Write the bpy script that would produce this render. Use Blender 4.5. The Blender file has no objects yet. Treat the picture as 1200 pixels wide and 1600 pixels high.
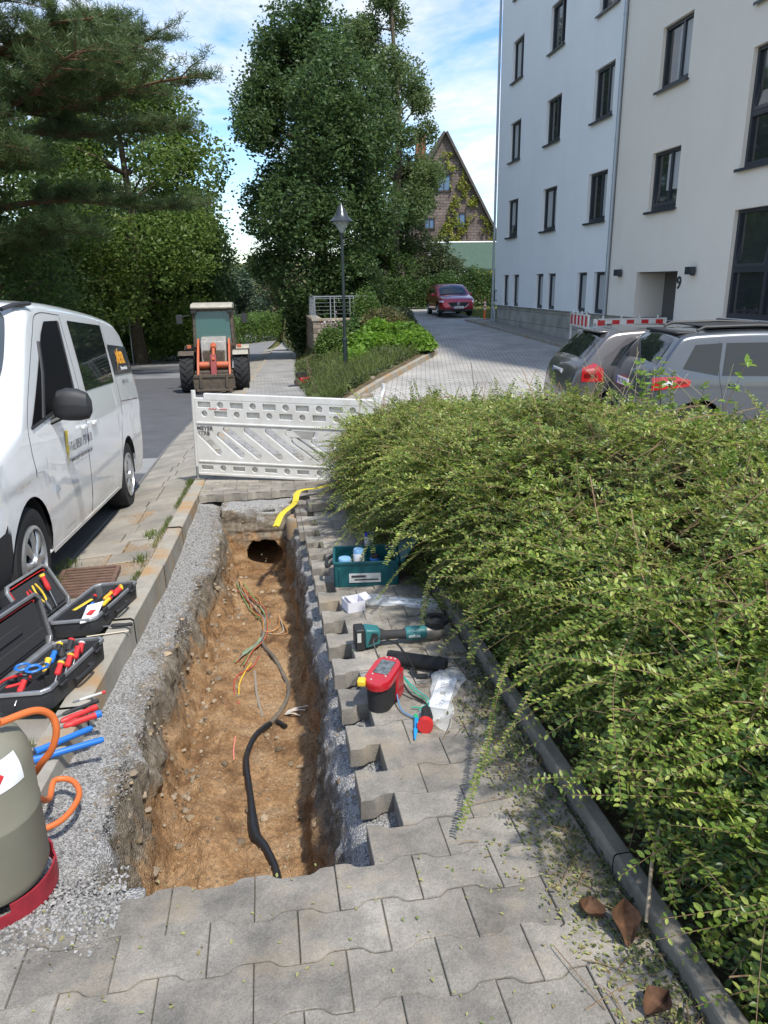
import bpy, math, random
import numpy as np
from mathutils import Matrix, Vector
random.seed(7); rng = np.random.default_rng(11)
R = math.radians
# ---------------------------------------------------------------- camera
# world: Y runs along the street, X to the right of it, camera above the origin
sc = bpy.context.scene
col = sc.collection
cd = bpy.data.cameras.new('camera'); camo = bpy.data.objects.new('camera', cd); col.objects.link(camo)
AZ = R(9.0); PT = R(17.4); RO = R(0.83)
fw = Vector((math.sin(AZ)*math.cos(PT), math.cos(AZ)*math.cos(PT), -math.sin(PT)))
rt = Vector((math.cos(AZ), -math.sin(AZ), 0)); up = rt.cross(fw)
r2 = rt*math.cos(RO)-up*math.sin(RO); u2 = rt*math.sin(RO)+up*math.cos(RO)
Mx = Matrix((r2, u2, -fw)).transposed().to_4x4(); Mx.translation = Vector((0, 0, 1.6))
camo.matrix_world = Mx
cd.sensor_fit = 'VERTICAL'; cd.sensor_height = 36; cd.lens = 1150/1600*36; cd.clip_start = .05; cd.clip_end = 3000
sc.camera = camo
# ---------------------------------------------------------------- sky, sun, exposure
SUN_AZ = math.atan2(.45, -.86); SUN_EL = R(59)
w = bpy.data.worlds.new('World'); sc.world = w; w.use_nodes = True
nt = w.node_tree; N = nt.nodes; L = nt.links; N.clear()
out = N.new('ShaderNodeOutputWorld'); bg = N.new('ShaderNodeBackground'); L.new(bg.outputs[0], out.inputs[0])
sky = N.new('ShaderNodeTexSky'); sky.sky_type = 'NISHITA'; sky.sun_disc = False
sky.sun_elevation = SUN_EL; sky.sun_rotation = SUN_AZ; sky.dust_density = .6; sky.ozone_density = 3.0
tc = N.new('ShaderNodeTexCoord'); sep = N.new('ShaderNodeSeparateXYZ'); L.new(tc.outputs['Generated'], sep.inputs[0])
# project the direction onto a cloud ceiling so clouds shrink towards the horizon
mx = N.new('ShaderNodeMath'); mx.operation = 'MAXIMUM'; mx.inputs[1].default_value = .06; L.new(sep.outputs[2], mx.inputs[0])
dv = N.new('ShaderNodeVectorMath'); dv.operation = 'DIVIDE'
cmb = N.new('ShaderNodeCombineXYZ')
for i in range(3): L.new(mx.outputs[0], cmb.inputs[i])
L.new(tc.outputs['Generated'], dv.inputs[0]); L.new(cmb.outputs[0], dv.inputs[1])
mp = N.new('ShaderNodeMapping'); mp.inputs['Location'].default_value = (2.35, 1.3, 0); mp.inputs['Rotation'].default_value = (0, 0, .5)
mp.inputs['Scale'].default_value = (1.0, .55, 1); L.new(dv.outputs[0], mp.inputs[0])
n1 = N.new('ShaderNodeTexNoise'); n1.inputs['Scale'].default_value = .55; n1.inputs['Detail'].default_value = 9; n1.inputs['Roughness'].default_value = .62; n1.inputs['Distortion'].default_value = .4
n2 = N.new('ShaderNodeTexNoise'); n2.inputs['Scale'].default_value = 5.5; n2.inputs['Detail'].default_value = 5; n2.inputs['Roughness'].default_value = .55
L.new(mp.outputs[0], n1.inputs['Vector']); L.new(mp.outputs[0], n2.inputs['Vector'])
ad = N.new('ShaderNodeMath'); ad.operation = 'MULTIPLY_ADD'; ad.inputs[1].default_value = .22; L.new(n2.outputs[0], ad.inputs[0]); L.new(n1.outputs[0], ad.inputs[2])
cr = N.new('ShaderNodeValToRGB'); cr.color_ramp.elements[0].position = .54; cr.color_ramp.elements[1].position = .74
L.new(ad.outputs[0], cr.inputs[0])
mix = N.new('ShaderNodeMix'); mix.data_type = 'RGBA'; mix.inputs[7].default_value = (3.7, 3.8, 3.9, 1)
mlt = N.new('ShaderNodeMath'); mlt.operation = 'MULTIPLY'; mlt.inputs[1].default_value = .88; L.new(cr.outputs[0], mlt.inputs[0])
L.new(mlt.outputs[0], mix.inputs[0]); hsv = N.new('ShaderNodeHueSaturation'); hsv.inputs['Saturation'].default_value = 1.16; hsv.inputs['Value'].default_value = .84; L.new(sky.outputs[0], hsv.inputs['Color']); L.new(hsv.outputs[0], mix.inputs[6])
L.new(mix.outputs[2], bg.inputs[0]); bg.inputs[1].default_value = .15
sd = bpy.data.lights.new('sun', 'SUN'); sd.energy = 2.45; sd.angle = R(2.5); sd.color = (1, .95, .87)
so = bpy.data.objects.new('sun', sd); col.objects.link(so)
sdir = Vector((math.sin(SUN_AZ)*math.cos(SUN_EL), math.cos(SUN_AZ)*math.cos(SUN_EL), math.sin(SUN_EL)))
so.rotation_euler = sdir.to_track_quat('Z', 'Y').to_euler(); so.location = (0, 0, 60)
sc.view_settings.view_transform = 'Standard'; sc.view_settings.look = 'None'; sc.view_settings.exposure = 1.02; sc.view_settings.gamma = 1
sc.view_settings.use_curve_mapping = False
# ---------------------------------------------------------------- helpers
MATS = {}
def mat(name, c, rough=.7, metal=0, c2=None, vs=6, var=.0, bump=0, bs=60, coord='Object', spec=.5, coat=0, island=0, bdist=.01, alpha=1, trans=0, detail=6, ramp=(.35, .65)):
    if name in MATS: return MATS[name]
    m = bpy.data.materials.new(name); m.use_nodes = True; n = m.node_tree.nodes; l = m.node_tree.links
    p = n['Principled BSDF']; p.inputs['Roughness'].default_value = rough; p.inputs['Metallic'].default_value = metal
    p.inputs['Specular IOR Level'].default_value = spec; p.inputs['Coat Weight'].default_value = coat; p.inputs['Coat Roughness'].default_value = .05
    p.inputs['Alpha'].default_value = alpha; p.inputs['Transmission Weight'].default_value = trans
    c = (*c, 1); p.inputs['Base Color'].default_value = c
    t = n.new('ShaderNodeTexCoord') if coord == 'Object' else n.new('ShaderNodeNewGeometry')
    vec = t.outputs['Object'] if coord == 'Object' else t.outputs['Position']
    cur = None
    if c2 is not None or var:
        if c2 is None: c2 = tuple(x*(1-var) for x in c[:3])
        nz = n.new('ShaderNodeTexNoise'); nz.inputs['Scale'].default_value = vs; nz.inputs['Detail'].default_value = detail; nz.inputs['Roughness'].default_value = .65
        l.new(vec, nz.inputs['Vector'])
        rp = n.new('ShaderNodeValToRGB'); rp.color_ramp.elements[0].position = ramp[0]; rp.color_ramp.elements[1].position = ramp[1]
        rp.color_ramp.elements[0].color = c; rp.color_ramp.elements[1].color = (*c2, 1); l.new(nz.outputs[0], rp.inputs[0]); cur = rp.outputs[0]
        if spec > .3 and metal < .5:
            mr = n.new('ShaderNodeMapRange'); mr.inputs[3].default_value = rough*.85; mr.inputs[4].default_value = min(1, rough*1.2); l.new(nz.outputs[0], mr.inputs[0]); l.new(mr.outputs[0], p.inputs['Roughness'])
    if island:
        g = n.new('ShaderNodeNewGeometry'); hs = n.new('ShaderNodeHueSaturation')
        mr = n.new('ShaderNodeMapRange'); mr.inputs[3].default_value = 1-island; mr.inputs[4].default_value = 1+island
        l.new(g.outputs['Random Per Island'], mr.inputs[0]); l.new(mr.outputs[0], hs.inputs['Value'])
        if cur: l.new(cur, hs.inputs['Color'])
        else: hs.inputs['Color'].default_value = c
        cur = hs.outputs[0]
    if cur: l.new(cur, p.inputs['Base Color'])
    if bump:
        b = n.new('ShaderNodeBump'); b.inputs['Strength'].default_value = bump; b.inputs['Distance'].default_value = bdist
        nb = n.new('ShaderNodeTexNoise'); nb.inputs['Scale'].default_value = bs; nb.inputs['Detail'].default_value = 6; nb.inputs['Roughness'].default_value = .7
        l.new(vec, nb.inputs['Vector']); l.new(nb.outputs[0], b.inputs['Height']); l.new(b.outputs[0], p.inputs['Normal'])
    MATS[name] = m; return m
def leafmat(name, cols, rough=.45, transl=.3, tcol=None, spec=.4, ns=.9, lo=.72, hi=1.25):
    m = bpy.data.materials.new(name); m.use_nodes = True; n = m.node_tree.nodes; l = m.node_tree.links
    p = n['Principled BSDF']; p.inputs['Roughness'].default_value = rough; p.inputs['Specular IOR Level'].default_value = spec
    g = n.new('ShaderNodeNewGeometry'); rp = n.new('ShaderNodeValToRGB'); e = rp.color_ramp.elements
    while len(e) < len(cols): e.new(.5)
    for i, c in enumerate(cols): e[i].position = i/(len(cols)-1); e[i].color = (*c, 1)
    l.new(g.outputs['Random Per Island'], rp.inputs[0])
    nz = n.new('ShaderNodeTexNoise'); nz.inputs['Scale'].default_value = ns; nz.inputs['Detail'].default_value = 4; l.new(g.outputs['Position'], nz.inputs['Vector'])
    mr = n.new('ShaderNodeMapRange'); mr.inputs[1].default_value = .3; mr.inputs[2].default_value = .7; mr.inputs[3].default_value = lo; mr.inputs[4].default_value = hi; l.new(nz.outputs[0], mr.inputs[0])
    hs = n.new('ShaderNodeHueSaturation'); l.new(rp.outputs[0], hs.inputs['Color']); l.new(mr.outputs[0], hs.inputs['Value'])
    l.new(hs.outputs[0], p.inputs['Base Color'])
    t = n.new('ShaderNodeBsdfTranslucent'); h2 = n.new('ShaderNodeHueSaturation'); h2.inputs['Hue'].default_value = .48; h2.inputs['Value'].default_value = 1.5; l.new(hs.outputs[0], h2.inputs['Color']); l.new(h2.outputs[0], t.inputs[0])
    ms = n.new('ShaderNodeMixShader'); ms.inputs[0].default_value = transl; l.new(p.outputs[0], ms.inputs[1]); l.new(t.outputs[0], ms.inputs[2])
    l.new(ms.outputs[0], n['Material Output'].inputs[0]); return m
def overlay(m, sc3, c, lo, hi, fac, zmax=None):
    """streaks or dirt: noise with its own axis scales mixed over the base colour"""
    n = m.node_tree.nodes; l = m.node_tree.links; p = n['Principled BSDF']; lk = p.inputs['Base Color'].links
    t = n.new('ShaderNodeTexCoord'); mp = n.new('ShaderNodeMapping'); mp.inputs['Scale'].default_value = sc3; l.new(t.outputs['Object'], mp.inputs[0]); nz = n.new('ShaderNodeTexNoise'); nz.inputs['Scale'].default_value = 1; nz.inputs['Detail'].default_value = 8; nz.inputs['Roughness'].default_value = .65; l.new(mp.outputs[0], nz.inputs['Vector'])
    mr = n.new('ShaderNodeMapRange'); mr.inputs[1].default_value = lo; mr.inputs[2].default_value = hi; mr.inputs[3].default_value = 0; mr.inputs[4].default_value = fac; l.new(nz.outputs[0], mr.inputs[0]); f = mr.outputs[0]
    if zmax:
        s = n.new('ShaderNodeSeparateXYZ'); l.new(t.outputs['Object'], s.inputs[0]); m2 = n.new('ShaderNodeMapRange'); m2.inputs[1].default_value = zmax; m2.inputs[2].default_value = zmax*.3; l.new(s.outputs[2], m2.inputs[0]); mm = n.new('ShaderNodeMath'); mm.operation = 'MULTIPLY'; l.new(f, mm.inputs[0]); l.new(m2.outputs[0], mm.inputs[1]); f = mm.outputs[0]
    x = n.new('ShaderNodeMix'); x.data_type = 'RGBA'; x.inputs[7].default_value = (*c, 1); l.new(f, x.inputs[0])
    if lk: l.new(lk[0].from_socket, x.inputs[6])
    else: x.inputs[6].default_value = p.inputs['Base Color'].default_value
    l.new(x.outputs[2], p.inputs['Base Color'])
def tag(o, label=None, cat=None, group=None, kind=None):
    if label: o['label'] = label
    if cat: o['category'] = cat
    if group: o['group'] = group
    if kind: o['kind'] = kind
    return o
def empty(name, loc=(0, 0, 0), rz=0, label=None, cat=None, group=None, rot=None):
    o = bpy.data.objects.new(name, None); col.objects.link(o); o.location = loc
    o.rotation_euler = rot if rot else (0, 0, rz); o.empty_display_size = .1
    return tag(o, label, cat, group)
def link(name, me, m, parent=None, smooth=False, bevel=0, ang=35, seg=2):
    o = bpy.data.objects.new(name, me); col.objects.link(o)
    if m is not None:
        for k in (m if isinstance(m, (list, tuple)) else [m]): me.materials.append(k)
    if parent: o.parent = parent
    if not smooth and len(me.polygons): me.polygons.foreach_set('use_smooth', [False]*len(me.polygons))
    if smooth:
        me.polygons.foreach_set('use_smooth', [True]*len(me.polygons))
        if ang < 180: me.set_sharp_from_angle(angle=R(ang))
    if bevel:
        b = o.modifiers.new('bevel', 'BEVEL'); b.width = bevel; b.segments = seg; b.limit_method = 'ANGLE'; b.angle_limit = R(40); b.harden_normals = False
        me.polygons.foreach_set('use_smooth', [True]*len(me.polygons)); me.set_sharp_from_angle(angle=R(50))
    return o
def npmesh(name, V, F, m, parent=None, smooth=False, ang=180, mi=None):
    V = np.asarray(V, dtype=np.float32).reshape(-1, 3); F = np.asarray(F, dtype=np.int32); k = F.shape[1]
    me = bpy.data.meshes.new(name); me.vertices.add(len(V)); me.vertices.foreach_set('co', V.ravel())
    me.loops.add(F.size); me.loops.foreach_set('vertex_index', F.ravel())
    me.polygons.add(len(F)); me.polygons.foreach_set('loop_start', np.arange(0, F.size, k, dtype=np.int32)); me.polygons.foreach_set('loop_total', np.full(len(F), k, dtype=np.int32))
    if mi is not None: me.polygons.foreach_set('material_index', np.asarray(mi, dtype=np.int32))
    me.update(calc_edges=True)
    return link(name, me, m, parent, smooth, ang=ang)
def gridmesh(name, P, m, parent=None, smooth=True, keep=None, ang=180):
    P = np.asarray(P); a, b = P.shape[:2]
    idx = np.arange(a*b).reshape(a, b)
    F = np.stack([idx[:-1, :-1], idx[1:, :-1], idx[1:, 1:], idx[:-1, 1:]], -1)
    F = F[keep] if keep is not None else F.reshape(-1, 4)
    return npmesh(name, P.reshape(-1, 3), F, m, parent, smooth, ang)
class M:
    def __init__(s, T=None): s.v = []; s.f = []; s.mi = []; s.T = T; s.k = 0
    def add(s, vs, fs):
        b = len(s.v)
        for p in vs:
            p = Vector(p); s.v.append(tuple(s.T @ p) if s.T else tuple(p))
        for f in fs: s.f.append([b+i for i in f]); s.mi.append(s.k)
        return s
    def box(s, c, d, rz=0, rot=None):
        m = rot if rot is not None else Matrix.Rotation(rz, 3, 'Z'); c = Vector(c); h = [x/2 for x in d]
        vs = [c+m @ Vector((x*h[0], y*h[1], z*h[2])) for x in (-1, 1) for y in (-1, 1) for z in (-1, 1)]
        return s.add(vs, [(0, 1, 3, 2), (4, 6, 7, 5), (0, 4, 5, 1), (2, 3, 7, 6), (0, 2, 6, 4), (1, 5, 7, 3)])
    def tube(s, pts, r, n=8, caps=True, flat=1.0):
        pts = [Vector(p) for p in pts]; k = len(pts); rs = r if isinstance(r, (list, tuple)) else [r]*k
        t0 = (pts[1]-pts[0]).normalized(); a = Vector((0, 0, 1)) if abs(t0.z) < .9 else Vector((1, 0, 0)); nn = t0.cross(a).normalized()
        vs = []
        for i, p in enumerate(pts):
            t = (pts[min(i+1, k-1)]-pts[max(i-1, 0)]).normalized()
            nn = (nn-t*nn.dot(t)).normalized(); bb = t.cross(nn)
            for j in range(n):
                an = 2*math.pi*j/n; vs.append(p+(nn*math.cos(an)+bb*math.sin(an)*flat)*rs[i])
        fs = [(i*n+j, i*n+(j+1) % n, (i+1)*n+(j+1) % n, (i+1)*n+j) for i in range(k-1) for j in range(n)]
        if caps: fs += [tuple(range(n))[::-1], tuple((k-1)*n+j for j in range(n))]
        return s.add(vs, fs)
    def cyl(s, a, b, r, r1=None, n=16): return s.tube([a, b], [r, r if r1 is None else r1], n)
    def lathe(s, prof, o=(0, 0, 0), n=24, axis='Z', close=False):
        vs = []; o = Vector(o)
        for (r, z) in prof:
            for j in range(n):
                a = 2*math.pi*j/n; p = Vector((r*math.cos(a), r*math.sin(a), z))
                if axis == 'Y': p = Vector((p.x, p.z, p.y))
                if axis == 'X': p = Vector((p.z, p.x, p.y))
                vs.append(o+p)
        k = len(prof)
        fs = [(i*n+j, i*n+(j+1) % n, (i+1)*n+(j+1) % n, (i+1)*n+j) for i in range(k-1) for j in range(n)]
        if close: fs += [((k-1)*n+j, (k-1)*n+(j+1) % n, (j+1) % n, j) for j in range(n)]
        return s.add(vs, fs)
    def prism(s, poly, h, f=lambda p, t: (p[0], p[1], t)):
        n = len(poly); vs = [f(p, h[0]) for p in poly]+[f(p, h[1]) for p in poly]
        return s.add(vs, [tuple(range(n))[::-1], tuple(range(n, 2*n))]+[(i, (i+1) % n, n+(i+1) % n, n+i) for i in range(n)])
    def quad(s, *p): return s.add(p, [tuple(range(len(p)))])
    def grid(s, P):
        a = len(P); b = len(P[0]); return s.add([p for r in P for p in r], [(i*b+j, (i+1)*b+j, (i+1)*b+j+1, i*b+j+1) for i in range(a-1) for j in range(b-1)])
    def build(s, name, m, parent=None, smooth=False, bevel=0, ang=35, seg=2):
        me = bpy.data.meshes.new(name); me.from_pydata(s.v, [], s.f)
        if any(s.mi): me.polygons.foreach_set('material_index', s.mi)
        me.update(); 
        import bmesh
        bm = bmesh.new(); bm.from_mesh(me); bmesh.ops.recalc_face_normals(bm, faces=bm.faces); bm.to_mesh(me); bm.free()
        return link(name, me, m, parent, smooth, bevel, ang, seg)
def text(name, s, size, m, mtx, parent=None, ext=.0008, bold=0, align='LEFT', sx=1):
    cu = bpy.data.curves.new(name, 'FONT'); cu.body = s; cu.size = size; cu.extrude = ext; cu.offset = bold; cu.align_x = align; cu.resolution_u = 3
    t = bpy.data.objects.new('tmp', cu); col.objects.link(t)
    me = bpy.data.meshes.new_from_object(t.evaluated_get(bpy.context.evaluated_depsgraph_get())); bpy.data.objects.remove(t)
    me.transform(Matrix.Diagonal((sx, 1, 1, 1))); me.transform(mtx)
    return link(name, me, m, parent)
def frame3(o, x, y):
    x = Vector(x).normalized(); y = Vector(y); y = (y-x*y.dot(x)).normalized(); z = x.cross(y)
    m = Matrix((x, y, z)).transposed().to_4x4(); m.translation = Vector(o); return m
def copy_tree(o, parent=None):
    c = o.copy(); col.objects.link(c); c.parent = parent
    for ch in list(o.children): copy_tree(ch, c)
    return c
def spline(pts, n=8):
    pts = [Vector(p) for p in pts]; P = [pts[0]*2-pts[1]]+pts+[pts[-1]*2-pts[-2]]; o = []
    for i in range(1, len(P)-2):
        a, b, c, d = P[i-1:i+3]
        for k in range(n):
            t = k/n; o.append(.5*((2*b)+(c-a)*t+(2*a-5*b+4*c-d)*t*t+(3*b-a-3*c+d)*t**3))
    return o+[pts[-1]]
# value noise in numpy
def _h(ix, iy, iz, s):
    n = (ix*374761393+iy*668265263+iz*2147483647+s*974634777) & 0xffffffff
    n = ((n ^ (n >> 13))*1274126177) & 0xffffffff; n = n ^ (n >> 16)
    return (n & 0xffff)/65535.0*2-1
def vn(x, y, z=0, s=0):
    x, y, z = np.broadcast_arrays(np.asarray(x, float), np.asarray(y, float), np.asarray(z, float))
    ix, iy, iz = [np.floor(a).astype(np.int64) for a in (x, y, z)]; fx, fy, fz = x-ix, y-iy, z-iz
    fx, fy, fz = [a*a*(3-2*a) for a in (fx, fy, fz)]; r = 0
    for a in (0, 1):
        for b in (0, 1):
            for c in (0, 1):
                r = r+_h(ix+a, iy+b, iz+c, s)*(fx if a else 1-fx)*(fy if b else 1-fy)*(fz if c else 1-fz)
    return r
def fbm(x, y, z=0, s=0, o=4, rough=.5):
    r = 0; a = 1; t = 0
    for i in range(o): r = r+a*vn(x*2**i, y*2**i, np.asarray(z)*2**i, s+i); t += a; a *= rough
    return r/t
def sstep(t): t = np.clip(t, 0, 1); return t*t*(3-2*t)
def S(u):
    u = np.asarray(u, float); return np.where(u < 60, -.056*u, -3.36-.5*(1-np.exp(-(np.maximum(u, 60)-60)/9)))
def D(u):
    return np.interp(np.asarray(u, float), [-2, 0, 9, 12, 15, 21, 32, 40, 50, 60], [-.35, -.38, -.62, -.80, -.72, -.42, -.15, .03, .1, .1])
KERB = [(13.6, 1.2), (14.6, 1.72), (15.2, 1.97), (16.7, 2.69), (18.5, 3.64), (21.08, 4.98), (23.25, 5.4), (25.3, 5.65), (30.5, 6.28), (37.6, 7.08), (46, 7.6)]
def kv(u): return np.interp(u, [k[0] for k in KERB], [k[1] for k in KERB])
def DZ(v, u):   # height of the paved drive
    w_ = np.where(np.asarray(u) < 13.6, sstep((np.asarray(v)-1.0)/2.2), sstep((np.asarray(v)-1.0)/np.maximum(kv(u)-1.0, .3)*1.0))
    return S(u)*(1-w_)+D(u)*w_
# ---------------------------------------------------------------- terrain
def lv(*a):
    o = []
    for p, q, n in a: o += list(np.linspace(p, q, n, endpoint=False))
    return np.array(o)
vs_ = np.concatenate([lv((-600, -40, 18), (-40, -9, 12), (-9, -.92, 8)), [-.92, .93], lv((1.2, 12, 14), (12, 40, 10), (40, 600, 16)), [600]])
us_ = np.concatenate([lv((-40, 0, 12)), lv((0, 1.45, 3)), [1.45, 7.62], lv((8.2, 30, 18), (30, 60, 16), (60, 160, 22), (160, 1200, 26)), [1200]])
Vv, Uu = np.meshgrid(vs_, us_, indexing='ij')
def G(v, u):
    wr = sstep((v-1.0)/2.5); wr2 = np.where(u < 13.6, wr, np.where(u > 34, (v > 2.35)*1.0, sstep((v-1)/np.maximum(kv(u)-1, .4))))
    z = S(u)*(1-wr2)+D(np.minimum(u, 60))*wr2-.26
    far = np.clip((u-130)/350, 0, 1)
    z = z+sstep(far)*16*(1+.5*fbm(v/120, u/160, s=3))+np.where(v < -9, fbm(v/6, u/6, s=9)*.12, 0)
    return z
Z = G(Vv, Uu)
i0 = list(vs_).index(-.92); j0 = list(us_).index(1.45)
keep = np.ones((len(vs_)-1, len(us_)-1), bool); keep[i0, j0] = False
m_soil = mat('grassy soil', (.085, .11, .035), .95, c2=(.14, .12, .06), vs=1.5, bump=.6, bs=8, coord='P', bdist=.05, spec=.1)
tag(gridmesh('ground', np.stack([Vv, Uu, Z], -1), m_soil, keep=keep), kind='structure')
# far wooded hill skyline
hu = np.linspace(240, 520, 12); hv = np.linspace(-420, 420, 120)
HV, HU = np.meshgrid(hv, hu, indexing='ij')
HZ = 10*sstep((HU-240)/200)*1.0-5+ (3.5*fbm(HV/60, HU/80, s=21)+1.2*fbm(HV/7, HU/9, s=22)+.8*fbm(HV/2.5, HU/3, s=23))*sstep((HU-240)/80)+4
m_hill = mat('far woods', (.045, .075, .04), .95, c2=(.07, .10, .045), vs=.12, coord='P', bump=1, bs=.5, bdist=2, spec=.05)
tag(gridmesh('hills', np.stack([HV, HU, HZ-1.0], -1), m_hill), kind='structure')
# ---- asphalt
def asphalt():
    m = mat('asphalt', (.17, .17, .175), .85, c2=(.22, .22, .22), vs=1.2, coord='P', bump=.5, bs=220, bdist=.004, spec=.3)
    n = m.node_tree.nodes; l = m.node_tree.links; p = n['Principled BSDF']; src = p.inputs['Base Color'].links[0].from_socket
    g = n.new('ShaderNodeNewGeometry'); nz = n.new('ShaderNodeTexNoise'); nz.inputs['Scale'].default_value = 300; l.new(g.outputs['Position'], nz.inputs['Vector'])
    mr = n.new('ShaderNodeMapRange'); mr.inputs[1].default_value = .3; mr.inputs[2].default_value = .7; mr.inputs[3].default_value = .7; mr.inputs[4].default_value = 1.35; l.new(nz.outputs[0], mr.inputs[0])
    hs = n.new('ShaderNodeHueSaturation'); l.new(src, hs.inputs['Color']); l.new(mr.outputs[0], hs.inputs['Value']); l.new(hs.outputs[0], p.inputs['Base Color']); return m
m_asph = asphalt()
m_patch = mat('fresh asphalt patch', (.085, .087, .092), .8, c2=(.11, .11, .115), vs=2, coord='P', bump=.5, bs=240, bdist=.004, spec=.3)
m_old = mat('old asphalt', (.25, .25, .245), .85, c2=(.30, .295, .28), vs=2, coord='P', bump=.4, bs=200, bdist=.004, spec=.3)
def kerb_in(u):   # inner (right) edge of the left kerb
    return np.interp(u, [-4, 0, 2.44, 3.7, 5.0, 8.2, 21.7, 40, 61, 90], [-1.02, -.98, -.88, -.83, -.775, -.70, -.44, .2, 1.0, 3.4])
def road_in(u): return np.interp(u, [-6, 2, 5, 11.4, 21, 40, 61, 90], [-1.7, -1.6, -1.54, -1.54, -1.25, -.6, .2, 2.6])
def road_out(u): return np.interp(u, [-10, 30, 43, 50, 61, 90], [-8.6, -8.4, -7.2, -6.4, -5.2, -2.5])
def RZ(u): return np.interp(u, [-10, 0, 4.3, 7.5, 9, 14, 21], [.45, -.05, -.305, -.565, -.665, -.92, -1.27]) if np.ndim(u) == 0 and u < 21 else np.where(np.asarray(u) < 21, np.interp(u, [-10, 0, 4.3, 7.5, 9, 14, 21], [.45, -.05, -.305, -.565, -.665, -.92, -1.27]), S(u)-.094)
uu = np.concatenate([np.arange(-8, 70, .5), np.arange(70, 92, 2)])
P = []
for u in uu:
    a, b = road_out(u), road_in(u); P.append([(a+(b-a)*t, u, float(RZ(u))+.03*math.sin(math.pi*t)) for t in np.linspace(0, 1, 9)])
tag(gridmesh('road', P, m_asph), kind='structure')
def patch(name, u0, u1, va, vb, m, dz=.004):
    P = [[(a+(b-a)*t, u, float(RZ(u))+.03*math.sin(math.pi*((a+(b-a)*t-road_out(u))/(road_in(u)-road_out(u))))+dz) for t in np.linspace(0, 1, 6)] for u in np.linspace(u0, u1, 24) for a, b in [(va(u), vb(u))]]
    tag(gridmesh(name, P, m), kind='structure')
patch('asphalt_patch', 10.6, 27.5, lambda u: -5.2, lambda u: road_in(u)-.02, m_patch)
patch('asphalt_patch', -2, 9.4, lambda u: -4.6, lambda u: road_in(u)-.02, m_patch)
patch('asphalt_strip', 9.45, 10.5, lambda u: -6.2, lambda u: road_in(u)-.02, m_old)
patch('asphalt_strip', 31, 37, lambda u: road_out(u)+.1, lambda u: -3.0, m_patch)
# ---- gutter strip of slabs between asphalt and kerb
m_slab = mat('old gutter slabs', (.23, .215, .185), .9, c2=(.34, .31, .26), vs=3, coord='P', bump=.6, bs=90, bdist=.006, island=.12, spec=.2)
b = M(); u = -4.0; 
while u < 62:
    L_ = random.uniform(.27, .36); ki = float(kerb_in(u))-.13; ri = float(road_in(u)); nspl = 2
    wj = [ri+.01, ri+(ki-ri)*random.uniform(.42, .58), ki-.01]
    for k in range(2):
        a, c = wj[k]+.006, wj[k+1]-.006; dz = random.uniform(-.006, .006)
        def zz(x, y): return float(RZ(y))*(1-(x-ri)/(ki-ri))+(float(S(y))-.045)*((x-ri)/(ki-ri))+.006
        u1 = u+L_-.012; sk = random.uniform(-.02, .02)
        top = [(a, u), (c, u+sk), (c, u1+sk), (a, u1)]
        b.add([(x, y, zz(x, y)+dz) for x, y in top]+[(x, y, zz(x, y)-.06) for x, y in top], [(0, 1, 2, 3), (0, 4, 5, 1), (1, 5, 6, 2), (2, 6, 7, 3), (3, 7, 4, 0)])
    u += L_
tag(b.build('gutter', m_slab, bevel=.006), kind='structure')
m_joint = mat('mossy joint sand', (.15, .14, .11), .95, c2=(.11, .12, .06), vs=4, coord='P', bump=.6, bs=120, spec=.1)
tag(gridmesh('gutter_bed', [[(a+(c-a)*t, u, float(RZ(u))*(1-t)+(float(S(u))-.045)*t-.008) for t in (0, .5, 1)] for u in np.arange(-4, 62, .5) for a, c in [(float(road_in(u))-.01, float(kerb_in(u))-.115)]], m_joint), kind='structure')
# ---- kerb (concrete edging stones, 1 m long, face exposed by the dig)
m_kerb = mat('weathered concrete kerb', (.36, .34, .29), .9, c2=(.27, .25, .21), vs=5, coord='P', bump=.7, bs=70, bdist=.006, island=.06, spec=.2)
nn_ = m_kerb.node_tree.nodes; ll_ = m_kerb.node_tree.links; p_ = nn_['Principled BSDF']; s_ = p_.inputs['Base Color'].links[0].from_socket
g_ = nn_.new('ShaderNodeNewGeometry'); z_ = nn_.new('ShaderNodeTexNoise'); z_.inputs['Scale'].default_value = 3.2; z_.inputs['Detail'].default_value = 7; ll_.new(g_.outputs['Position'], z_.inputs['Vector'])
r_ = nn_.new('ShaderNodeValToRGB'); r_.color_ramp.elements[0].position = .5; r_.color_ramp.elements[1].position = .66; ll_.new(z_.outputs[0], r_.inputs[0])
x_ = nn_.new('ShaderNodeMix'); x_.data_type = 'RGBA'; x_.inputs[7].default_value = (.36, .24, .13, 1); ll_.new(r_.outputs[0], x_.inputs[0]); ll_.new(s_, x_.inputs[6]); ll_.new(x_.outputs[2], p_.inputs['Base Color'])
b = M(); u = -4
while u < 64:
    n_ = 4; Ls = .98; row = []
    ys = [u+Ls*i/n_ for i in range(n_+1)]; dz = random.uniform(-.004, .004)
    prof = [(-.125, -.30), (-.125, -.02), (-.112, .0), (-.015, 0), (0, -.012), (.004, -.34)]
    b.grid([[(float(kerb_in(y))+px_, y, float(S(y))+pz+dz+(.015 if pz > -.1 else 0)) for px_, pz in prof] for y in ys]); 
    u += 1.0
tag(b.build('kerb', m_kerb, smooth=True, ang=40), kind='structure')
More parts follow.
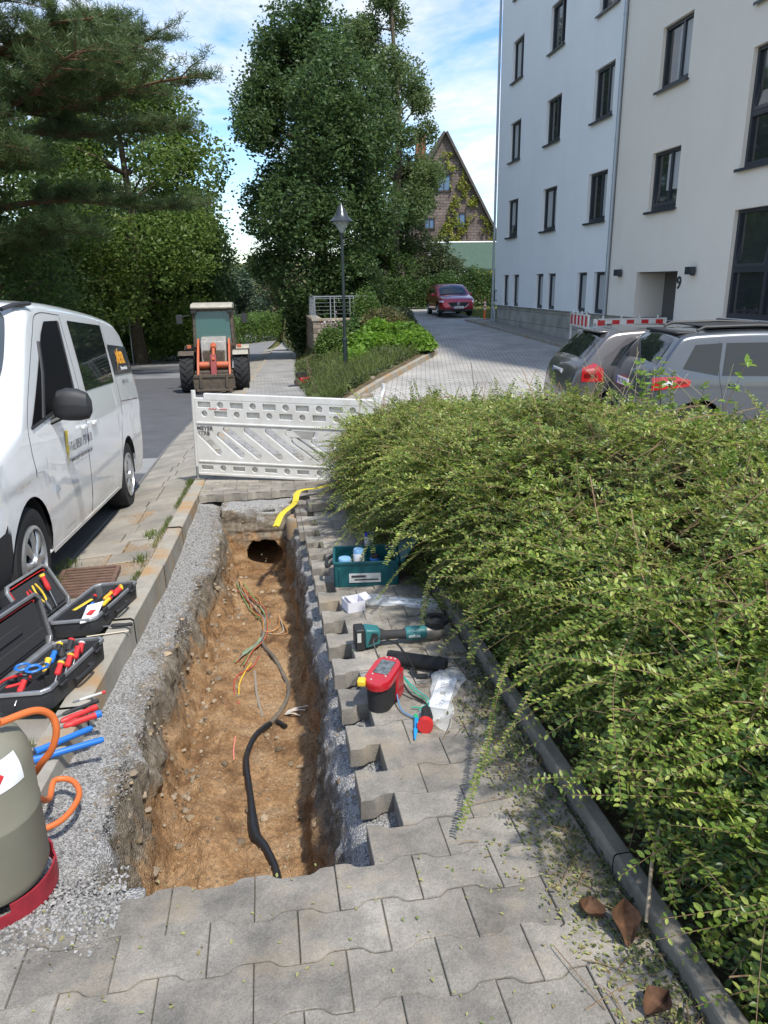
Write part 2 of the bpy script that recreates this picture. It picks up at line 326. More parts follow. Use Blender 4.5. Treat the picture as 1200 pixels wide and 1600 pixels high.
# ---- paving stones, bone shaped, laid with staggered joints
RW, PLN = .16, .24
def wav(j, v):
    ph = ((v-(0 if j % 2 == 0 else .12))/PLN) % 1.0; d = min(ph, 1-ph)     # 0 at the cross joints of row j
    return .0125*(1-2*min(max((d-.17)/.11, 0), 1))
m_pav = mat('grey concrete pavers', (.215, .20, .175), .88, c2=(.32, .295, .255), vs=9, coord='P', bump=.9, bs=150, bdist=.004, island=.16, spec=.25)
def speck(m, sc_=420, amt=.35, lo=.55):
    n = m.node_tree.nodes; l = m.node_tree.links; p = n['Principled BSDF']; src = p.inputs['Base Color'].links[0].from_socket
    g = n.new('ShaderNodeNewGeometry'); nz = n.new('ShaderNodeTexVoronoi'); nz.inputs['Scale'].default_value = sc_; l.new(g.outputs['Position'], nz.inputs['Vector'])
    mr = n.new('ShaderNodeMapRange'); mr.inputs[3].default_value = 1-amt; mr.inputs[4].default_value = 1+amt; l.new(nz.outputs['Color'], mr.inputs[0])
    hs = n.new('ShaderNodeHueSaturation'); l.new(src, hs.inputs['Color']); l.new(mr.outputs[0], hs.inputs['Value']); l.new(hs.outputs[0], p.inputs['Base Color'])
speck(m_pav, 260, .22)
nn_ = m_pav.node_tree.nodes; ll_ = m_pav.node_tree.links; p_ = nn_['Principled BSDF']; s_ = p_.inputs['Base Color'].links[0].from_socket
g_ = nn_.new('ShaderNodeNewGeometry'); z_ = nn_.new('ShaderNodeTexNoise'); z_.inputs['Scale'].default_value = 4.5; z_.inputs['Detail'].default_value = 8; z_.inputs['Roughness'].default_value = .6; ll_.new(g_.outputs['Position'], z_.inputs['Vector'])
r_ = nn_.new('ShaderNodeValToRGB'); r_.color_ramp.elements[0].position = .50; r_.color_ramp.elements[1].position = .72; r_.color_ramp.elements[1].color = (.75, .75, .75, 1); ll_.new(z_.outputs[0], r_.inputs[0])
x_ = nn_.new('ShaderNodeMix'); x_.data_type = 'RGBA'; x_.inputs[7].default_value = (.33, .27, .19, 1); ll_.new(r_.outputs[0], x_.inputs[0]); ll_.new(s_, x_.inputs[6]); ll_.new(x_.outputs[2], p_.inputs['Base Color'])
q_ = x_.outputs[2]; g2_ = nn_.new('ShaderNodeTexNoise'); g2_.inputs['Scale'].default_value = 1.7; g2_.inputs['Detail'].default_value = 9; g2_.inputs['Roughness'].default_value = .7; ll_.new(g_.outputs['Position'], g2_.inputs['Vector'])
m2_ = nn_.new('ShaderNodeMapRange'); m2_.inputs[1].default_value = .35; m2_.inputs[2].default_value = .65; m2_.inputs[3].default_value = .62; m2_.inputs[4].default_value = 1.2; ll_.new(g2_.outputs[0], m2_.inputs[0])
h2_ = nn_.new('ShaderNodeHueSaturation'); ll_.new(q_, h2_.inputs['Color']); ll_.new(m2_.outputs[0], h2_.inputs['Value']); ll_.new(h2_.outputs[0], p_.inputs['Base Color'])
pb = M()
def paver(j, c0, c1, thick=.08, tilt=.0022):
    n = 16; ub = 1.50+j*RW
    xs = [c0+(c1-c0)*i/n for i in range(n+1)]; g = .0013
    xs[0] += g; xs[-1] -= g
    ring = [(x, ub+wav_b(j-1, x)+g) for x in xs]+[(x, ub+RW+wav_b(j, x)-g) for x in reversed(xs)]
    cx, cy = (c0+c1)/2, ub+RW/2; dz = random.uniform(-.003, .003); tx, ty = random.uniform(-tilt, tilt)*6, random.uniform(-tilt, tilt)*6
    def zt(x, y): return float(S(y))+dz+(x-cx)*tx+(y-cy)*ty
    r0 = [(x+(cx-x)*.018, y+(cy-y)*.03, zt(x, y)) for x, y in ring]; r1 = [(x, y, zt(x, y)-.003) for x, y in ring]; r2 = [(x, y, zt(x, y)-thick) for x, y in ring]
    k = len(ring)
    pb.add(r0+r1+r2, [tuple(range(k))]+[(i, k+i, k+(i+1) % k, (i+1) % k) for i in range(k)]+[(k+i, 2*k+i, 2*k+(i+1) % k, k+(i+1) % k) for i in range(k)])
def wav_b(j, v): return wav(j, v)      # boundary between row j and j+1: bulges far at row j cross joints
def row(j, va, vb, **k):
    off = 0 if j % 2 == 0 else .12; i = math.ceil((va-off)/PLN-1e-6)
    c = off+i*PLN
    if c-va > .04: paver(j, va, c, **k)
    while c+PLN <= vb+1e-6: paver(j, c, c+PLN, **k); c += PLN
    if vb-c > .04: paver(j, c, vb, **k)
def edge_v(u): return float(np.interp(u, [1.6, 1.95, 2.4, 2.9, 3.5, 4.5, 5.6, 6.3, 7.3], [.42, .40, .33, .27, .25, .23, .19, .22, .24]))
for j in range(-14, 2): row(j, float(kerb_in(1.5+j*RW))+.005, .925)
for j in range(2, 36):
    u = 1.5+j*RW; e = edge_v(u); off = 0 if j % 2 == 0 else .12
    c = .24 if j % 2 == 0 else .36
    if u > 5.4: c -= .04
    if j == 2: c = .24
    if j == 3: c = .12+.24
    row(j, c, .925)
for j in range(36, 50): row(j, float(kerb_in(1.5+j*RW))+.005, .925)
tag(pb.build('sidewalk', m_pav, smooth=True, ang=30), kind='structure')
# sand bed under the near and side stones
def bed(name, va, vb, ua, ub, m, dz=-.007, n=20):
    return tag(gridmesh(name, [[(a+(c-a)*t, u, float(S(u))+dz) for t in (0, .5, 1)] for u in np.linspace(ua, ub, n) for a, c in [(va(u), vb(u))]], m), kind='structure')
bed('joint_sand', lambda u: float(kerb_in(u)), lambda u: .93, -.8, 1.80, m_joint)
bed('joint_sand', lambda u: max(edge_v(u), .0)+.14, lambda u: .93, 1.80, 7.27, m_joint)
bed('joint_sand', lambda u: float(kerb_in(u)), lambda u: .93, 7.27, 9.5, m_joint)
# far sidewalk: small stones as a brick pattern
def brickmat(name, c1, c2, cm, bw, rh, mort=.006, rot=0, off=.5, rough=.85, bump=.5, vs=1.0, var=.2):
    m = bpy.data.materials.new(name); m.use_nodes = True; n = m.node_tree.nodes; l = m.node_tree.links; p = n['Principled BSDF']; p.inputs['Roughness'].default_value = rough; p.inputs['Specular IOR Level'].default_value = .3
    g = n.new('ShaderNodeNewGeometry'); mp = n.new('ShaderNodeMapping'); mp.inputs['Rotation'].default_value = rot if isinstance(rot, tuple) else (0, 0, rot); l.new(g.outputs['Position'], mp.inputs[0])
    bt = n.new('ShaderNodeTexBrick'); bt.inputs['Color1'].default_value = (*c1, 1); bt.inputs['Color2'].default_value = (*c2, 1); bt.inputs['Mortar'].default_value = (*cm, 1)
    bt.inputs['Scale'].default_value = 1; bt.inputs['Mortar Size'].default_value = mort; bt.inputs['Brick Width'].default_value = bw; bt.inputs['Row Height'].default_value = rh; bt.offset = off
    bt.inputs['Mortar Smooth'].default_value = .3
    l.new(mp.outputs[0], bt.inputs['Vector'])
    nz = n.new('ShaderNodeTexNoise'); nz.inputs['Scale'].default_value = vs; nz.inputs['Detail'].default_value = 8; l.new(g.outputs['Position'], nz.inputs['Vector'])
    mr = n.new('ShaderNodeMapRange'); mr.inputs[1].default_value = .3; mr.inputs[2].default_value = .7; mr.inputs[3].default_value = 1-var; mr.inputs[4].default_value = 1+var; l.new(nz.outputs[0], mr.inputs[0])
    hs = n.new('ShaderNodeHueSaturation'); l.new(bt.outputs[0], hs.inputs['Color']); l.new(mr.outputs[0], hs.inputs['Value']); l.new(hs.outputs[0], p.inputs['Base Color'])
    b = n.new('ShaderNodeBump'); b.inputs['Strength'].default_value = bump; b.inputs['Distance'].default_value = .004; b.invert = True; l.new(bt.outputs['Fac'], b.inputs['Height']); l.new(b.outputs[0], p.inputs['Normal'])
    MATS[name] = m; return m
m_walk = brickmat('far pavers', (.27, .265, .255), (.33, .32, .30), (.14, .13, .11), .22, .16)
m_drv = brickmat('drive pavers', (.34, .33, .31), (.41, .395, .37), (.15, .14, .125), .22, .15, mort=.011, rot=R(12), bump=.6)
def walk_r(u): return float(np.interp(u, [9, 13, 16, 22, 40, 63, 90], [.93, 1.05, 1.05, 1.0, 1.7, 2.9, 5.2]))
tag(gridmesh('sidewalk', [[(a+(c-a)*t, u, float(S(u))) for t in (0, .5, 1)] for u in list(np.arange(9.5, 64, .5))+list(np.arange(64, 90, 2)) for a, c in [(float(kerb_in(u)), walk_r(u))]], m_walk), kind='structure')
# drive
P = []
for u in np.arange(7.9, 46, .35):
    a = .95 if u < 13.6 else float(kv(u)); a = max(a, walk_r(u)) if u < 13.6 else a
    if u < 9.0: a = 3.4
    c = 9.95 if u < 21.5 else (9.0 if u < 32.5 else 12.5)
    P.append([(a+(c-a)*t, u, float(DZ(a+(c-a)*t, u))+.004) for t in np.linspace(0, 1, 26)])
tag(gridmesh('driveway', P, m_drv), kind='structure')
P = [[(v, u, float(DZ(max(v, 3.4), u))-.02) for v in np.linspace(3.4, 10, 8)] for u in np.linspace(0, 8, 10)]
tag(gridmesh('parking_area', P, m_drv), kind='structure')
# pebble strip along the building
m_peb = mat('pebble strip', (.35, .33, .30), .9, c2=(.18, .17, .15), vs=25, coord='P', bump=1, bs=30, bdist=.03, spec=.2)
P = [[(v, u, float(D(u))+.03+.015*float(vn(v*9, u*9))) for v in np.linspace(9.06, 10.04, 12)] for u in np.arange(20.9, 32.6, .08)]
tag(gridmesh('pebble_strip', P, m_peb, smooth=False), kind='structure')
b = M()
for u in np.arange(20.8, 32.6, 1.0): b.box((9.02, u+.49, float(D(u+.5))+.01), (.08, .985, .16))
b.box((9.5, 32.75, float(D(32))+.01), (1.1, .08, .16))
tag(b.build('kerb', m_kerb, bevel=.006), kind='structure')
# kerb round the planting bed
b = M(); kp = [Vector((float(kv(u)), u, 0)) for u in [13.65, 14.15, 15.0, 15.8, 16.8, 17.8, 18.8, 19.8, 20.9, 22, 23.5, 25.1, 27, 29, 31, 33, 35, 37, 38.7]]
for i in range(len(kp)-1):
    a, c = kp[i], kp[i+1]; d = (c-a).normalized(); n = Vector((-d.y, d.x, 0)); 
    za, zc = [float(DZ(p.x+.03, p.y)) for p in (a, c)]
    g = d*.004
    vs = [(a+g)+n*o+Vector((0, 0, za+h)) for o, h in ((-.02, -.1), (-.02, .14), (.13, .14), (.13, -.1))]+[(c-g)+n*o+Vector((0, 0, zc+h)) for o, h in ((-.02, -.1), (-.02, .14), (.13, .14), (.13, -.1))]
    b.add(vs, [(0, 1, 2, 3), (4, 7, 6, 5), (0, 4, 5, 1), (1, 5, 6, 2), (2, 6, 7, 3)])
tag(b.build('kerb', m_kerb, bevel=.008), kind='structure')
# planting bed soil
m_bed = mat('bed soil', (.10, .08, .05), .95, c2=(.16, .13, .08), vs=3, coord='P', bump=1, bs=25, bdist=.04, spec=.1)
def bedz(v, u):
    k = float(kv(u)); t = (v-1.0)/max(k-1.0, .2); return float(DZ(v, u))+.02+.10*t+.28*math.sin(math.pi*min(max(t, 0), 1))*min(1, (u-13)/5)
tag(gridmesh('planting_bed', [[(a+(c-a)*t, u, bedz(a+(c-a)*t, u)) for t in np.linspace(0, 1, 14)] for u in np.arange(13.7, 33.9, .4) for a, c in [(walk_r(u), float(kv(u))-.1)]], m_bed), kind='structure')
# edging stones along the shrub, rounded tops
b = M()
for i in range(-2, 9):
    y0 = i*1.0-.35; n = 6; v0 = lambda y: float(np.interp(y, [-2, 1.1, 4, 8], [.925, .93, .955, .965]))
    dz = random.uniform(-.004, .004)
    prof = [(0, -.2), (0, .048), (.003, .056), (.010, .061), (.050, .062), (.057, .056), (.06, .048), (.06, -.2)]
    b.grid([[(v0(y)+px_, y, float(S(y))+pz+dz) for px_, pz in prof] for y in [y0+.994*k/4 for k in range(5)]])
m_edge = mat('dark weathered edging', (.15, .138, .115), .9, c2=(.25, .225, .185), vs=7, coord='P', bump=.7, bs=90, bdist=.005, spec=.2)
tag(b.build('edging', m_edge, smooth=True, ang=20), kind='structure')
# soil under the shrub
P = [[(v, u, float(S(u))*(1-min(max((v-2.5)/2, 0), 1))+float(D(u) if u > 5 else S(u))*min(max((v-2.5)/2, 0), 1)+.0+.02*float(fbm(v*5, u*5))) for v in np.linspace(.97, 4.2, 24)] for u in np.linspace(-1.5, 8.9, 50)]
tag(gridmesh('shrub_soil', P, m_bed), kind='structure')
# ---------------------------------------------------------------- the trench
def soilmat():
    m = bpy.data.materials.new('dug soil'); m.use_nodes = True; n = m.node_tree.nodes; l = m.node_tree.links; p = n['Principled BSDF']; p.inputs['Roughness'].default_value = .95; p.inputs['Specular IOR Level'].default_value = .15
    at = n.new('ShaderNodeAttribute'); at.attribute_name = 'clay'
    g = n.new('ShaderNodeNewGeometry')
    def noise(s, d=6, r=.6):
        z = n.new('ShaderNodeTexNoise'); z.inputs['Scale'].default_value = s; z.inputs['Detail'].default_value = d; z.inputs['Roughness'].default_value = r; l.new(g.outputs['Position'], z.inputs['Vector']); return z.outputs[0]
    def ramp(src, stops):
        r = n.new('ShaderNodeValToRGB'); e = r.color_ramp.elements
        while len(e) < len(stops): e.new(.5)
        for i, (q, c) in enumerate(stops): e[i].position = q; e[i].color = (*c, 1) if len(c) == 3 else c
        l.new(src, r.inputs[0]); return r.outputs[0]
    def mixc(f, a, b):
        x = n.new('ShaderNodeMix'); x.data_type = 'RGBA'; l.new(f, x.inputs[0]); l.new(a, x.inputs[6]); l.new(b, x.inputs[7]); return x.outputs[2]
    vor = n.new('ShaderNodeTexVoronoi'); vor.inputs['Scale'].default_value = 170; l.new(g.outputs['Position'], vor.inputs['Vector'])
    sp = n.new('ShaderNodeSeparateColor'); l.new(vor.outputs['Color'], sp.inputs[0])
    grav = ramp(sp.outputs[0], [(0, (.19, .19, .185)), (.5, (.35, .345, .335)), (1, (.56, .55, .53))])
    rub = ramp(noise(26, 8, .7), [(.3, (.09, .075, .055)), (.5, (.22, .185, .14)), (.72, (.40, .36, .29))])
    clay = ramp(noise(5, 9, .62), [(.3, (.17, .095, .048)), (.48, (.35, .21, .105)), (.70, (.47, .32, .185))])
    clay2 = ramp(noise(60, 4, .6), [(.3, (.6, .6, .6)), (.7, (1.25, 1.25, 1.25))])
    mu = n.new('ShaderNodeMix'); mu.data_type = 'RGBA'; mu.blend_type = 'MULTIPLY'; mu.inputs[0].default_value = 1; l.new(clay, mu.inputs[6]); l.new(clay2, mu.inputs[7])
    nz = noise(7, 6, .6); ma = n.new('ShaderNodeMath'); ma.operation = 'MULTIPLY_ADD'; ma.inputs[1].default_value = .9; l.new(nz, ma.inputs[0]); 
    sb = n.new('ShaderNodeMath'); sb.operation = 'SUBTRACT'; sb.inputs[1].default_value = .45; l.new(at.outputs['Fac'], sb.inputs[0]); l.new(sb.outputs[0], ma.inputs[2])
    f1 = ramp(ma.outputs[0], [(.16, (0, 0, 0)), (.30, (1, 1, 1))]); f2 = ramp(ma.outputs[0], [(.64, (0, 0, 0)), (.84, (1, 1, 1))])
    c = mixc(f2, mixc(f1, grav, rub), mu.outputs[2]); l.new(c, p.inputs['Base Color'])
    b = n.new('ShaderNodeBump'); b.inputs['Strength'].default_value = .9; b.inputs['Distance'].default_value = .008; 
    bb = n.new('ShaderNodeMath'); bb.operation = 'ADD'; l.new(vor.outputs['Distance'], bb.inputs[0]); l.new(noise(90, 5, .7), bb.inputs[1]); l.new(bb.outputs[0], b.inputs['Height']); l.new(b.outputs[0], p.inputs['Normal'])
    return m
m_dug = soilmat()
def trench_lr(u):
    l_ = np.interp(u, [1.8, 2.5, 3.3, 4.1, 5.4, 6.5, 7.2], [-.60, -.66, -.67, -.62, -.54, -.50, -.46])+.04*fbm(u*2.3, 0, s=31, o=3)
    r_ = np.interp(u, [1.8, 2.3, 2.9, 3.5, 5.3, 6.4, 7.2], [.25, .25, .235, .235, .20, .20, .20])+.03*fbm(u*2.6, 5, s=33, o=3)
    return l_, r_
UF = 6.98      # far end wall
def trench_z(v, u, raw=False):
    """height and clay mix of the dug surface"""
    v = np.asarray(v, float); u = np.asarray(u, float)
    l_, r_ = trench_lr(u)
    wob = .035*fbm(v*3, u*3, s=41, o=4)
    dl = v-l_+wob; dr = r_-v+wob*.7; df = UF-u+wob*1.5; dn = u-1.86
    d = np.minimum(np.minimum(dl, dr), np.minimum(df, dn))
    dep = .70+.0*u
    wl = .125                               # left wall is battered, the right one is steep
    tl = np.clip(dl/wl, 0, 1); tr = np.clip(dr/np.interp(u, [1.8, 2.6, 3.3, 6], [.20, .18, .10, .08]), 0, 1); tf = np.clip(df/.22, 0, 1); tn = np.clip(dn/.05, 0, 1)
    tl = .55*sstep(tl*1.7)+.45*tl**1.6; tr = sstep(tr*.9)/sstep(.9); tf = .35*sstep(tf*2.5)+.65*sstep((tf-.35)/.65)
    h = np.minimum(np.minimum(tl, tr), np.minimum(tf, tn))
    kin = kerb_in(u)
    # gravel shoulders
    face = np.interp(u, [1.5, 2.1, 2.6, 3.2, 5, 7, 7.4], [.0, .01, .05, .11, .15, .09, .07])   # how much kerb shows
    sl = np.clip((l_-v)/np.maximum(l_-kin, .05), 0, 1)       # 0 at the lip, 1 at the kerb
    left = -face-.045*(1-sl)-.02
    right = -.085-.06*np.clip(1-(v-r_)/.12, 0, 1)*np.interp(u, [1.5, 2.0, 2.6, 3], [.2, .4, 1, 1])
    shoulder = np.where(v < (l_+r_)/2, left, right)
    shoulder = np.where((u > UF) & (v > l_) & (v < r_), -.09, shoulder)
    shoulder = np.where((u < 1.9), np.where(v < -.45, -.015-.05*(v > -.3), -.09), shoulder)
    z = shoulder*(1-h)-dep*h
    ins = sstep(h)
    bumps = .020*fbm(v*7, u*7, s=51, o=4)+.016*np.abs(fbm(v*20, u*20, s=52, o=3))+.03*np.maximum(0, fbm(v*5+3, u*4, s=54, o=3)-.1)
    mound = .08*fbm(v*2.2, u*1.7, s=55, o=3)+.05*np.exp(-((v+.38)/.12)**2)*ins+ .035*np.exp(-((v-.12)/.06)**2)*ins
    z = z+bumps*(.35+.9*ins)+mound*ins+(.05*fbm(v*12, u*12, s=57, o=4))*(4*h*(1-h))+.02*fbm(v*4, u*3, s=58, o=4)*(1-h)*(v < l_)
    clay = h*1.15+.14*fbm(v*4, u*4, s=61)+.10*fbm(v*11, u*11, s=62)
    clay = clay+.22*np.exp(-((v-l_)/.07)**2)*(v < r_)+.25*(u > UF-.35)*(h > .02)*(h < .8)
    clay = clay+np.where((v < l_) & (u > 2.2), .10*np.exp(-(l_-v)/.1), 0)
    # grey rubble patches on the floor and banks of brown along the left shoulder
    clay = clay+.12*np.clip(fbm(v*1.5+9, u*1.3, s=63), 0, 1)*(v < l_+.1)*(u > 3)-.35*np.clip(fbm(v*3.1, u*2.7, s=64)-.22, 0, 1)*ins
    clay = np.where(u < 2.6, clay-.25*np.clip(fbm(v*4.1, u*4.7, s=66), 0, 1), clay)
    return S(u)+z, clay
va = []
for a, c, n in ((-.90, -.66, 16), (-.66, -.28, 62), (-.28, .10, 32), (.10, .34, 46), (.34, .93, 22)): va += list(np.linspace(a, c, n, endpoint=False))
va = np.array(va+[.93]); ua = np.concatenate([np.linspace(1.45, 1.82, 14, endpoint=False), np.linspace(1.82, 3.2, 150, endpoint=False), np.linspace(3.2, 6.55, 240, endpoint=False), np.linspace(6.55, 7.1, 170, endpoint=False), np.linspace(7.1, 7.62, 26)])
VV, UU = np.meshgrid(va, ua, indexing='ij')
ZZ, CL = trench_z(VV, UU)
gz = np.gradient(ZZ, axis=0)/np.maximum(np.gradient(VV, axis=0), 1e-4); gu = np.gradient(ZZ, axis=1)/np.maximum(np.gradient(UU, axis=1), 1e-4)
st = np.clip(np.hypot(gz, gu)/4, 0, 1); dep_ = ZZ-S(UU)
off = (.055*fbm(UU*6, dep_*8, VV*2, s=71, o=4)+.024*fbm(UU*24, dep_*26, 0, s=73, o=3))*st
XX = VV-off*np.sign(gz)*(np.abs(gz) > np.abs(gu)); YY = UU+off*(np.abs(gu) >= np.abs(gz))
P = np.stack([XX, YY, ZZ], -1)
# tunnel mouth in the far wall
TC = (-.10, float(S(7.0))-.53); 
fi = np.arange(P.shape[0]*P.shape[1]).reshape(P.shape[:2]); C4 = (P[:-1, :-1]+P[1:, 1:])/2
keep = ~((((C4[..., 0]-TC[0])/.175)**2+((C4[..., 2]-TC[1])/.135)**2 < 1+.35*fbm(C4[..., 0]*14, C4[..., 2]*14, s=5, o=3)) & (C4[..., 1] > 6.6))
tr = gridmesh('trench', P, m_dug, keep=keep); tag(tr, kind='structure')
at = tr.data.attributes.new('clay', 'FLOAT', 'POINT'); at.data.foreach_set('value', CL.ravel().astype(np.float32))
# the bore beyond the mouth
TP = []
for k, y in enumerate(np.linspace(6.68, 8.6, 24)):
    TP.append([(TC[0]+math.cos(a)*(.205-.02*k/24)*(1+.08*float(vn(math.cos(a)*2+5, y*4, math.sin(a)*2))), y, TC[1]-.01+math.sin(a)*(.165-.02*k/24)*(1+.10*float(vn(math.cos(a)*2, y*4, math.sin(a)*2)))) for a in np.linspace(0, 2*math.pi, 36)])
TP.append([(TC[0], 8.6, TC[1])]*36)
TPa = np.array(TP); kk = np.ones((24, 35), bool)
for i in range(24):
    for j in range(35):
        x, y, z = TPa[i, j]; zs = float(trench_z(x, min(y, 7.6))[0])
        if y < 7.2 and z > zs-.0: kk[i, j] = False
tn = gridmesh('trench_bore', TPa, m_dug, keep=kk); tag(tn, kind='structure')
at = tn.data.attributes.new('clay', 'FLOAT', 'POINT'); at.data.foreach_set('value', np.full(25*36, .9, np.float32))
def tz(v, u): return float(trench_z(np.float64(v), np.float64(u))[0])
# ---- loose stones (uncountable)
def stones(name, pos, size, m, flat=.7, kind='stuff', label=None):
    n = len(pos); ph = (1+5**.5)/2
    base = np.array([(1, 0, 0), (-1, 0, 0), (0, 1, 0), (0, -1, 0), (0, 0, 1), (0, 0, -1)], float)
    Fb = np.array([(0, 2, 4), (2, 1, 4), (1, 3, 4), (3, 0, 4), (2, 0, 5), (1, 2, 5), (3, 1, 5), (0, 3, 5)])
    # subdivide the octahedron once for an angular stone
    mid = {}; V = [tuple(x) for x in base]; F = []
    def md(a, b):
        k = (min(a, b), max(a, b))
        if k not in mid: p = (np.array(V[a])+np.array(V[b]))/2; V.append(tuple(p/np.linalg.norm(p))); mid[k] = len(V)-1
        return mid[k]
    for a, b_, c in Fb: x, y, z = md(a, b_), md(b_, c), md(c, a); F += [(a, x, z), (x, b_, y), (z, y, c), (x, y, z)]
    V = np.array(V); F = np.array(F); kf = len(V)
    jit = 1+rng.uniform(-.28, .28, (n, kf, 1)); sc3 = size[:, None, None]*np.stack([rng.uniform(.7, 1.3, n), rng.uniform(.7, 1.2, n), rng.uniform(.5, .9, n)*flat/.7], -1)[:, None, :]
    an = rng.uniform(0, 2*np.pi, n); ca, sa = np.cos(an), np.sin(an); W = V[None]*jit*sc3
    W2 = np.stack([W[..., 0]*ca[:, None]-W[..., 1]*sa[:, None], W[..., 0]*sa[:, None]+W[..., 1]*ca[:, None], W[..., 2]], -1)+pos[:, None, :]
    o = npmesh(name, W2, (F[None]+np.arange(n)[:, None, None]*kf).reshape(-1, 3), m)
    tag(o, kind=kind)
    return o
def on_trench(v, u, lift): return np.stack([v, u, trench_z(v, u)[0]+lift], -1)
m_grav = mat('grey gravel', (.25, .245, .235), .9, island=.55, bump=.3, bs=200, coord='P', spec=.2)
m_rub = mat('brown rubble', (.27, .21, .14), .95, island=.5, bump=.5, bs=120, coord='P', spec=.1)
def scatter(n, ua_, ub_, f):
    u = rng.uniform(ua_, ub_, n*4); v = rng.uniform(-.88, .9, n*4); l_, r_ = trench_lr(u); k = f(v, u, l_, r_)
    return v[k][:n], u[k][:n]
v, u = scatter(34000, 1.9, 7.2, lambda v, u, l, r: ((v < l+.02) & (v > kerb_in(u)+.01)) | ((v > r-.01) & (v < r+.2) & (v < [edge_v(x)+.1 for x in u])))
s = rng.uniform(.0018, .0044, len(v))*(1+(rng.random(len(v)) < .03)*1.3)
stones('gravel', on_trench(v, u, s*.3), s, m_grav)
v, u = scatter(5000, 1.86, 2.0, lambda v, u, l, r: (v > -.85) & (v < l-.01)); 
s = rng.uniform(.002, .005, len(v))
v2 = rng.uniform(-.9, -.50, 2600); u2_ = rng.normal(1.80, .07, 2600); k_ = (u2_ < 1.95) & (rng.random(2600) < np.clip((u2_-1.35+(-.2-v2)*.35)/.5, 0, 1)); v2 = v2[k_]; u2_ = u2_[k_]; s2_ = rng.uniform(.002, .006, len(v2))
stones('gravel', np.concatenate([on_trench(v, u, s*.3), np.stack([v2, u2_, S(u2_)+.002], -1)]), np.concatenate([s, s2_]), m_grav)
v, u = scatter(1300, 2.0, 7.1, lambda v, u, l, r: (v > l-.06) & (v < r+.02))
s = rng.uniform(.003, .008, len(v))*(1+(rng.random(len(v)) < .06)*2.0)
stones('rubble', on_trench(v, u, s*.25), s, m_rub)
v, u = scatter(420, 2.3, 6.6, lambda v, u, l, r: (v > l+.0) & (v < l+.22))
s = rng.uniform(.006, .022, len(v)); stones('rubble', on_trench(v, u, s*.1), s, mat('pale rubble', (.27, .22, .16), .95, island=.45, bump=.6, bs=80, coord='P', spec=.1))
# ---------------------------------------------------------------- apartment building
m_white = mat('white render', (.87, .865, .85), .85, c2=(.83, .825, .81), vs=.6, coord='P', bump=.35, bs=160, bdist=.003, spec=.2)
m_cream = mat('cream render', (.84, .765, .665), .85, c2=(.80, .725, .625), vs=.6, coord='P', bump=.35, bs=160, bdist=.003, spec=.2)
overlay(m_white, (1.3, 1.3, .12), (.55, .54, .52), .5, .8, .10); overlay(m_cream, (1.3, 1.3, .12), (.48, .45, .41), .5, .8, .10)
m_anth = mat('anthracite frame', (.035, .04, .05), .4)
m_glass = mat('window glass', (.03, .036, .04), .04, spec=.9, var=.3, vs=.7)
m_curt = mat('curtain', (.45, .45, .44), .9)
m_plinth = brickmat('concrete plinth', (.42, .39, .34), (.38, .36, .31), (.20, .18, .15), 1.6, .42, mort=.012, rot=(0, R(90), R(90)), bump=.3, vs=2, var=.25)
m_zinc = mat('zinc pipe', (.36, .39, .42), .45, metal=.6)
m_dark = mat('dark interior', (.02, .02, .022), .8)
z0 = 1.6
bd = empty('apartment_building', (10, 20, -.5), 0, 'five storey white and cream apartment block on the right with anthracite windows', 'building')
def L3(x, u, z): return (x-10, u-20, z+.5)
FL = 2.75; holesW = []; holesC = []; wins = []
for c, (a, b_) in (('A', (29.2, 30.42)), ('B', (25.31, 26.6)), ('C', (21.54, 22.83))):
    for k in range(5): 
        zb_ = 1.61+z0+.0+k*FL; holesW.append((a, b_, zb_, zb_+1.36)); wins.append((a, b_, zb_, zb_+1.36, 's', 'W', (c, k)))
for gl in (30.74, 29.5, 26.9, 25.76, 23.22, 21.98):
    holesW.append((gl-.72, gl, -1.03+z0+.01, .18+z0)); wins.append((gl-.72, gl, -1.03+z0+.01, .18+z0, 'g', 'W', None))
for k in range(5):
    zb_ = 1.61+z0+k*FL; holesC.append((17.69, 19.03, zb_, zb_+1.36)); wins.append((17.69, 19.03, zb_, zb_+1.36, 's', 'C', ('D', k)))
for k in range(5):
    zb_ = -.87+z0+k*3.0; 
    for a in (13.0,): holesC.append((a, a+2.29, zb_, zb_+2.2)); wins.append((a, a+2.29, zb_, zb_+2.2, 'q', 'C', ('E', k)))
holesC.append((17.3, 19.34, -3, .14+z0))
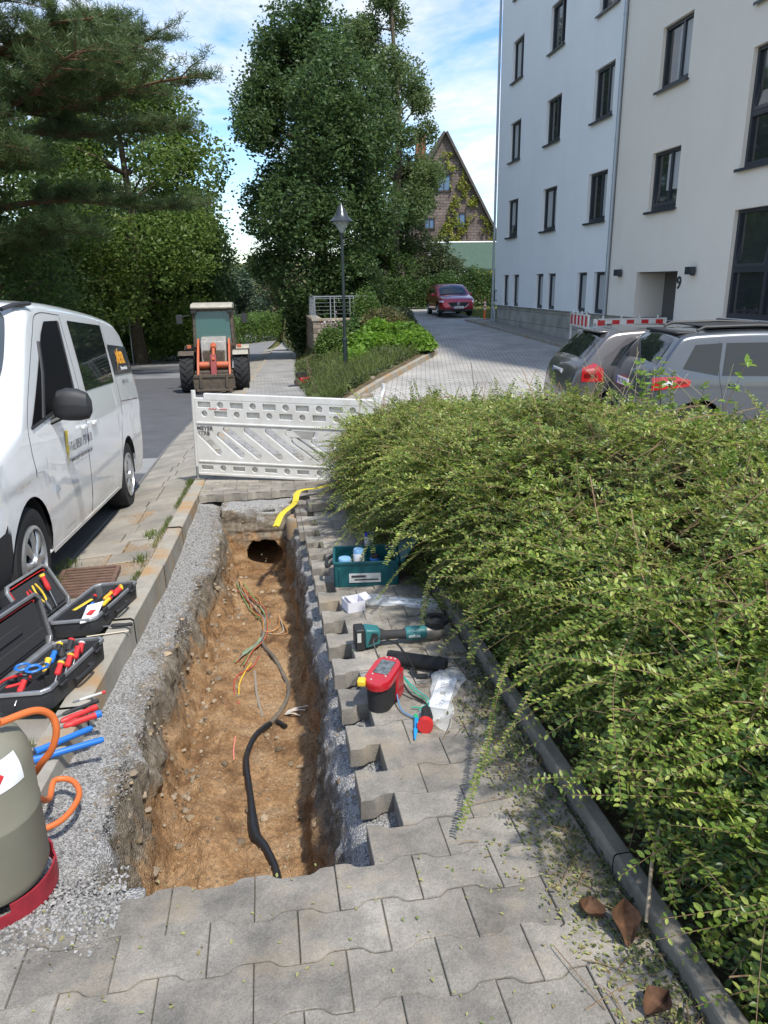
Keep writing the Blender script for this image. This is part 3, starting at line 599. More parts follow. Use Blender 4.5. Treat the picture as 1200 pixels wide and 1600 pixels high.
def wall(name, ua_, ub_, zb_, zt_, holes, m, label):
    us = sorted({ua_, ub_, *[x for h in holes for x in h[:2]]}); zs = sorted({zb_, zt_, *[min(max(x, zb_), zt_) for h in holes for x in h[2:]]}); b = M()
    for i in range(len(us)-1):
        for j in range(len(zs)-1):
            cu, cz = (us[i]+us[i+1])/2, (zs[j]+zs[j+1])/2
            if any(h[0] < cu < h[1] and h[2] < cz < h[3] for h in holes): continue
            b.quad(L3(10, us[i], zs[j]), L3(10, us[i+1], zs[j]), L3(10, us[i+1], zs[j+1]), L3(10, us[i], zs[j+1]))
    for h in holes:
        d = .19 if h[0] != 17.3 else .85; lo = max(h[2], zb_)
        b.quad(L3(10, h[0], lo), L3(10+d, h[0], lo), L3(10+d, h[0], h[3]), L3(10, h[0], h[3])); b.quad(L3(10, h[1], lo), L3(10+d, h[1], lo), L3(10+d, h[1], h[3]), L3(10, h[1], h[3]))
        b.quad(L3(10, h[0], h[3]), L3(10+d, h[0], h[3]), L3(10+d, h[1], h[3]), L3(10, h[1], h[3]))
        if h[2] > zb_: b.quad(L3(10, h[0], lo), L3(10+d, h[0], lo), L3(10+d, h[1], lo), L3(10, h[1], lo))
    # bottom soffit over the plinth
    b.quad(L3(10, ua_, zb_), L3(10.12, ua_, zb_), L3(10.12, ub_, zb_), L3(10, ub_, zb_))
    return tag(b.build(name, m, bd), label)
wall('wall', 21.0, 31.84, -1.03+z0, 15.2, holesW, m_white, 'white rendered wing')
wall('wall', 11.6, 20.97, -1.03+z0, 15.2, [h for h in holesC if h[0] != 17.3]+[(17.3, 19.34, -1.03+z0-.001, .14+z0)], m_cream, 'cream rendered wing')
b = M(); b.quad(L3(10, 31.84, -1.03+z0), L3(22, 31.84, -1.03+z0), L3(22, 31.84, 15.2), L3(10, 31.84, 15.2)); b.quad(L3(10, 11.6, -1.03+z0), L3(22, 11.6, -1.03+z0), L3(22, 11.6, 15.2), L3(10, 11.6, 15.2)); b.quad(L3(22, 11.6, -.6), L3(22, 31.84, -.6), L3(22, 31.84, 15.2), L3(22, 11.6, 15.2))
b.build('end_wall', m_white, bd)
b = M(); b.box(L3(16, 21.7, 15.3), (12.5, 20.7, .25)); b.build('roof', m_anth, bd)
b = M(); b.box(L3(16.05, 25.4, -.05), (11.9, 12.75, 1.2)); b.box(L3(16.05, 14.6, -.05), (11.9, 5.8, 1.2)); b.build('plinth', m_plinth, bd)
b = M(); b.box(L3(10.86, 18.32, .6), (.06, 2.2, 2.6)); b.build('entrance_door', m_anth, bd); b = M(); b.box(L3(10.45, 17.315, .6), (.72, .02, 2.3)); b.box(L3(10.45, 18.32, 1.725), (.72, 2.0, .02)); b.box(L3(10.82, 18.32, .6), (.01, 2.0, 2.25)); b.build('recess_shade_panels', mat('dark recess shade', (.12, .11, .10), .8), bd)  # dark panels added to deepen the shade in the entrance recess
b = M(); b.box(L3(10.85, 18.32, -.32), (1.6, 2.04, .1)); b.build('step', m_kerb, bd)
for (a, c, lo, hi, kind, wing, key) in wins:
    fr = M(); x = 10.12; t = .075; W_ = c-a; H_ = hi-lo
    def bar(u0, u1, z0_, z1_, dx=.0, th=.06): fr.box(L3(x+dx, (u0+u1)/2, (z0_+z1_)/2), (th, u1-u0, z1_-z0_))
    bar(a, a+t, lo, hi); bar(c-t, c, lo, hi); bar(a+t, c-t, lo, lo+t+.03); bar(a+t, c-t, hi-t, hi)
    if kind == 's': bar(a+.36*W_, a+.36*W_+.09, lo+t, hi-t, -.004); bar(a+t, a+.36*W_, lo+t+.03, lo+t+.06, -.004); 
    if kind == 'q': bar((a+c)/2-.045, (a+c)/2+.045, lo+t, hi-t, -.004); bar(a+t, c-t, lo+H_*.43, lo+H_*.43+.11, -.002)
    f = fr.build('window', m_anth, bd, bevel=.004)
    gl = M(); gl.box(L3(10.15, (a+c)/2, (lo+hi)/2), (.006, W_-.06, H_-.06)); gl.build('pane', m_glass, f)
    cw = M(); r = random.random()
    if kind in 'sg' :
        cw.grid([[L3(10.143-.0*i, a+.1+(W_*(.30, .5, .78, .18)[len(wins) % 4 if False else int(a*7+lo*3) % 4] if kind == 's' else W_-.2)*i/10, zz_) for i in range(11)] for zz_ in (lo+.12, hi-.09)]); cw.build('curtain', m_curt, f)
    # tilted sashes
    if (kind == 'q' and key[1] < 3) or (kind == 's' and key in (('D', 1-1), ('A', 0))):
        segs = [(a+t, (a+c)/2-.045), ((a+c)/2+.045, c-t)] if kind == 'q' else [(a+t, c-t)]
        zl = lo+H_*.43+.11 if kind == 'q' else lo+t+.03
        for (p, q) in segs:
            s = M(); 
            def tp(u_, z_, o=0): k_ = (z_-zl)/(hi-t-zl); return L3(10.08+.15*k_+o, u_, z_)
            ring = [(p, zl), (q, zl), (q, hi-t), (p, hi-t)]; ri = [(p+.07, zl+.07), (q-.07, zl+.07), (q-.07, hi-t-.07), (p+.07, hi-t-.07)]
            for i in range(4):
                A_, B_, C_, D_ = ring[i], ring[(i+1) % 4], ri[(i+1) % 4], ri[i]
                s.add([tp(*A_), tp(*B_), tp(*C_), tp(*D_), tp(*A_, .05), tp(*B_, .05), tp(*C_, .05), tp(*D_, .05)], [(0, 1, 2, 3), (0, 4, 5, 1), (2, 6, 7, 3), (4, 7, 6, 5)])
            s.build('sash', m_anth, f); g2 = M(); g2.quad(*[tp(*q_, .02) for q_ in ri]); g2.build('sash_glass', m_glass, f)
    if kind != 'g':
        sl = M(); sl.box(L3(10.05, (a+c)/2+.02, lo-.025), (.26, W_+.14, .03)); sl.box(L3(9.925, (a+c)/2+.02, lo-.045), (.012, W_+.14, .05)); sl.build('window_sill', m_anth, f)
b = M(); b.tube([L3(9.93, 20.98, 15.2), L3(9.93, 20.98, -1.03+z0)], .05, 12); b.build('downpipe', m_zinc, bd, smooth=True)
for z_ in (2.2, 5.2, 8.2, 11.2): b = M(); b.lathe([(.06, -.03), (.062, .03)], L3(9.93, 20.98, z_), 12); b.build('pipe_bracket', m_zinc, bd)
b = M(); b.tube(spline([L3(9.93, 31.9, 15.2), L3(9.93, 31.9, 1.0), L3(9.93, 31.9, .55), L3(9.98, 31.75, .3), L3(9.98, 31.7, -.15)], 6), .05, 12); b.build('downpipe', m_zinc, bd, smooth=True)
for u_ in (20.25, 16.6):
    b = M(); b.box(L3(9.9, u_, .14+z0), (.12, .26, .17)); b.box(L3(9.97, u_, .08+z0), (.06, .12, .1)); b.build('wall_lamp', m_anth, bd, bevel=.004)
b = M(); b.box(L3(9.9, 31.5, .95), (.03, .03, .45)); b.box(L3(9.96, 31.5, 1.15), (.1, .03, .03)); b.box(L3(9.96, 31.5, .75), (.1, .03, .03)); b.build('bracket', m_anth, bd)
text('house_number', '9', .42, m_anth, frame3(L3(9.985, 17.16+.12, 1.45-.12), (0, -1, 0), (0, 0, 1)), bd, ext=.012)
# ---------------------------------------------------------------- brick-and-shingle gable house behind
m_shing = brickmat('brown wall shingles', (.15, .118, .105), (.20, .16, .145), (.08, .065, .055), .5, .22, mort=.02, rot=(R(90), 0, 0), bump=.7, vs=1.2, var=.25)
m_tile = mat('dark roof tiles', (.10, .085, .075), .8, var=.4, vs=4)
hs_ = empty('gable_house', (16, 62, -.3), R(-6), 'steep brown shingled gable house behind the hedge with ivy on its wall', 'house')
xr, xl, ap, ez = 4.6, -6.6, 12.9, 3.2; ax = -.9
b = M(); wall_poly = [(xl, 0), (xr, 0), (xr, ez), (ax, ap), (xl, ez)]; b.prism(wall_poly, (0, 10), lambda p, t: (p[0], t, p[1])); b.build('wall', m_shing, hs_)
b = M()
for s_, x1 in ((1, xr), (-1, xl)):
    dx, dz = (x1-ax), (ez-ap); ln = math.hypot(dx, dz); n_ = Vector((-dz*s_, 0, abs(dx)))/ln if s_ > 0 else Vector((dz, 0, abs(dx)))/ln
    n_ = Vector((abs(dz)*s_, 0, abs(dx)))/ln; e_ = Vector((dx, 0, dz))/ln
    a0 = Vector((ax, -.35, ap)); a1 = Vector((x1, -.35, ez))+e_*.5
    vs = [a0, a1, a1+n_*.18, a0+n_*.18]; b.add(vs+[p+Vector((0, 10.7, 0)) for p in vs], [(0, 1, 2, 3), (4, 7, 6, 5), (0, 4, 5, 1), (1, 5, 6, 2), (2, 6, 7, 3), (3, 7, 4, 0)])
rf = b.build('roof', m_tile, hs_)
b = M(); b.box((-2.6, 2.2, 12.0), (.8, .8, 2.4)); b.box((-2.6, 2.2, 13.25), (.9, .9, .12)); b.build('chimney', mat('red brick chimney', (.30, .12, .07), .9, var=.4, vs=8), rf)
m_pane = mat('house window glass', (.12, .2, .32), .08, spec=.8); m_hwf = mat('dark brown frame', (.05, .035, .03), .6)
for (x_, z_, w_, h_) in ((-.95, 9.3, 1.05, 1.2), (.35, 6.5, .95, 1.15), (-2.1, 6.3, .8, .8)):
    b = M(); 
    for dx, dz, ww, hh in ((-w_/2, 0, .12, h_+.12), (w_/2, 0, .12, h_+.12), (0, h_/2, w_, .12), (0, -h_/2, w_, .12), (0, 0, .05, h_)): b.box((x_+dx, -.04, z_+dz), (ww, .1 if ww != .05 else .08, hh))
    wn = b.build('window', m_hwf, hs_); b = M(); b.box((x_, -.01, z_), (w_-.1, .03, h_-.1)); b.build('pane', m_pane, wn)
# garage with a green felt roof, and a greenhouse
gr = empty('garage', (14.6, 52, 0), R(-4), 'low garage with green felt roof and white verge boards behind the hedge', 'garage')
b = M(); b.prism([(-2.1, .2), (3.6, .2), (3.6, 2.4), (-2.1, 2.4)], (0.2, 5), lambda p, t: (p[0], t, p[1])); b.build('wall', mat('garage wall', (.35, .33, .30), .9), gr)
b = M(); b.add([(-2.25, -.1, 2.25), (3.9, -.1, 2.25), (3.9, 3.2, 4.1), (-2.95, 3.2, 4.1), (-2.25, -.1, 2.35), (3.9, -.1, 2.35), (3.9, 3.2, 4.2), (-2.95, 3.2, 4.2)], [(0, 1, 2, 3), (4, 7, 6, 5), (0, 4, 5, 1), (1, 5, 6, 2), (2, 6, 7, 3), (3, 7, 4, 0)])
rf = b.build('roof', mat('green felt', (.06, .105, .075), .9, var=.2, vs=6), gr)
b = M(); b.tube([(-2.28, -.14, 2.36), (-2.98, 3.2, 4.22)], .07, 4); b.tube([(-2.98, 3.2, 4.22), (3.9, 3.2, 4.22)], .07, 4); b.build('verge_board', mat('white board', (.75, .75, .73), .6), rf)
gh = empty('greenhouse', (12.3, 48.4, 0), R(-3), 'small white greenhouse with curved film roof in front of the garage', 'greenhouse')
b = M(); arc = [(1.45*math.cos(a)+.25, .75+1.55*math.sin(a)) for a in np.linspace(0, math.pi, 13)]
b.grid([[(x_, y_, z_) for x_, z_ in [(1.7, .2)]+arc+[(-1.2, .2)]] for y_ in (0, 2.5)]); b.add([(x_, 0, z_) for x_, z_ in [(1.7, .2)]+arc+[(-1.2, .2)]], [tuple(range(15))]); b.build('film_cover', mat('white greenhouse film', (.62, .66, .66), .35, var=.15, vs=3), gh, smooth=True)
b = M(); b.box((-1.55, -.3, 1.1), (1.0, .9, 1.6)); b.add([(-2.1, -.8, 1.85), (-1.0, -.8, 1.85), (-1.0, .2, 2.35), (-2.1, .2, 2.35)], [(0, 1, 2, 3)]); b.build('glass_porch', mat('greenhouse glass', (.45, .5, .48), .2), gh)
# ---------------------------------------------------------------- car bodies
def car(root, Lr, W2, prof, zb, ax_r, ax_f, wr, mbody, tum=.16, belt=.95, plan_f=.5, plan_r=.18, nar_f=.26, nar_r=.12, arch=1.12, crown=.05, shoulder=.06, crease=None, name='body', mlow=None, lowz=None, narrow_top=None):
    """prof: closed outline in (x,z), rear bottom over the roof to front bottom. returns W(x,z), zt(x)"""
    prof = [tuple(p) for p in spline([(x, z, 0) for x, z in prof], 5)] if True else prof
    prof = [(p[0], p[1]) for p in prof]
    xs_p = np.array([p[0] for p in prof]); zs_p = np.array([p[1] for p in prof])
    def zt(x):
        best = zb
        c = (xs_p[:-1]-x)*(xs_p[1:]-x) <= 0
        for i in np.nonzero(c)[0]:
            d = xs_p[i+1]-xs_p[i]; t = 0 if abs(d) < 1e-9 else (x-xs_p[i])/d; best = max(best, zs_p[i]+t*(zs_p[i+1]-zs_p[i]))
        return best
    x0, x1 = xs_p.min(), xs_p.max()
    def Wb(x, z):
        w_ = W2
        if z > belt: w_ -= tum*((z-belt)/.8)**1.15
        if z < .5: w_ -= .05*((.5-z)/.35)**2
        w_ += .012*math.sin(max(0, min(1, (z-.35)/(belt-.35)))*math.pi)
        if crease: zc = crease(x); w_ -= .014*max(0, min(1, (zc+.02-z)/.05)) if z < zc+.02 else 0
        f = (x-(x1-plan_f))/plan_f
        if f > 0: w_ -= nar_f*(1-math.sqrt(max(0, 1-min(f, 1)**2.2)))*1.0
        f = ((x0+plan_r)-x)/plan_r
        if f > 0: w_ -= nar_r*(1-math.sqrt(max(0, 1-min(f, 1)**2)))
        return w_
    def W(x, z):
        w_ = Wb(x, z); t = zt(x); d = z-(t-shoulder)
        if d > 0: w_ -= shoulder*(1-math.sqrt(max(0, 1-(min(d/shoulder, 1))**2)))
        return w_
    cols = sorted(set(np.round(np.concatenate([np.linspace(x0+.001, x1-.001, 90), x0+.001+np.array([.01, .03, .06]), x1-.001-np.array([.01, .03, .06]), ax_r+wr*arch*np.cos(np.linspace(0, np.pi, 17)), ax_f+wr*arch*np.cos(np.linspace(0, np.pi, 17))]), 4)))
    def zbot(x):
        z = zb
        for a in (ax_r, ax_f):
            d = abs(x-a)
            if d < wr*arch+1e-4: z = max(z, wr+math.sqrt(max(0, (wr*arch)**2-d*d)))
        return z
    b = M()
    for s in (-1, 1):
        g = []
        for x in cols:
            lo, hi = zbot(x), zt(x); hi = max(hi, lo+.01); zsx = list(np.linspace(lo, hi-shoulder*1.0, 13)) if hi-lo > .15 else list(np.linspace(lo, max(lo, hi-shoulder), 13))
            zsx += [hi-shoulder*(1-k) for k in (.25, .5, .7, .85, .95, 1)] if hi-lo > .15 else list(np.linspace(zsx[-1], hi, 6))
            g.append([(x, s*W(x, z), z) for z in zsx])
        b.grid(g)
    # the strip over the top, front and back
    g = []; ny = 14
    for (x, z) in prof:
        w_ = max(W(min(max(x, x0+.001), x1-.001), min(z, zt(min(max(x, x0+.001), x1-.001)))), .05); row_ = []
        i = len(g)
        for k in range(ny+1):
            t = -1+2*k/ny; q = 1-t*t
            # bulge forwards at the nose and upwards on the roof
            dxn = 0
            if x > x1-.4: dxn = .10*q*min(1, (x-(x1-.4))/.35)
            if x < x0+.2: dxn = -.05*q
            row_.append((x+dxn, t*w_, z+crown*q*(1 if z > belt*.8 else .2)))
        g.append(row_)
    b.grid(g)
    me = b.build(name, [mbody]+([mlow] if mlow else []), root, smooth=True, ang=50)
    if mlow:
        for p in me.data.polygons:
            c = p.center
            if lowz(c.x, c.y, c.z): p.material_index = 1
    # wheel housings
    b = M()
    for a in (ax_r, ax_f):
        for s in (-1, 1):
            b.grid([[(a+wr*arch*math.cos(t)*1.0, s*y_, wr+wr*arch*math.sin(t)) for t in np.linspace(-.1, math.pi+.1, 14)] for y_ in (W2-.03, W2-.32)])
            b.add([(a+wr*arch*math.cos(t), s*(W2-.32), wr+wr*arch*math.sin(t)) for t in np.linspace(-.4, math.pi+.4, 14)], [tuple(range(14))])
    b.box(((x0+x1)/2, 0, zb+.06), (x1-x0-.4, W2*1.7, .1))
    b.build('wheel_housing', m_dark, root)
    return W, zt, zbot
def pane(root, name, W, bot, top, m, s=1, n=14, off=.005, k=6):
    """a pane on the side skin between two (x,z) polylines"""
    def samp(pl, t):
        d = [0]
        for i in range(len(pl)-1): d.append(d[-1]+math.dist(pl[i], pl[i+1]))
        return (float(np.interp(t*d[-1], d, [p[0] for p in pl])), float(np.interp(t*d[-1], d, [p[1] for p in pl])))
    b = M(); g = []
    for i in range(n+1):
        a, c = samp(bot, i/n), samp(top, i/n); r = []
        for j in range(k+1): x = a[0]+(c[0]-a[0])*j/k; z = a[1]+(c[1]-a[1])*j/k; r.append((x, s*(W(x, z)+off), z))
        g.append(r)
    b.grid(g); return b.build(name, m, root, smooth=True, ang=180)
def strip(root, name, W, path, r, m, s=1, off=.003, n=6): 
    b = M(); b.tube([(x, s*(W(x, z)+off), z) for x, z in path], r, n); return b.build(name, m, root, smooth=True)
def across(root, name, prof, W, zt, xa, xb, ins, m, off=.006, crown=.05, inst=None, n=10):
    """pane lying on the profile between two profile points (windscreen, rear screen)"""
    b = M(); g = []
    (ax_, az_), (bx_, bz_) = xa, xb; d = Vector((bx_-ax_, 0, bz_-az_)).normalized(); nrm = Vector((-d.z, 0, d.x)); 
    if nrm.z < 0: nrm = -nrm
    inst = inst if inst is not None else ins
    for i in range(n+1):
        t = i/n; x = ax_+(bx_-ax_)*t; z = max(az_+(bz_-az_)*t, zt(x)-.01); w_ = W(x, min(z, zt(x)))-(ins+(inst-ins)*t)
        row_ = []
        for k in range(13):
            q = -1+2*k/12; bul = crown*(1-q*q)*1.0; p = Vector((x, q*w_, z))+nrm*off; p.z += bul*.95+.012*math.sin(math.pi*t); row_.append(tuple(p))
        g.append(row_)
    b.grid(g); return b.build(name, m, root, smooth=True, ang=180)
m_tyre = mat('tyre rubber', (.025, .025, .026), .85, bump=.4, bs=80, spec=.3); m_rim = mat('silver hubcap', (.52, .53, .54), .35, metal=.75, var=.1); m_rimd = mat('dark rim', (.06, .06, .065), .5, metal=.3)
def wheel(root, x, y, r, w, m=m_rim, ns=7, s=1, rr=.64, z=None):
    z = r if z is None else z
    b = M(); pr = [(r*rr, -w*.42), (r*.80, -w*.5), (r*.95, -w*.46), (r, -w*.30), (r, -.01), (r*.985, -.005), (r*.985, .005), (r, .01), (r, w*.30), (r*.95, w*.46), (r*.80, w*.5), (r*rr, w*.42)]
    b.lathe(pr, (x, y, z), 40, 'Y', close=True); wh = b.build('wheel', m_tyre, root, smooth=True, ang=30)
    b = M(); q = r*rr; yo = y+s*w*.36; b.lathe([(q, -s*.02), (q*1.02, s*.03), (q*.93, s*.035), (q*.90, 0)], (x, yo, z), 36, 'Y')
    b.lathe([(0.001, s*.045), (q*.2, s*.045), (q*.24, s*.025), (q*.24, -s*.0)], (x, yo, z), 20, 'Y')
    for i in range(ns):
        a = 2*math.pi*i/ns; da = math.pi/ns*.62
        P = []
        for rad, hw, dy in ((q*.2, da*1.0, .03), (q*.6, da*.9, .035), (q*.95, da*1.0, .022)):
            P.append([(x+rad*math.cos(a-hw), yo+s*(dy-.012), z+rad*math.sin(a-hw)), (x+rad*math.cos(a-hw*.6), yo+s*dy, z+rad*math.sin(a-hw*.6)), (x+rad*math.cos(a+hw*.6), yo+s*dy, z+rad*math.sin(a+hw*.6)), (x+rad*math.cos(a+hw), yo+s*(dy-.012), z+rad*math.sin(a+hw))])
        b.grid(P)
    b.build('rim', m, wh, smooth=True, ang=40)
    b = M(); b.lathe([(.001, -s*.01), (q*.97, -s*.01)], (x, yo, z), 30, 'Y'); b.build('brake_disc', m_dark, wh); return wh
m_blk = mat('black plastic', (.022, .023, .025), .55, bump=.15, bs=300); m_carglass = mat('car glass', (.012, .016, .017), .03, spec=.8); m_red = mat('red tail lamp', (.45, .015, .02), .12, coat=1); m_lampg = mat('lamp glass', (.7, .72, .75), .1, coat=1)
m_seam = mat('panel gap', (.03, .03, .03), .8); m_chrome = mat('chrome', (.7, .7, .7), .15, metal=1)
# ---------------------------------------------------------------- white van
m_van = mat('white van paint', (.78, .79, .80), .25, coat=1, var=.03, vs=3)
overlay(m_van, (2.5, 2.5, 5), (.34, .29, .22), .38, .75, .75, zmax=.75)
VSL = .083
vz = .0
van = empty('parked_van', (0, 0, 0), 0, 'white panel van with lettering on its side parked at the left kerb', 'van')
# local x forward (towards the camera = -Y), rear axle at x=1.045
yc = -1.388-.964; 
f_ = Vector((0, -math.cos(math.atan(VSL)), math.sin(math.atan(VSL)))); l_ = Vector((1, 0, 0)); n_ = f_.cross(l_)
mm = Matrix((f_, l_, n_)).transposed().to_4x4(); mm.translation = Vector((yc, 7.54, -.565))-f_*1.045; van.matrix_world = mm
prof = [(.06, .42), (.0, .55), (.0, .8), (.015, 1.1), (.07, 1.45), (.16, 1.72), (.30, 1.84), (.6, 1.885), (1.5, 1.915), (2.6, 1.92), (3.15, 1.895), (3.42, 1.83), (3.8, 1.55), (4.18, 1.24), (4.32, 1.15), (4.7, 1.04), (4.95, .90), (5.08, .72), (5.13, .52), (5.12, .38), (5.05, .24)]
ax_r, ax_f, wr = 1.045, 4.245, .335
crz = lambda x: .80+.055*(5-x)*.55
vW, vzt, vzb = car(van, 5.14, .964, prof, .27, ax_r, ax_f, wr, m_van, tum=.17, belt=1.08, plan_f=.75, plan_r=.22, nar_f=.30, nar_r=.10, arch=1.16, crown=.035, shoulder=.09, crease=crz,
    mlow=m_blk, lowz=lambda x, y, z: (x > 4.66 and z < .60) or (x > 4.2 and z < .62 and x > 4.60) or (z < .31 and x < .5))
for s in (-1, 1):
    for a in (ax_r, ax_f): wheel(van, a, s*(.964-.125), wr, .215, s=s, ns=8)
    # front side window: unlit cab painted black on the left pane, quarter light ahead
    pane(van, 'side_window', vW, [(4.07, 1.11), (2.84, 1.24)], [(3.20, 1.68), (3.02, 1.77), (2.62, 1.79)], mat('window painted dark', (.004, .004, .005), .6, spec=.1) if s > 0 else m_carglass, s, off=.004)
    strip(van, 'window_bar', vW, [(3.80, 1.14), (3.50, 1.42), (3.34, 1.62)], .016, m_blk, s)
    for pth in ([(2.86, 1.25), (2.64, 1.78)], [(4.06, 1.11), (2.82, 1.235)]): strip(van, 'window_seal', vW, pth, .011, m_blk, s)
    pane(van, 'side_window', vW, [(2.50, 1.25), (1.32, 1.27)], [(2.33, 1.80), (1.10, 1.80)], m_carglass, s, off=.005)
    # seams: doors, sliding door rail
    for pth in ([(2.52, 1.82), (2.68, 1.25), (2.72, .9), (2.72, .5), (2.72, .32)], [(2.5, 1.835), (3.1, 1.82), (3.38, 1.68), (4.05, 1.2), (4.14, 1.0), (4.10, .82)], [(1.04, 1.83), (1.18, 1.25), (1.30, .8), (1.40, .45)], [(1.2, 1.08), (.15, 1.05)]):
        pp = [(float(p[0]), float(p[1])) for p in spline([(x, z, 0) for x, z in pth], 5)]; strip(van, 'door_seam', vW, pp, .0035, m_seam, s, off=-.001, n=5)
    strip(van, 'fuel_cap', vW, [(3.72, .68), (3.70, .68)], .028, m_zinc, s, off=-.004, n=14) if s > 0 else None
    # door handles
    for x in (2.85, 2.5): b = M(); b.box((x, s*(vW(x, 1.0)+.02), 1.0), (.17, .025, .035)); b.build('door_handle', m_van, van, bevel=.01)
    # mirror
    b = M(); x0_, y0_, z0_ = 3.58, vW(3.58, 1.2), 1.12
    P = []
    for i, (yy, sx, sz, dz) in enumerate(((.03, .03, .06, -.02), (.06, .055, .095, 0), (.12, .065, .108, .005), (.19, .06, .104, 0), (.245, .045, .085, -.008), (.268, .015, .04, -.012))):
        P.append([(x0_+sx*math.copysign(abs(math.cos(a))**.8, math.cos(a)), s*(y0_+yy), z0_+.09+dz+sz*math.copysign(abs(math.sin(a))**.8, math.sin(a))) for a in np.linspace(0, 2*math.pi, 17)])
    b.grid(P); b.add(P[0][:-1], [tuple(range(16))]); b.add(P[-1][:-1], [tuple(range(16))]); mi_ = b.build('mirror', m_blk, van, smooth=True)
    b = M(); b.tube([(x0_+.06, s*(y0_-.03), z0_-.03), (x0_, s*(y0_+.06), z0_+.01)], .035, 8, flat=.6); b.build('mirror_arm', m_blk, mi_, smooth=True)
    pane(van, 'head_lamp', vW, [(4.78, .72), (5.02, .74)], [(4.62, .98), (4.88, .92)], m_lampg, s, off=.004)
    strip(van, 'side_trim', vW, [(4.6, .30), (1.6, .30)], .012, m_van, s, off=-.004)
pane(van, 'sign_panel', vW, [(1.16, 1.33), (.20, 1.33)], [(1.08, 1.62), (.16, 1.60)], mat('dark sign film', (.02, .024, .04), .3, coat=.5), 1, off=.009)
def side_text(name, s_, x, z, size, m, sx=1, bold=0):
    p = Vector((x, vW(x, z)+.011, z)); q = Vector((x-.5, vW(x-.5, z)+.011, z)); r = Vector((x, vW(x, z+size)+.011, z+size))
    return text(name, s_, size, m, frame3(p, q-p, r-p), van, ext=.0005, sx=sx, bold=bold)
m_or = mat('orange print', (.85, .38, .03), .5); m_ink = mat('dark grey print', (.05, .05, .055), .5); m_wp = mat('white print', (.8, .8, .8), .5); m_yel = mat('yellow print', (.9, .62, .05), .5)
side_text('sign_lettering', 'MEYER', .83, 1.44, .16, m_or, sx=.78, bold=.008); side_text('sign_lettering', 'Elektrotechnik', .80, 1.37, .055, m_wp, sx=1.1)
side_text('lettering', 'Tel.: 03501 / 57 13 13', 3.30, .87, .095, m_ink, sx=.80, bold=.0004); side_text('lettering', 'www.meyer-elektrotechnik.info', 3.30, .79, .056, m_ink, sx=.92)
side_text('lettering', '03501 / 57 13 13', .92, 1.24, .05, m_ink)
def bolt(x, z, h):
    b = M(); pts = [(.35, 1), (1, 1), (.62, .58), (.95, .58), (.25, 0), (.42, .42), (.05, .42)]
    b.quad(*[(x-px_*h*.45, vW(x, z)+.012, z+pz*h) for px_, pz in pts]); return b
bolt(3.42, .76, .26).build('lightning_mark', m_yel, van); bolt(1.02, 1.36, .22).build('lightning_mark', m_or, van)
across(van, 'windscreen', prof, vW, vzt, (4.24, 1.20), (3.44, 1.82), .025, mat('windscreen glass', (.05, .06, .065), .03, spec=1), off=.016, crown=.035, inst=.045)
# seat behind the window painted dark
b = M(); b.box((3.05, .45, .95), (.14, .46, .75)); b.box((3.03, .45, 1.42), (.12, .26, .22)); b.build('seat', mat('seat fabric', (.04, .04, .045), .9), van, bevel=.04)
b = M(); b.tube([(3.50, .70, 1.83), (3.40, .76, 1.865), (3.22, .79, 1.88)], .03, 8, flat=.5); b.build('roof_trim', m_blk, van, smooth=True)
# ---------------------------------------------------------------- parked cars
def plate(root, txt, mtx, scale=1):
    b = M(Matrix(mtx)); b.box((0, 0, .003), (.52, .11, .008)); p = b.build('number_plate', mat('plate white', (.75, .75, .75), .4), root)
    b = M(Matrix(mtx)); b.box((-.24, 0, .0078), (.04, .106, .001)); b.build('plate_band', mat('plate blue', (.02, .06, .4), .4), p)
    text('plate_lettering', txt, .10, m_ink, Matrix(mtx) @ Matrix.Translation((-.20, -.036, .0085)), p, sx=.86)
    return p
m_g1 = mat('warm grey metallic paint', (.13, .122, .122), .32, metal=.55, coat=1); m_g2 = mat('blue grey metallic paint', (.10, .112, .128), .3, metal=.55, coat=1)
c1 = empty('parked_car', (4.98, 12.2, -.80), R(-5), 'warm grey hatchback with big red tail lamp, farther of the two grey cars', 'car')
p1 = [(.05, .3), (.0, .45), (.02, .72), (.10, .98), (.22, 1.12), (.45, 1.38), (.62, 1.53), (.9, 1.585), (1.6, 1.605), (2.3, 1.56), (2.75, 1.42), (3.3, 1.10), (3.45, 1.03), (3.9, .90), (4.05, .78), (4.12, .55), (4.1, .3)]
W1, zt1, zb1 = car(c1, 4.12, .86, p1, .24, .72, 3.22, .32, m_g1, tum=.20, belt=.98, plan_f=.6, plan_r=.5, nar_f=.24, nar_r=.2, arch=1.12, crown=.04, shoulder=.07)
c2 = empty('parked_car', (5.42, 10.55, -.79), R(-8), 'blue grey compact SUV with black roof rails, nearer of the two grey cars', 'car')
p2 = [(.05, .35), (.0, .5), (.02, .8), (.08, 1.0), (.2, 1.2), (.42, 1.50), (.55, 1.60), (.9, 1.635), (1.7, 1.65), (2.4, 1.60), (2.8, 1.44), (3.25, 1.13), (3.4, 1.06), (3.95, .95), (4.08, .8), (4.13, .55), (4.1, .35)]
W2_, zt2, zb2 = car(c2, 4.13, .88, p2, .30, .78, 3.30, .34, m_g2, tum=.20, belt=1.0, plan_f=.6, plan_r=.45, nar_f=.24, nar_r=.16, arch=1.13, crown=.04, shoulder=.07, mlow=m_blk, lowz=lambda x, y, z: z < .42)
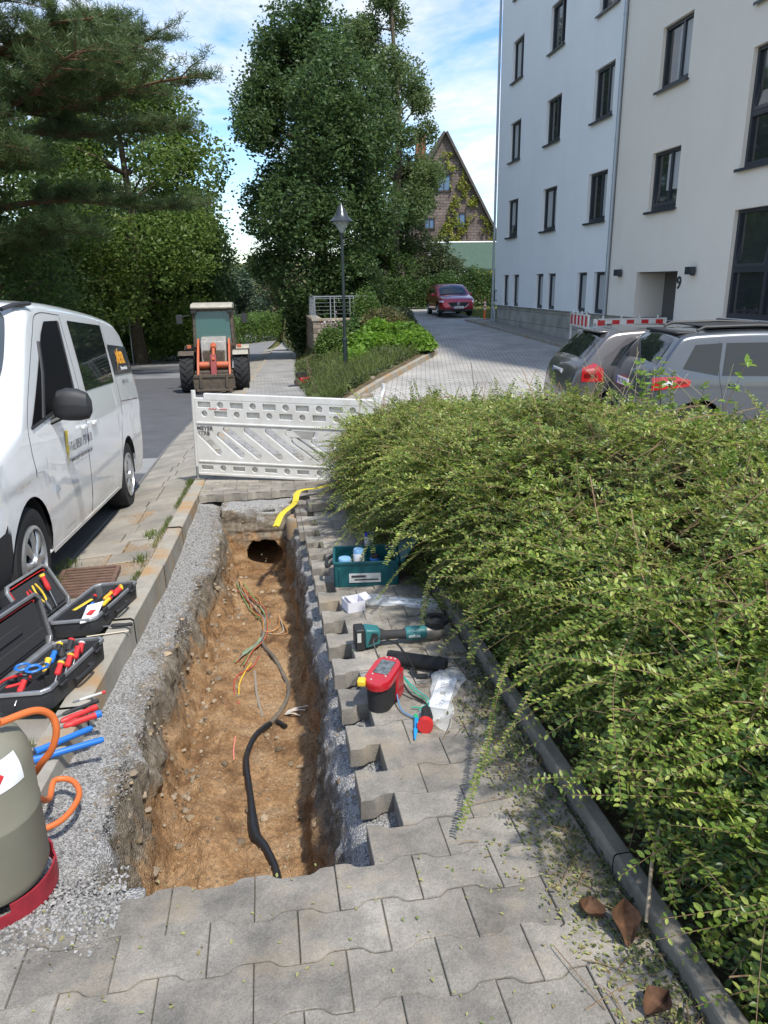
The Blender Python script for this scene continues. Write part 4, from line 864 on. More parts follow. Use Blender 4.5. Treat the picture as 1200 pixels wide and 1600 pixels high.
for (c, W, zt, axr, axf, r, PR, kind) in ((c1, W1, zt1, .72, 3.22, .32, p1, 0), (c2, W2_, zt2, .78, 3.30, .34, p2, 1)):
    for s in (-1, 1):
        for a in (axr, axf): wheel(c, a, s*(.87-.11), r, .2, s=s, ns=6)
        zb_ = 1.02 if kind == 0 else 1.06; ztp = 1.46 if kind == 0 else 1.50
        pane(c, 'side_window', W, [(.62, zb_+.04), (1.0, zb_)] if kind == 0 else [(.50, zb_+.10), (1.0, zb_)], [(.80, ztp-.14), (1.06, ztp)] if kind == 0 else [(.68, ztp-.02), (1.06, ztp)], m_carglass, s)
        pane(c, 'side_window', W, [(1.06, zb_), (1.95, zb_-.02)], [(1.12, ztp), (1.98, ztp)], m_carglass, s)
        pane(c, 'side_window', W, [(2.03, zb_-.02), (3.02, zb_-.04)], [(2.05, ztp), (2.3, ztp-.02), (2.62, ztp-.12)], m_carglass, s)
        for pth in ([(1.02, ztp+.02), (1.02, zb_), (1.08, .8), (1.12, .6), (1.2, .4)], [(2.0, ztp), (2.0, .8), (1.98, .35)], [(3.05, zb_-.03), (3.0, .7), (2.9, .4)]):
            strip(c, 'door_seam', W, [(float(p[0]), float(p[1])) for p in spline([(x, z, 0) for x, z in pth], 4)], .004, m_seam, s, off=-.001, n=5)
        for x in (1.25, 2.2): b = M(); b.box((x, s*(W(x, .93)+.015), .93), (.18, .03, .035)); b.build('door_handle', m_g1 if kind == 0 else m_g2, c, bevel=.01)
        if kind == 0: pane(c, 'tail_lamp', W, [(.16, .80), (.52, .80)], [(.17, 1.02), (.36, 1.10), (.50, 1.0)], m_red, s, off=.012)
        else: pane(c, 'tail_lamp', W, [(.08, .86), (.60, .92)], [(.10, 1.04), (.40, 1.06), (.62, 1.0)], m_red, s, off=.010); pane(c, 'reverse_lamp', W, [(.22, .93), (.36, .94)], [(.22, .99), (.36, 1.0)], m_lampg, s, off=.013)
        if kind == 0: pane(c, 'lamp_lens', W, [(.20, .86), (.40, .86)], [(.20, .93), (.38, .94)], mat('dark red lens', (.16, .005, .008), .1, coat=1), s, off=.016); pane(c, 'lamp_lens', W, [(.22, .96), (.36, .98)], [(.23, 1.0), (.35, 1.02)], mat('pink lens', (.6, .18, .16), .1, coat=1), s, off=.016)
        else: pane(c, 'lamp_lens', W, [(.42, .94), (.56, .96)], [(.43, 1.0), (.56, .99)], mat('dark red lens', (.16, .005, .008), .1, coat=1), s, off=.014)
        b = M(); b.box((2.75, s*(W(2.75, 1.0)+.09), 1.05), (.12, .2, .14)); b.build('mirror', m_g1 if kind == 0 else m_g2, c, bevel=.03)
        if kind: strip(c, 'roof_rail', lambda x, z: .60, [(.75, 1.66), (.85, 1.71), (1.6, 1.725), (2.2, 1.70), (2.35, 1.64)], .022, m_blk, s)
    m_ = m_carglass
    if kind == 0: across(c, 'rear_screen', PR, W, zt, (.24, 1.13), (.60, 1.50), .14, m_, off=.014, crown=.04, inst=.16)
    else: across(c, 'rear_screen', PR, W, zt, (.20, 1.19), (.46, 1.53), .13, m_, off=.014, crown=.04, inst=.15)
    across(c, 'windscreen', PR, W, zt, (3.28, 1.12) if kind == 0 else (3.22, 1.16), (2.78, 1.42) if kind == 0 else (2.82, 1.45), .1, m_, off=.012, crown=.04, inst=.15)
    if kind:
        b = M(); b.box((.60, 0, 1.63), (.28, 1.18, .04)); b.build('spoiler', m_blk, c, bevel=.015)
        b = M(); b.box((1.6, 0, 1.70), (1.3, 1.0, .02)); b.build('roof_panel', m_blk, c, bevel=.008)
    else:
        b = M(); b.tube([(.95, .25, 1.6), (.55, .25, 1.85)], .006, 6); b.box((.97, .25, 1.63), (.07, .05, .03)); b.build('aerial', m_blk, c)
        b = M(); b.box((.60, 0, 1.56), (.2, 1.1, .03)); b.build('spoiler', m_g1, c, bevel=.012)
    plate(c, 'PIR D 247' if kind == 0 else 'PIR DP 84', frame3((-.045+(.0 if kind else .06), 0, .90), (0, -1, 0), (.08, 0, 1)))
    b = M(); b.box((.0, 0, .52), (.08, 1.2, .2)); b.build('bumper', m_blk if kind else m_g1, c, bevel=.03)
# red compact SUV
m_redp = mat('red metallic paint', (.38, .012, .03), .28, metal=.45, coat=1)
c3 = empty('parked_car', (9.25, 38.6, -.03), R(-92), 'red compact SUV facing the camera at the top of the drive', 'car')
p3 = [(.05, .35), (.0, .5), (.03, .8), (.10, 1.02), (.35, 1.30), (.6, 1.45), (1.0, 1.52), (1.7, 1.54), (2.3, 1.48), (2.8, 1.28), (3.15, 1.06), (3.3, 1.01), (3.95, .90), (4.2, .82), (4.35, .68), (4.4, .5), (4.36, .28)]
W3, zt3, zb3 = car(c3, 4.4, .90, p3, .26, .87, 3.52, .345, m_redp, tum=.24, belt=.98, plan_f=.7, plan_r=.5, nar_f=.22, nar_r=.2, arch=1.12, crown=.04, shoulder=.08, mlow=m_blk, lowz=lambda x, y, z: z < .36)
for s in (-1, 1):
    for a in (.87, 3.52): wheel(c3, a, s*.79, .345, .2, s=s, ns=5)
    pane(c3, 'side_window', W3, [(.75, 1.08), (1.9, 1.02)], [(1.0, 1.32), (1.92, 1.40)], m_carglass, s); pane(c3, 'side_window', W3, [(1.98, 1.02), (2.95, 1.0)], [(2.0, 1.40), (2.5, 1.30)], m_carglass, s)
    pane(c3, 'head_lamp', W3, [(4.02, .70), (4.34, .70)], [(3.9, .80), (4.28, .77)], m_lampg, s, off=.012)
    b = M(); b.box((2.75, s*(W3(2.75, 1.0)+.09), 1.04), (.12, .2, .13)); b.build('mirror', m_redp, c3, bevel=.03)
    for pth in ([(1.95, 1.42), (1.95, .8), (1.9, .4)], [(3.0, 1.0), (2.98, .7), (2.85, .4)]): strip(c3, 'door_seam', W3, pth, .004, m_seam, s, off=-.001, n=5)
c3.scale = (.92, .92, .94)
across(c3, 'windscreen', p3, W3, zt3, (3.22, 1.04), (2.42, 1.44), .09, m_carglass, off=.014, crown=.04, inst=.15)
b = M(); b.prism([(-.52, .70), (.52, .70), (.44, .50), (.22, .42), (-.22, .42), (-.44, .50)], (4.36, 4.50), lambda p, t: (t, p[0], p[1])); b.build('grille', m_blk, c3, bevel=.02)
b = M(); b.tube(spline([(4.515, -.50, .62), (4.515, -.36, .47), (4.515, 0, .43), (4.515, .36, .47), (4.515, .50, .62)], 5), .012, 6); b.lathe([(.001, .0), (.07, .0), (.08, -.01)], (4.52, 0, .61), 20, 'X'); b.build('grille_trim', m_chrome, c3)
b = M(); b.box((4.36, 0, .31), (.16, 1.3, .12)); b.build('bumper', m_blk, c3, bevel=.03)
plate(c3, 'PIR MX 30', frame3((4.52, 0, .46), (0, 1, 0), (0, 0, 1)))
b = M(); b.grid([[(2.55+.5*i/6, y_, 1.30-.12*i/6) for y_ in np.linspace(-.5, .5, 8)] for i in range(7)]); b.build('sun_shade', mat('silver sunshade', (.6, .65, .66), .3, metal=.5, var=.4, vs=8), c3)
# ---------------------------------------------------------------- wheel loader on the road
m_or2 = mat('faded orange paint', (.55, .10, .035), .5, c2=(.35, .12, .06), vs=9); m_ivory = mat('ivory paint', (.42, .39, .32), .5, var=.25, vs=6); m_dirt = mat('dirty black steel', (.045, .04, .035), .8, c2=(.12, .09, .06), vs=12)
m_cabgl = mat('tinted cab glass', (.05, .13, .11), .05, spec=.9, alpha=.75)
wl = empty('wheel_loader', (-1.33, 21.3, float(RZ(21.3))+.03), R(-90), 'old ivory and orange wheel loader standing on the road facing the camera', 'loader')
# local: x forward, y left(+ = image left?), z up
for s in (-1, 1):
    for x_ in (0.25, -1.75):
        b = M(); r = .56; wdt = .40; yc_ = s*.76; pr = [(r*.52, -wdt*.4), (r*.75, -wdt*.5), (r*.93, -wdt*.46), (r*.97, 0), (r*.93, wdt*.46), (r*.75, wdt*.5), (r*.52, wdt*.4)]
        b.lathe(pr, (x_, yc_, r), 32, 'Y', close=True)
        for i in range(18):       # chevron lugs
            for q in (-1, 1):
                a0 = 2*math.pi*(i+(.5 if q > 0 else 0))/18
                P = []
                for t in (0, .5, 1):
                    a = a0+q*0+t*.26; y_ = yc_+q*wdt*(.03+.46*t); ro = r*1.02-.03*t
                    P.append([(x_+rr_*math.cos(a+da), y_, r+rr_*math.sin(a+da)) for rr_, da in ((r*.90, -.07), (ro, -.05), (ro, .05), (r*.90, .07))])
                b.grid(P)
        wh = b.build('wheel', m_tyre, wl, smooth=True, ang=30); b = M(); b.lathe([(.001, 0), (r*.2, .0), (r*.22, -.05*s), (r*.5, -.02*s), (r*.54, .06*s)], (x_, yc_+s*wdt*.3, r), 24, 'Y'); b.build('rim', m_ivory, wh, smooth=True)
        b = M(); b.grid([[(x_+.66*math.cos(a), yc_+y_, r+.64*math.sin(a)) for a in np.linspace(1.0, 2.7, 12)] for y_ in (-.22, .22)]); b.add([(x_+rr_*math.cos(a), yc_+s*.22, r+rr_*math.sin(a)) for a in np.linspace(1.0, 2.7, 12) for rr_ in (.64, .54)], [(2*i, 2*i+1, 2*i+3, 2*i+2) for i in range(11)])
        b.build('mudguard', m_ivory if (s > 0) else m_dirt, wl, smooth=True)
b = M(); b.box((-.85, 0, .62), (2.6, .8, .36)); b.box((.35, 0, .50), (.7, 1.1, .30)); b.box((-.3, 0, .95), (1.1, .62, .5)); b.build('chassis', m_dirt, wl, bevel=.03)
b = M(); b.prism([(-1.0, .9), (.25, .85), (.12, 1.45), (-.2, 1.55), (-1.0, 1.6)], (-.36, .36), lambda p, t: (p[0], t, p[1])); b.build('front_cover', mat('worn grey steel', (.22, .21, .20), .6, c2=(.35, .33, .3), vs=7), wl, bevel=.03)
b = M(); b.prism([(-2.6, .8), (-1.5, .8), (-1.5, 1.5), (-2.3, 1.45), (-2.6, 1.3)], (-.55, .55), lambda p, t: (p[0], t, p[1])); b.build('engine_cover', m_ivory, wl, bevel=.05)
wl.scale = (.94, .95, .93)
# cab: posts, roof, glass
cab = M()
cw = .56
for s in (-1, 1):
    cab.tube([(-.32, s*cw, 1.25), (-.42, s*(cw-.04), 2.35)], .045, 6); cab.tube([(-1.55, s*cw, .95), (-1.55, s*(cw-.04), 2.35)], .05, 6); cab.tube([(-.95, s*cw, .95), (-.97, s*(cw-.02), 2.35)], .035, 6); cab.box((-.95, s*cw, 1.1), (1.25, .06, .32))
cab.box((-.33, 0, 1.30), (.08, 1.1, .10)); cab.box((-.42, 0, 2.33), (.08, 1.1, .08)); cab.build('cab_frame', m_dirt, wl, bevel=.01)
b = M(); b.prism([(-1.75, 2.33), (-.25, 2.36), (-.22, 2.42), (-.35, 2.50), (-1.0, 2.53), (-1.65, 2.50), (-1.78, 2.42)], (-.60, .60), lambda p, t: (p[0], t, p[1])); b.build('cab_roof', m_ivory, wl, bevel=.03)
b = M(); b.quad((-.345, -.53, 1.34), (-.345, .53, 1.34), (-.425, .50, 2.30), (-.425, -.50, 2.30)); b.build('windscreen', m_cabgl, wl)
for s in (-1, 1): b = M(); b.quad((-.36, s*.565, 1.28), (-1.5, s*.565, 1.28), (-1.5, s*.535, 2.3), (-.44, s*.535, 2.3)); b.build('side_window', m_cabgl, wl)
b = M(); b.quad((-1.56, -.53, 1.3), (-1.56, .53, 1.3), (-1.56, .5, 2.3), (-1.56, -.5, 2.3)); b.build('rear_window', m_cabgl, wl)
b = M(); b.box((-1.2, 0, 1.55), (.14, .46, .7)); b.box((-1.0, 0, 1.25), (.45, .46, .12)); b.build('seat', m_dark, wl, bevel=.04)
b = M(); b.tube([(-.55, -.05, 1.3), (-.72, -.05, 1.62)], .02, 8); b.lathe([(.17, -.012), (.19, 0), (.17, .012)], (-.74, -.05, 1.66), 18); b.build('steering_wheel', m_blk, wl)
# loader arms
for s in (-1, 1):
    b = M(); pl = [(-.35, 1.45), (-.20, 1.52), (.55, .95), (.95, .42), (.95, .25), (.80, .25), (.42, .80), (-.35, 1.30)]; b.prism(pl, (s*.44-.03, s*.44+.03), lambda p, t: (p[0], t, p[1])); b.build('lift_arm', m_or2, wl, bevel=.008)
    b = M(); b.tube([(-.1, s*.40, .72), (.45, s*.40, .86)], .045, 10); b.build('lift_cylinder', m_dirt, wl, smooth=True)
    b = M(); b.box((-.30, s*.52, 2.28), (.08, .16, .09)); b.build('work_lamp', m_dark, wl, bevel=.01)
    b = M(); b.tube([(-.4, s*.58, 2.2), (-.2, s*.86, 2.15)], .015, 6); b.box((-.18, s*.92, 2.08), (.05, .17, .26)); b.build('mirror', m_blk, wl, bevel=.02)
    b = M(); b.box((-.2, s*.72, 1.28), (.07, .12, .10)); b.build('indicator_lamp', m_or2, wl, bevel=.01)
b = M(); b.tube([(.48, -.44, .80), (.48, .44, .80)], .10, 14); b.build('cross_tube', m_or2, wl, smooth=True)
b = M(); b.tube([(-.05, 0, 1.42), (.30, 0, 1.25)], .085, 12); b.tube([(.30, 0, 1.25), (.72, 0, .95)], .045, 10); b.build('tilt_cylinder', m_or2, wl, smooth=True)
b = M(); b.prism([(.5, 1.05), (.62, 1.12), (.92, .5), (.95, .30), (.82, .30)], (-.08, .08), lambda p, t: (p[0], t, p[1])); b.build('tilt_lever', mat('dark red steel', (.22, .03, .03), .6), wl, bevel=.01)
b = M(); b.box((.98, 0, .34), (.12, 1.14, .34)); b.box((1.0, 0, .54), (.14, 1.1, .08)); b.box((1.0, -.36, .4), (.2, .08, .4)); b.box((1.0, .36, .4), (.2, .08, .4)); b.box((1.02, 0, .15), (.3, 1.0, .06)); b.build('quick_hitch', m_dirt, wl, bevel=.01)
# ---------------------------------------------------------------- white plastic barrier
m_pl = mat('white barrier plastic', (.66, .66, .645), .5, c2=(.55, .54, .50), vs=5, bump=.1, bs=120); m_plshade = mat('white barrier plastic recess', (.62, .62, .60), .6)
def capsule(x0, x1, z0, z1, n=7):
    r = min(x1-x0, z1-z0)/2; o = []
    if x1-x0 > z1-z0:
        for cx, a0 in ((x1-r, -90), (x0+r, 90)): o += [(cx+r*math.cos(R(a0+180*i/n)), (z0+z1)/2+r*math.sin(R(a0+180*i/n))) for i in range(n+1)]
    return o
def barrier(name, L_, H_=.90):
    """board with punched slots; local x along, z up, front face at y=-.03. built as faces around hole outlines"""
    rt_ = empty(name)
    holes = []; rec = []
    # diagonal through slots in the middle band
    def slot(xa, za, xb, zb, r=.036, n=6):
        d = Vector((xb-xa, zb-za)).normalized(); a0 = math.atan2(d.y, d.x); o = []
        for (cx, cz, s0) in ((xb, zb, a0-math.pi/2), (xa, za, a0+math.pi/2)): o += [(cx+r*math.cos(s0+math.pi*i/n), cz+r*math.sin(s0+math.pi*i/n)) for i in range(n+1)]
        return o
    for k in range(4): x = .32+k*.232; holes.append(slot(x+.05, .54, x+.40, .27))
    holes.append(slot(.09, .49, .28, .295)); holes.append(slot(.30, .475, .53, .275))
    holes.append(capsule(1.02, 1.37, .50, .56)) if L_ > 1.5 else 0
    for k in range(3): x = 1.12+k*.215; holes.append(slot(x, .45, x+.27, .27))
    holes = [h for h in holes if max(p[0] for p in h) < L_-.04]
    # keep slots apart
    def rrect(cx, cz, w, h): return [(cx-w/2, cz-h/2), (cx+w/2, cz-h/2), (cx+w/2, cz+h/2), (cx-w/2, cz+h/2)]
    k = 0; x = .14
    while x < L_-.1:
        (rec.append(rrect(x, .80, .14, .06)) if k % 2 == 0 else rec.append([(x+.035*math.cos(a), .80+.035*math.sin(a)) for a in np.linspace(0, 2*math.pi, 13)[:-1]]))
        (rec.append(rrect(x, .705, .14, .06)) if k % 2 == 1 else rec.append([(x+.033*math.cos(a), .705+.033*math.sin(a)) for a in np.linspace(0, 2*math.pi, 13)[:-1]]))
        (rec.append(rrect(x, .115, .13, .045)) if k % 2 == 0 else rec.append([(x+.033*math.cos(a), .115+.033*math.sin(a)) for a in np.linspace(0, 2*math.pi, 13)[:-1]]))
        x += .178; k += 1
    # faces via curve fill
    def board(nm, outer, hl, y0, y1, m):
        cu = bpy.data.curves.new(nm, 'CURVE'); cu.dimensions = '2D'; cu.fill_mode = 'BOTH'; cu.extrude = (y1-y0)/2; cu.bevel_depth = .004; cu.bevel_resolution = 1; cu.offset = -.004
        for pl in [outer]+hl:
            sp_ = cu.splines.new('POLY'); sp_.points.add(len(pl)-1); sp_.use_cyclic_u = True
            for i, p in enumerate(pl): sp_.points[i].co = (p[0], p[1], 0, 1)
        t = bpy.data.objects.new('tmp', cu); col.objects.link(t); me = bpy.data.meshes.new_from_object(t.evaluated_get(bpy.context.evaluated_depsgraph_get())); bpy.data.objects.remove(t)
        me.transform(Matrix.Rotation(R(90), 4, 'X')); me.transform(Matrix.Translation((0, (y0+y1)/2, 0))); return link(nm, me, m, rt_)
    board('panel', [(.035, .04), (L_-.035, .04), (L_-.035, H_-.03), (.035, H_-.03)], holes+rec, -.022, .014, m_pl)
    board('panel_back', [(.04, .05), (L_-.04, .05), (L_-.04, H_-.04), (.04, H_-.04)], holes, .0145, .022, m_pl)
    b = M(); b.box((L_/2+.05, -.002, H_-.015), (L_-.18, .052, .07)); b.box((L_/2, -.014, .605), (L_-.1, .045, .022)); b.box((L_/2, -.014, .185), (L_-.1, .045, .022)); b.box((L_/2, -.008, .045), (L_-.08, .05, .03)); b.build('rail', m_pl, rt_, bevel=.006)
    for x in (.02, L_-.02): b = M(); b.cyl((x, 0, .12), (x, 0, H_+.045), .024); b.build('post', m_pl, rt_, smooth=True); b = M(); b.cyl((x, 0, -.03), (x, 0, .12), .021); b.build('post_foot', m_zinc, rt_, smooth=True)
    return rt_
br = barrier('barrier', 2.0); tag(br, 'white slotted plastic barrier standing across the pavement at the far end of the trench', 'barrier')
ba = Vector((-.80, 8.06, float(S(8.06))+.035)); bb_ = Vector((1.11, 7.46, float(S(7.46))-.06)); d_ = (bb_-ba).normalized(); y_ = Vector((-d_.y, d_.x, 0)).normalized(); zz_ = d_.cross(y_)
mm = Matrix((d_, y_, zz_)).transposed().to_4x4(); mm.translation = ba; br.matrix_world = mm
for i, (t_, z_) in enumerate((('MEYER', .53), ('TRB', .475))): text('lettering', t_, .06, m_ink, frame3((.05 if i == 0 else .085, -.030, z_), (1, 0, 0), (0, 0, 1)), br, bold=.0006)
b = M()
for x_ in (.19, .31): 
    for k in range(5): b.tube([(x_+.018*k, -.027, .755+.012*(k % 2)), (x_+.018*k+.014, -.027, .765-.01*(k % 2))], .004, 5)
b.build('scribble', mat('red crayon', (.5, .05, .03), .8), br)
# second barrier behind, leaving to the right
b2 = empty('barrier', (1.17, 7.62, float(S(7.6))-.02), R(78), 'end of a white and red barrier just behind the right post of the white one', 'barrier')
b = M()
for k in range(5): b.box((.1+.2*k, 0, .72), (.198, .035, .22)); 
bo = b.build('board', m_pl, b2, bevel=.006)
m_redp2 = mat('red reflective film', (.50, .015, .02), .4)
b = M()
for k in range(0, 5, 2): b.add([(.02+.2*k, -.0185, .62), (.12+.2*k, -.0185, .62), (.2+.2*k, -.0185, .82), (.1+.2*k, -.0185, .82)], [(0, 1, 2, 3)])
b.build('stripe', m_redp2, bo)
b = M(); b.box((.5, 0, .30), (.9, .03, .05)); [b.cyl((x, 0, -.02), (x, 0, .9), .022) for x in (.02, .98)]; b.build('post', m_pl, b2, smooth=True)
# red and white barriers in front of the entrance
def rw(u0, v0, u1, v1, label, n):
    o = empty('barrier', (v0, u0, float(D(u0))), math.atan2(u1-u0, v1-v0), label, 'barrier', 'red and white barriers at the entrance'); L_ = math.hypot(u1-u0, v1-v0)
    b = M(); b.box((L_/2, 0, 1.14), (L_, .04, .28)); b.box((L_/2, 0, 1.0), (L_, .06, .02)); b.box((L_/2, 0, 1.29), (L_, .06, .02)); [b.box((x, 0, .6), (.05, .04, 1.2)) for x in np.linspace(.03, L_-.03, 3)]; [b.box((L_*(k+.5)/4, 0, 1.33), (.03, .03, .08)) for k in range(4)]; b.box((L_/2, 0, .25), (L_, .04, .05)); b.box((L_/2, 0, .62), (L_, .04, .05))
    bo = b.build('board', m_pl, o)
    b = M()
    for s in (-1, 1):
        for k in range(n): c = L_*(k+.5)/n; b.box((c, s*.0215, 1.145), (L_/n*.5, .003, .24))
    b.build('stripe', m_redp2, bo); return o
rw(17.0, 7.8, 16.9, 9.6, 'red and white barrier board in front of the entrance, facing the camera', 5); rw(18.7, 7.95, 17.1, 7.72, 'short red and white barrier board at the left end of the one before the entrance', 5)
# ---------------------------------------------------------------- street lamp
m_lp = mat('dark green lamp paint', (.018, .028, .028), .4)
lx, ly, lz = 2.07, 19.0, -1.0
sl = empty('street_lamp', (lx, ly, lz), 0, 'dark post-top street lamp with a bell shaped glass head in the planting bed', 'street lamp')
b = M(); b.tube([(0, 0, -.3), (0, 0, 1.2), (0, 0, 1.22), (0, 0, 3.75)], [.058, .058, .042, .038], 16); b.lathe([(.07, 0), (.075, .04), (.06, .08)], (0, 0, 1.18), 16); b.build('pole', m_lp, sl, smooth=True)
b = M(); b.lathe([(.03, 3.72), (.05, 3.76), (.10, 3.83), (.20, 3.99)], (0, 0, 0), 20); b.build('lamp_glass', mat('clear lamp bowl', (.5, .55, .55), .05, alpha=.45, spec=.8), sl, smooth=True)
b = M(); b.lathe([(.275, 3.98), (.28, 4.0), (.23, 4.05), (.16, 4.12), (.13, 4.20), (.08, 4.30), (.03, 4.38), (.005, 4.42)], (0, 0, 0), 28); b.build('lamp_hood', mat('grey lamp hood', (.07, .08, .085), .25, metal=.5), sl, smooth=True)
# ---------------------------------------------------------------- retaining wall with railing
m_stone = brickmat('rubble stone wall', (.22, .19, .15), (.30, .26, .21), (.12, .10, .08), .38, .2, rot=(R(90), 0, 0), bump=1, vs=3, var=.35, mort=.02)
rw_ = empty('retaining_wall', (2.3, 34, -2), 0, 'rubble stone retaining wall with a concrete cap beside the pavement', 'wall')
b = M(); b.box((1.3, .2, .7), (2.6, .4, 2.5)); b.box((.2, 6.2, .7), (.4, 11.6, 2.5)); b.build('masonry', m_stone, rw_)
b = M(); b.box((1.3, .2, 1.99), (2.72, .5, .1)); b.box((.2, 6.25, 1.99), (.5, 11.6, .098)); b.build('cap', m_kerb, rw_, bevel=.01)
rl = empty('railing', (2.3, 34, .04), 0, 'galvanised steel railing on top of the stone retaining wall', 'railing')
b = M(); 
for x_ in (.12, .82, 1.0, 1.7, 1.86, 2.5): b.box((x_, .2, .47), (.04, .04, .94))
b.box((1.3, .2, .95), (2.5, .05, .05)); b.box((1.3, .2, .86), (2.4, .02, .02))
for z_ in (.2, .36, .52, .68): b.box((1.3, .2, z_), (2.4, .012, .012))
b.box((.12, 5.8, .95), (.05, 11.2, .05)); [b.box((.12, y_, .47), (.04, .04, .94)) for y_ in np.arange(1.0, 11.4, .9)]; [b.box((.12, 5.8, z_), (.012, 11.2, .012)) for z_ in (.2, .36, .52, .68)]
b.build('railing_frame', m_zinc, rl)
# small machine with a red can on the pavement
gm = empty('power_saw', (1.02, 20.9, float(S(20.9))), R(20), 'small red engine tool left on the pavement beside the planting bed', 'tool')
b = M(); b.box((.08, 0, .13), (.30, .2, .22)); b.build('fuel_can', mat('red plastic', (.5, .02, .03), .4), gm, bevel=.03)
b = M(); b.box((.02, .02, .30), (.26, .18, .12)); b.cyl((-.14, 0, .12), (-.14, -.1, .12), .09); b.tube(spline([(-.1, 0, .3), (-.05, 0, .46), (.12, 0, .46), (.18, 0, .34)], 5), .014, 6); b.build('engine', m_dirt, gm, bevel=.015)
b = M(); b.tube(spline([(-.14, -.05, .15), (-.28, -.15, .05), (-.4, -.05, .02), (-.3, .15, .02)], 5), .01, 6); b.build('cable', m_blk, gm)
# marker post
mp_ = empty('bollard', (9.93, 33.0, -.12), 0, 'slim orange and white marker post by the corner of the white building', 'bollard')
b = M(); b.lathe([(.11, 0), (.11, .03), (.05, .06), (.045, .80), (.02, .84)], (0, 0, 0), 14); b.build('post', mat('orange plastic', (.75, .12, .02), .5), mp_, smooth=True)
b = M(); [b.lathe([(.0475, z_), (.0475, z_+.07)], (0, 0, 0), 14) for z_ in (.45, .6, .72)]; b.build('reflector_band', m_wp, mp_, smooth=True)
# name sign on a pole by the left tree
sg = empty('sign_pole', (-6.6, 40, -2.5), 0, 'thin street name sign pole by the trunk on the left verge', 'sign')
b = M(); b.cyl((0, 0, 0), (0, 0, 3.3), .03, n=8); b.build('pole', m_zinc, sg); b = M(); b.box((0, -.05, 2.7), (1.0, .02, .14)); b.box((.1, -.05, 3.15), (.5, .02, .3)); b.build('sign_plate', mat('blue white plate', (.3, .42, .6), .4), sg)
# house glimpsed through the left trees
wh_ = empty('white_house', (-15.5, 68, -3.6), R(8), 'white house glimpsed between the tree trunks on the left', 'house')
b = M(); b.prism([(-4, 0), (9, 0), (9, 5.5), (-4, 5.5)], (0, 8), lambda p, t: (p[0], t, p[1])); b.build('wall', m_cream, wh_); b = M(); b.prism([(-.6, 5.4), (8.6, 5.4), (4, 8.5)], (-4.4, 9.4), lambda p, t: (t, p[0], p[1])); b.build('roof', m_tile, wh_)
for x_ in (-2.5, 0, 2.5, 5, 7.5):
    for z_ in (1.5, 3.9): b = M(); b.box((x_, -.02, z_), (1.0, .08, 1.2)); b.build('window', m_glass, wh_)
# ---------------------------------------------------------------- trees
m_bark = mat('bark', (.09, .07, .05), .95, c2=(.17, .14, .10), vs=12, bump=1, bs=25, bdist=.03, spec=.1); m_barkp = mat('pine bark', (.13, .085, .06), .95, c2=(.20, .12, .075), vs=9, bump=1, bs=25, bdist=.03, spec=.1)
def leafquads(C, size, aspect=.62, N_=None, updir=.35):
    """one small folded leaf clump per centre: a diamond with random tilt"""
    n = len(C); d = rng.normal(size=(n, 3)); d[:, 2] *= .6; d /= np.linalg.norm(d, axis=1, keepdims=True)
    a = rng.normal(size=(n, 3)); a[:, 2] += updir*0; nn = np.cross(d, a); nn /= np.linalg.norm(nn, axis=1, keepdims=True)
    s = (size*rng.uniform(.6, 1.3, n))[:, None]; m_ = np.cross(d, nn)
    V = np.stack([C-d*s*.5, C+nn*s*aspect*.5+m_*s*.12, C+d*s*.5, C-nn*s*aspect*.5+m_*s*.12], 1)
    return V, (np.arange(n)[:, None]*4+np.array([[0, 1, 2, 3]]))
def limb(b, p, q, r0, r1, sag=.1, n=5, k=6):
    p, q = Vector(p), Vector(q); L_ = (q-p).length; mid = (p+q)/2+Vector((random.uniform(-1, 1), random.uniform(-1, 1), random.uniform(-.3, 1)))*L_*sag
    pts = spline([p, mid, q], n); b.tube(pts, [r0+(r1-r0)*i/(len(pts)-1) for i in range(len(pts))], k)
def tree(name, label, cat, base, clumps, lm, nleaf, lsize, trunk, group=None, bark=None, r0=.3, shell=.55, aspect=.62, flat=1.0, twigs=True):
    """trunk: list of points (relative). clumps: array (n,4) relative centre + radius"""
    o = empty(name, base, 0, label, cat, group); b = M(); tr_ = spline(trunk, 6); k = len(tr_); b.tube(tr_, [r0*(1-.8*(i/(k-1))**.9)+.02 for i in range(k)], 10)
    C = np.asarray(clumps, float)
    if twigs:
        for c in C:
            # attach each limb to the trunk a bit below the clump
            zt_ = c[2]-c[3]*.2-math.hypot(c[0], c[1])*.35; j = min(range(k), key=lambda i: abs(tr_[i].z-max(zt_, trunk[0][2]+.25*(trunk[-1][2]-trunk[0][2]))))
            rr = max(.02, min(r0*.35, .05*c[3]+.02)); limb(b, tr_[j], c[:3], rr, rr*.3)
    b.build('trunk', bark or m_bark, o, smooth=True)
    w_ = C[:, 3]**2; w_ /= w_.sum(); idx = rng.choice(len(C), nleaf, p=w_); d = rng.normal(size=(nleaf, 3)); d /= np.linalg.norm(d, axis=1, keepdims=True)
    rad = C[idx, 3]*(shell+(1-shell)*rng.random(nleaf)**.6)*(1+.18*rng.normal(size=nleaf)); d[:, 2] *= flat
    # ragged: drop leaves by a noise field so sky shows through
    P_ = C[idx, :3]+d*rad[:, None]; f = fbm(P_[:, 0]*.9+base[0], P_[:, 1]*.9+base[1], P_[:, 2]*.9, s=77, o=3); P_ = P_[f > -.28]
    V, F = leafquads(P_, lsize, aspect); npmesh('crown', V, F, lm, o); return o
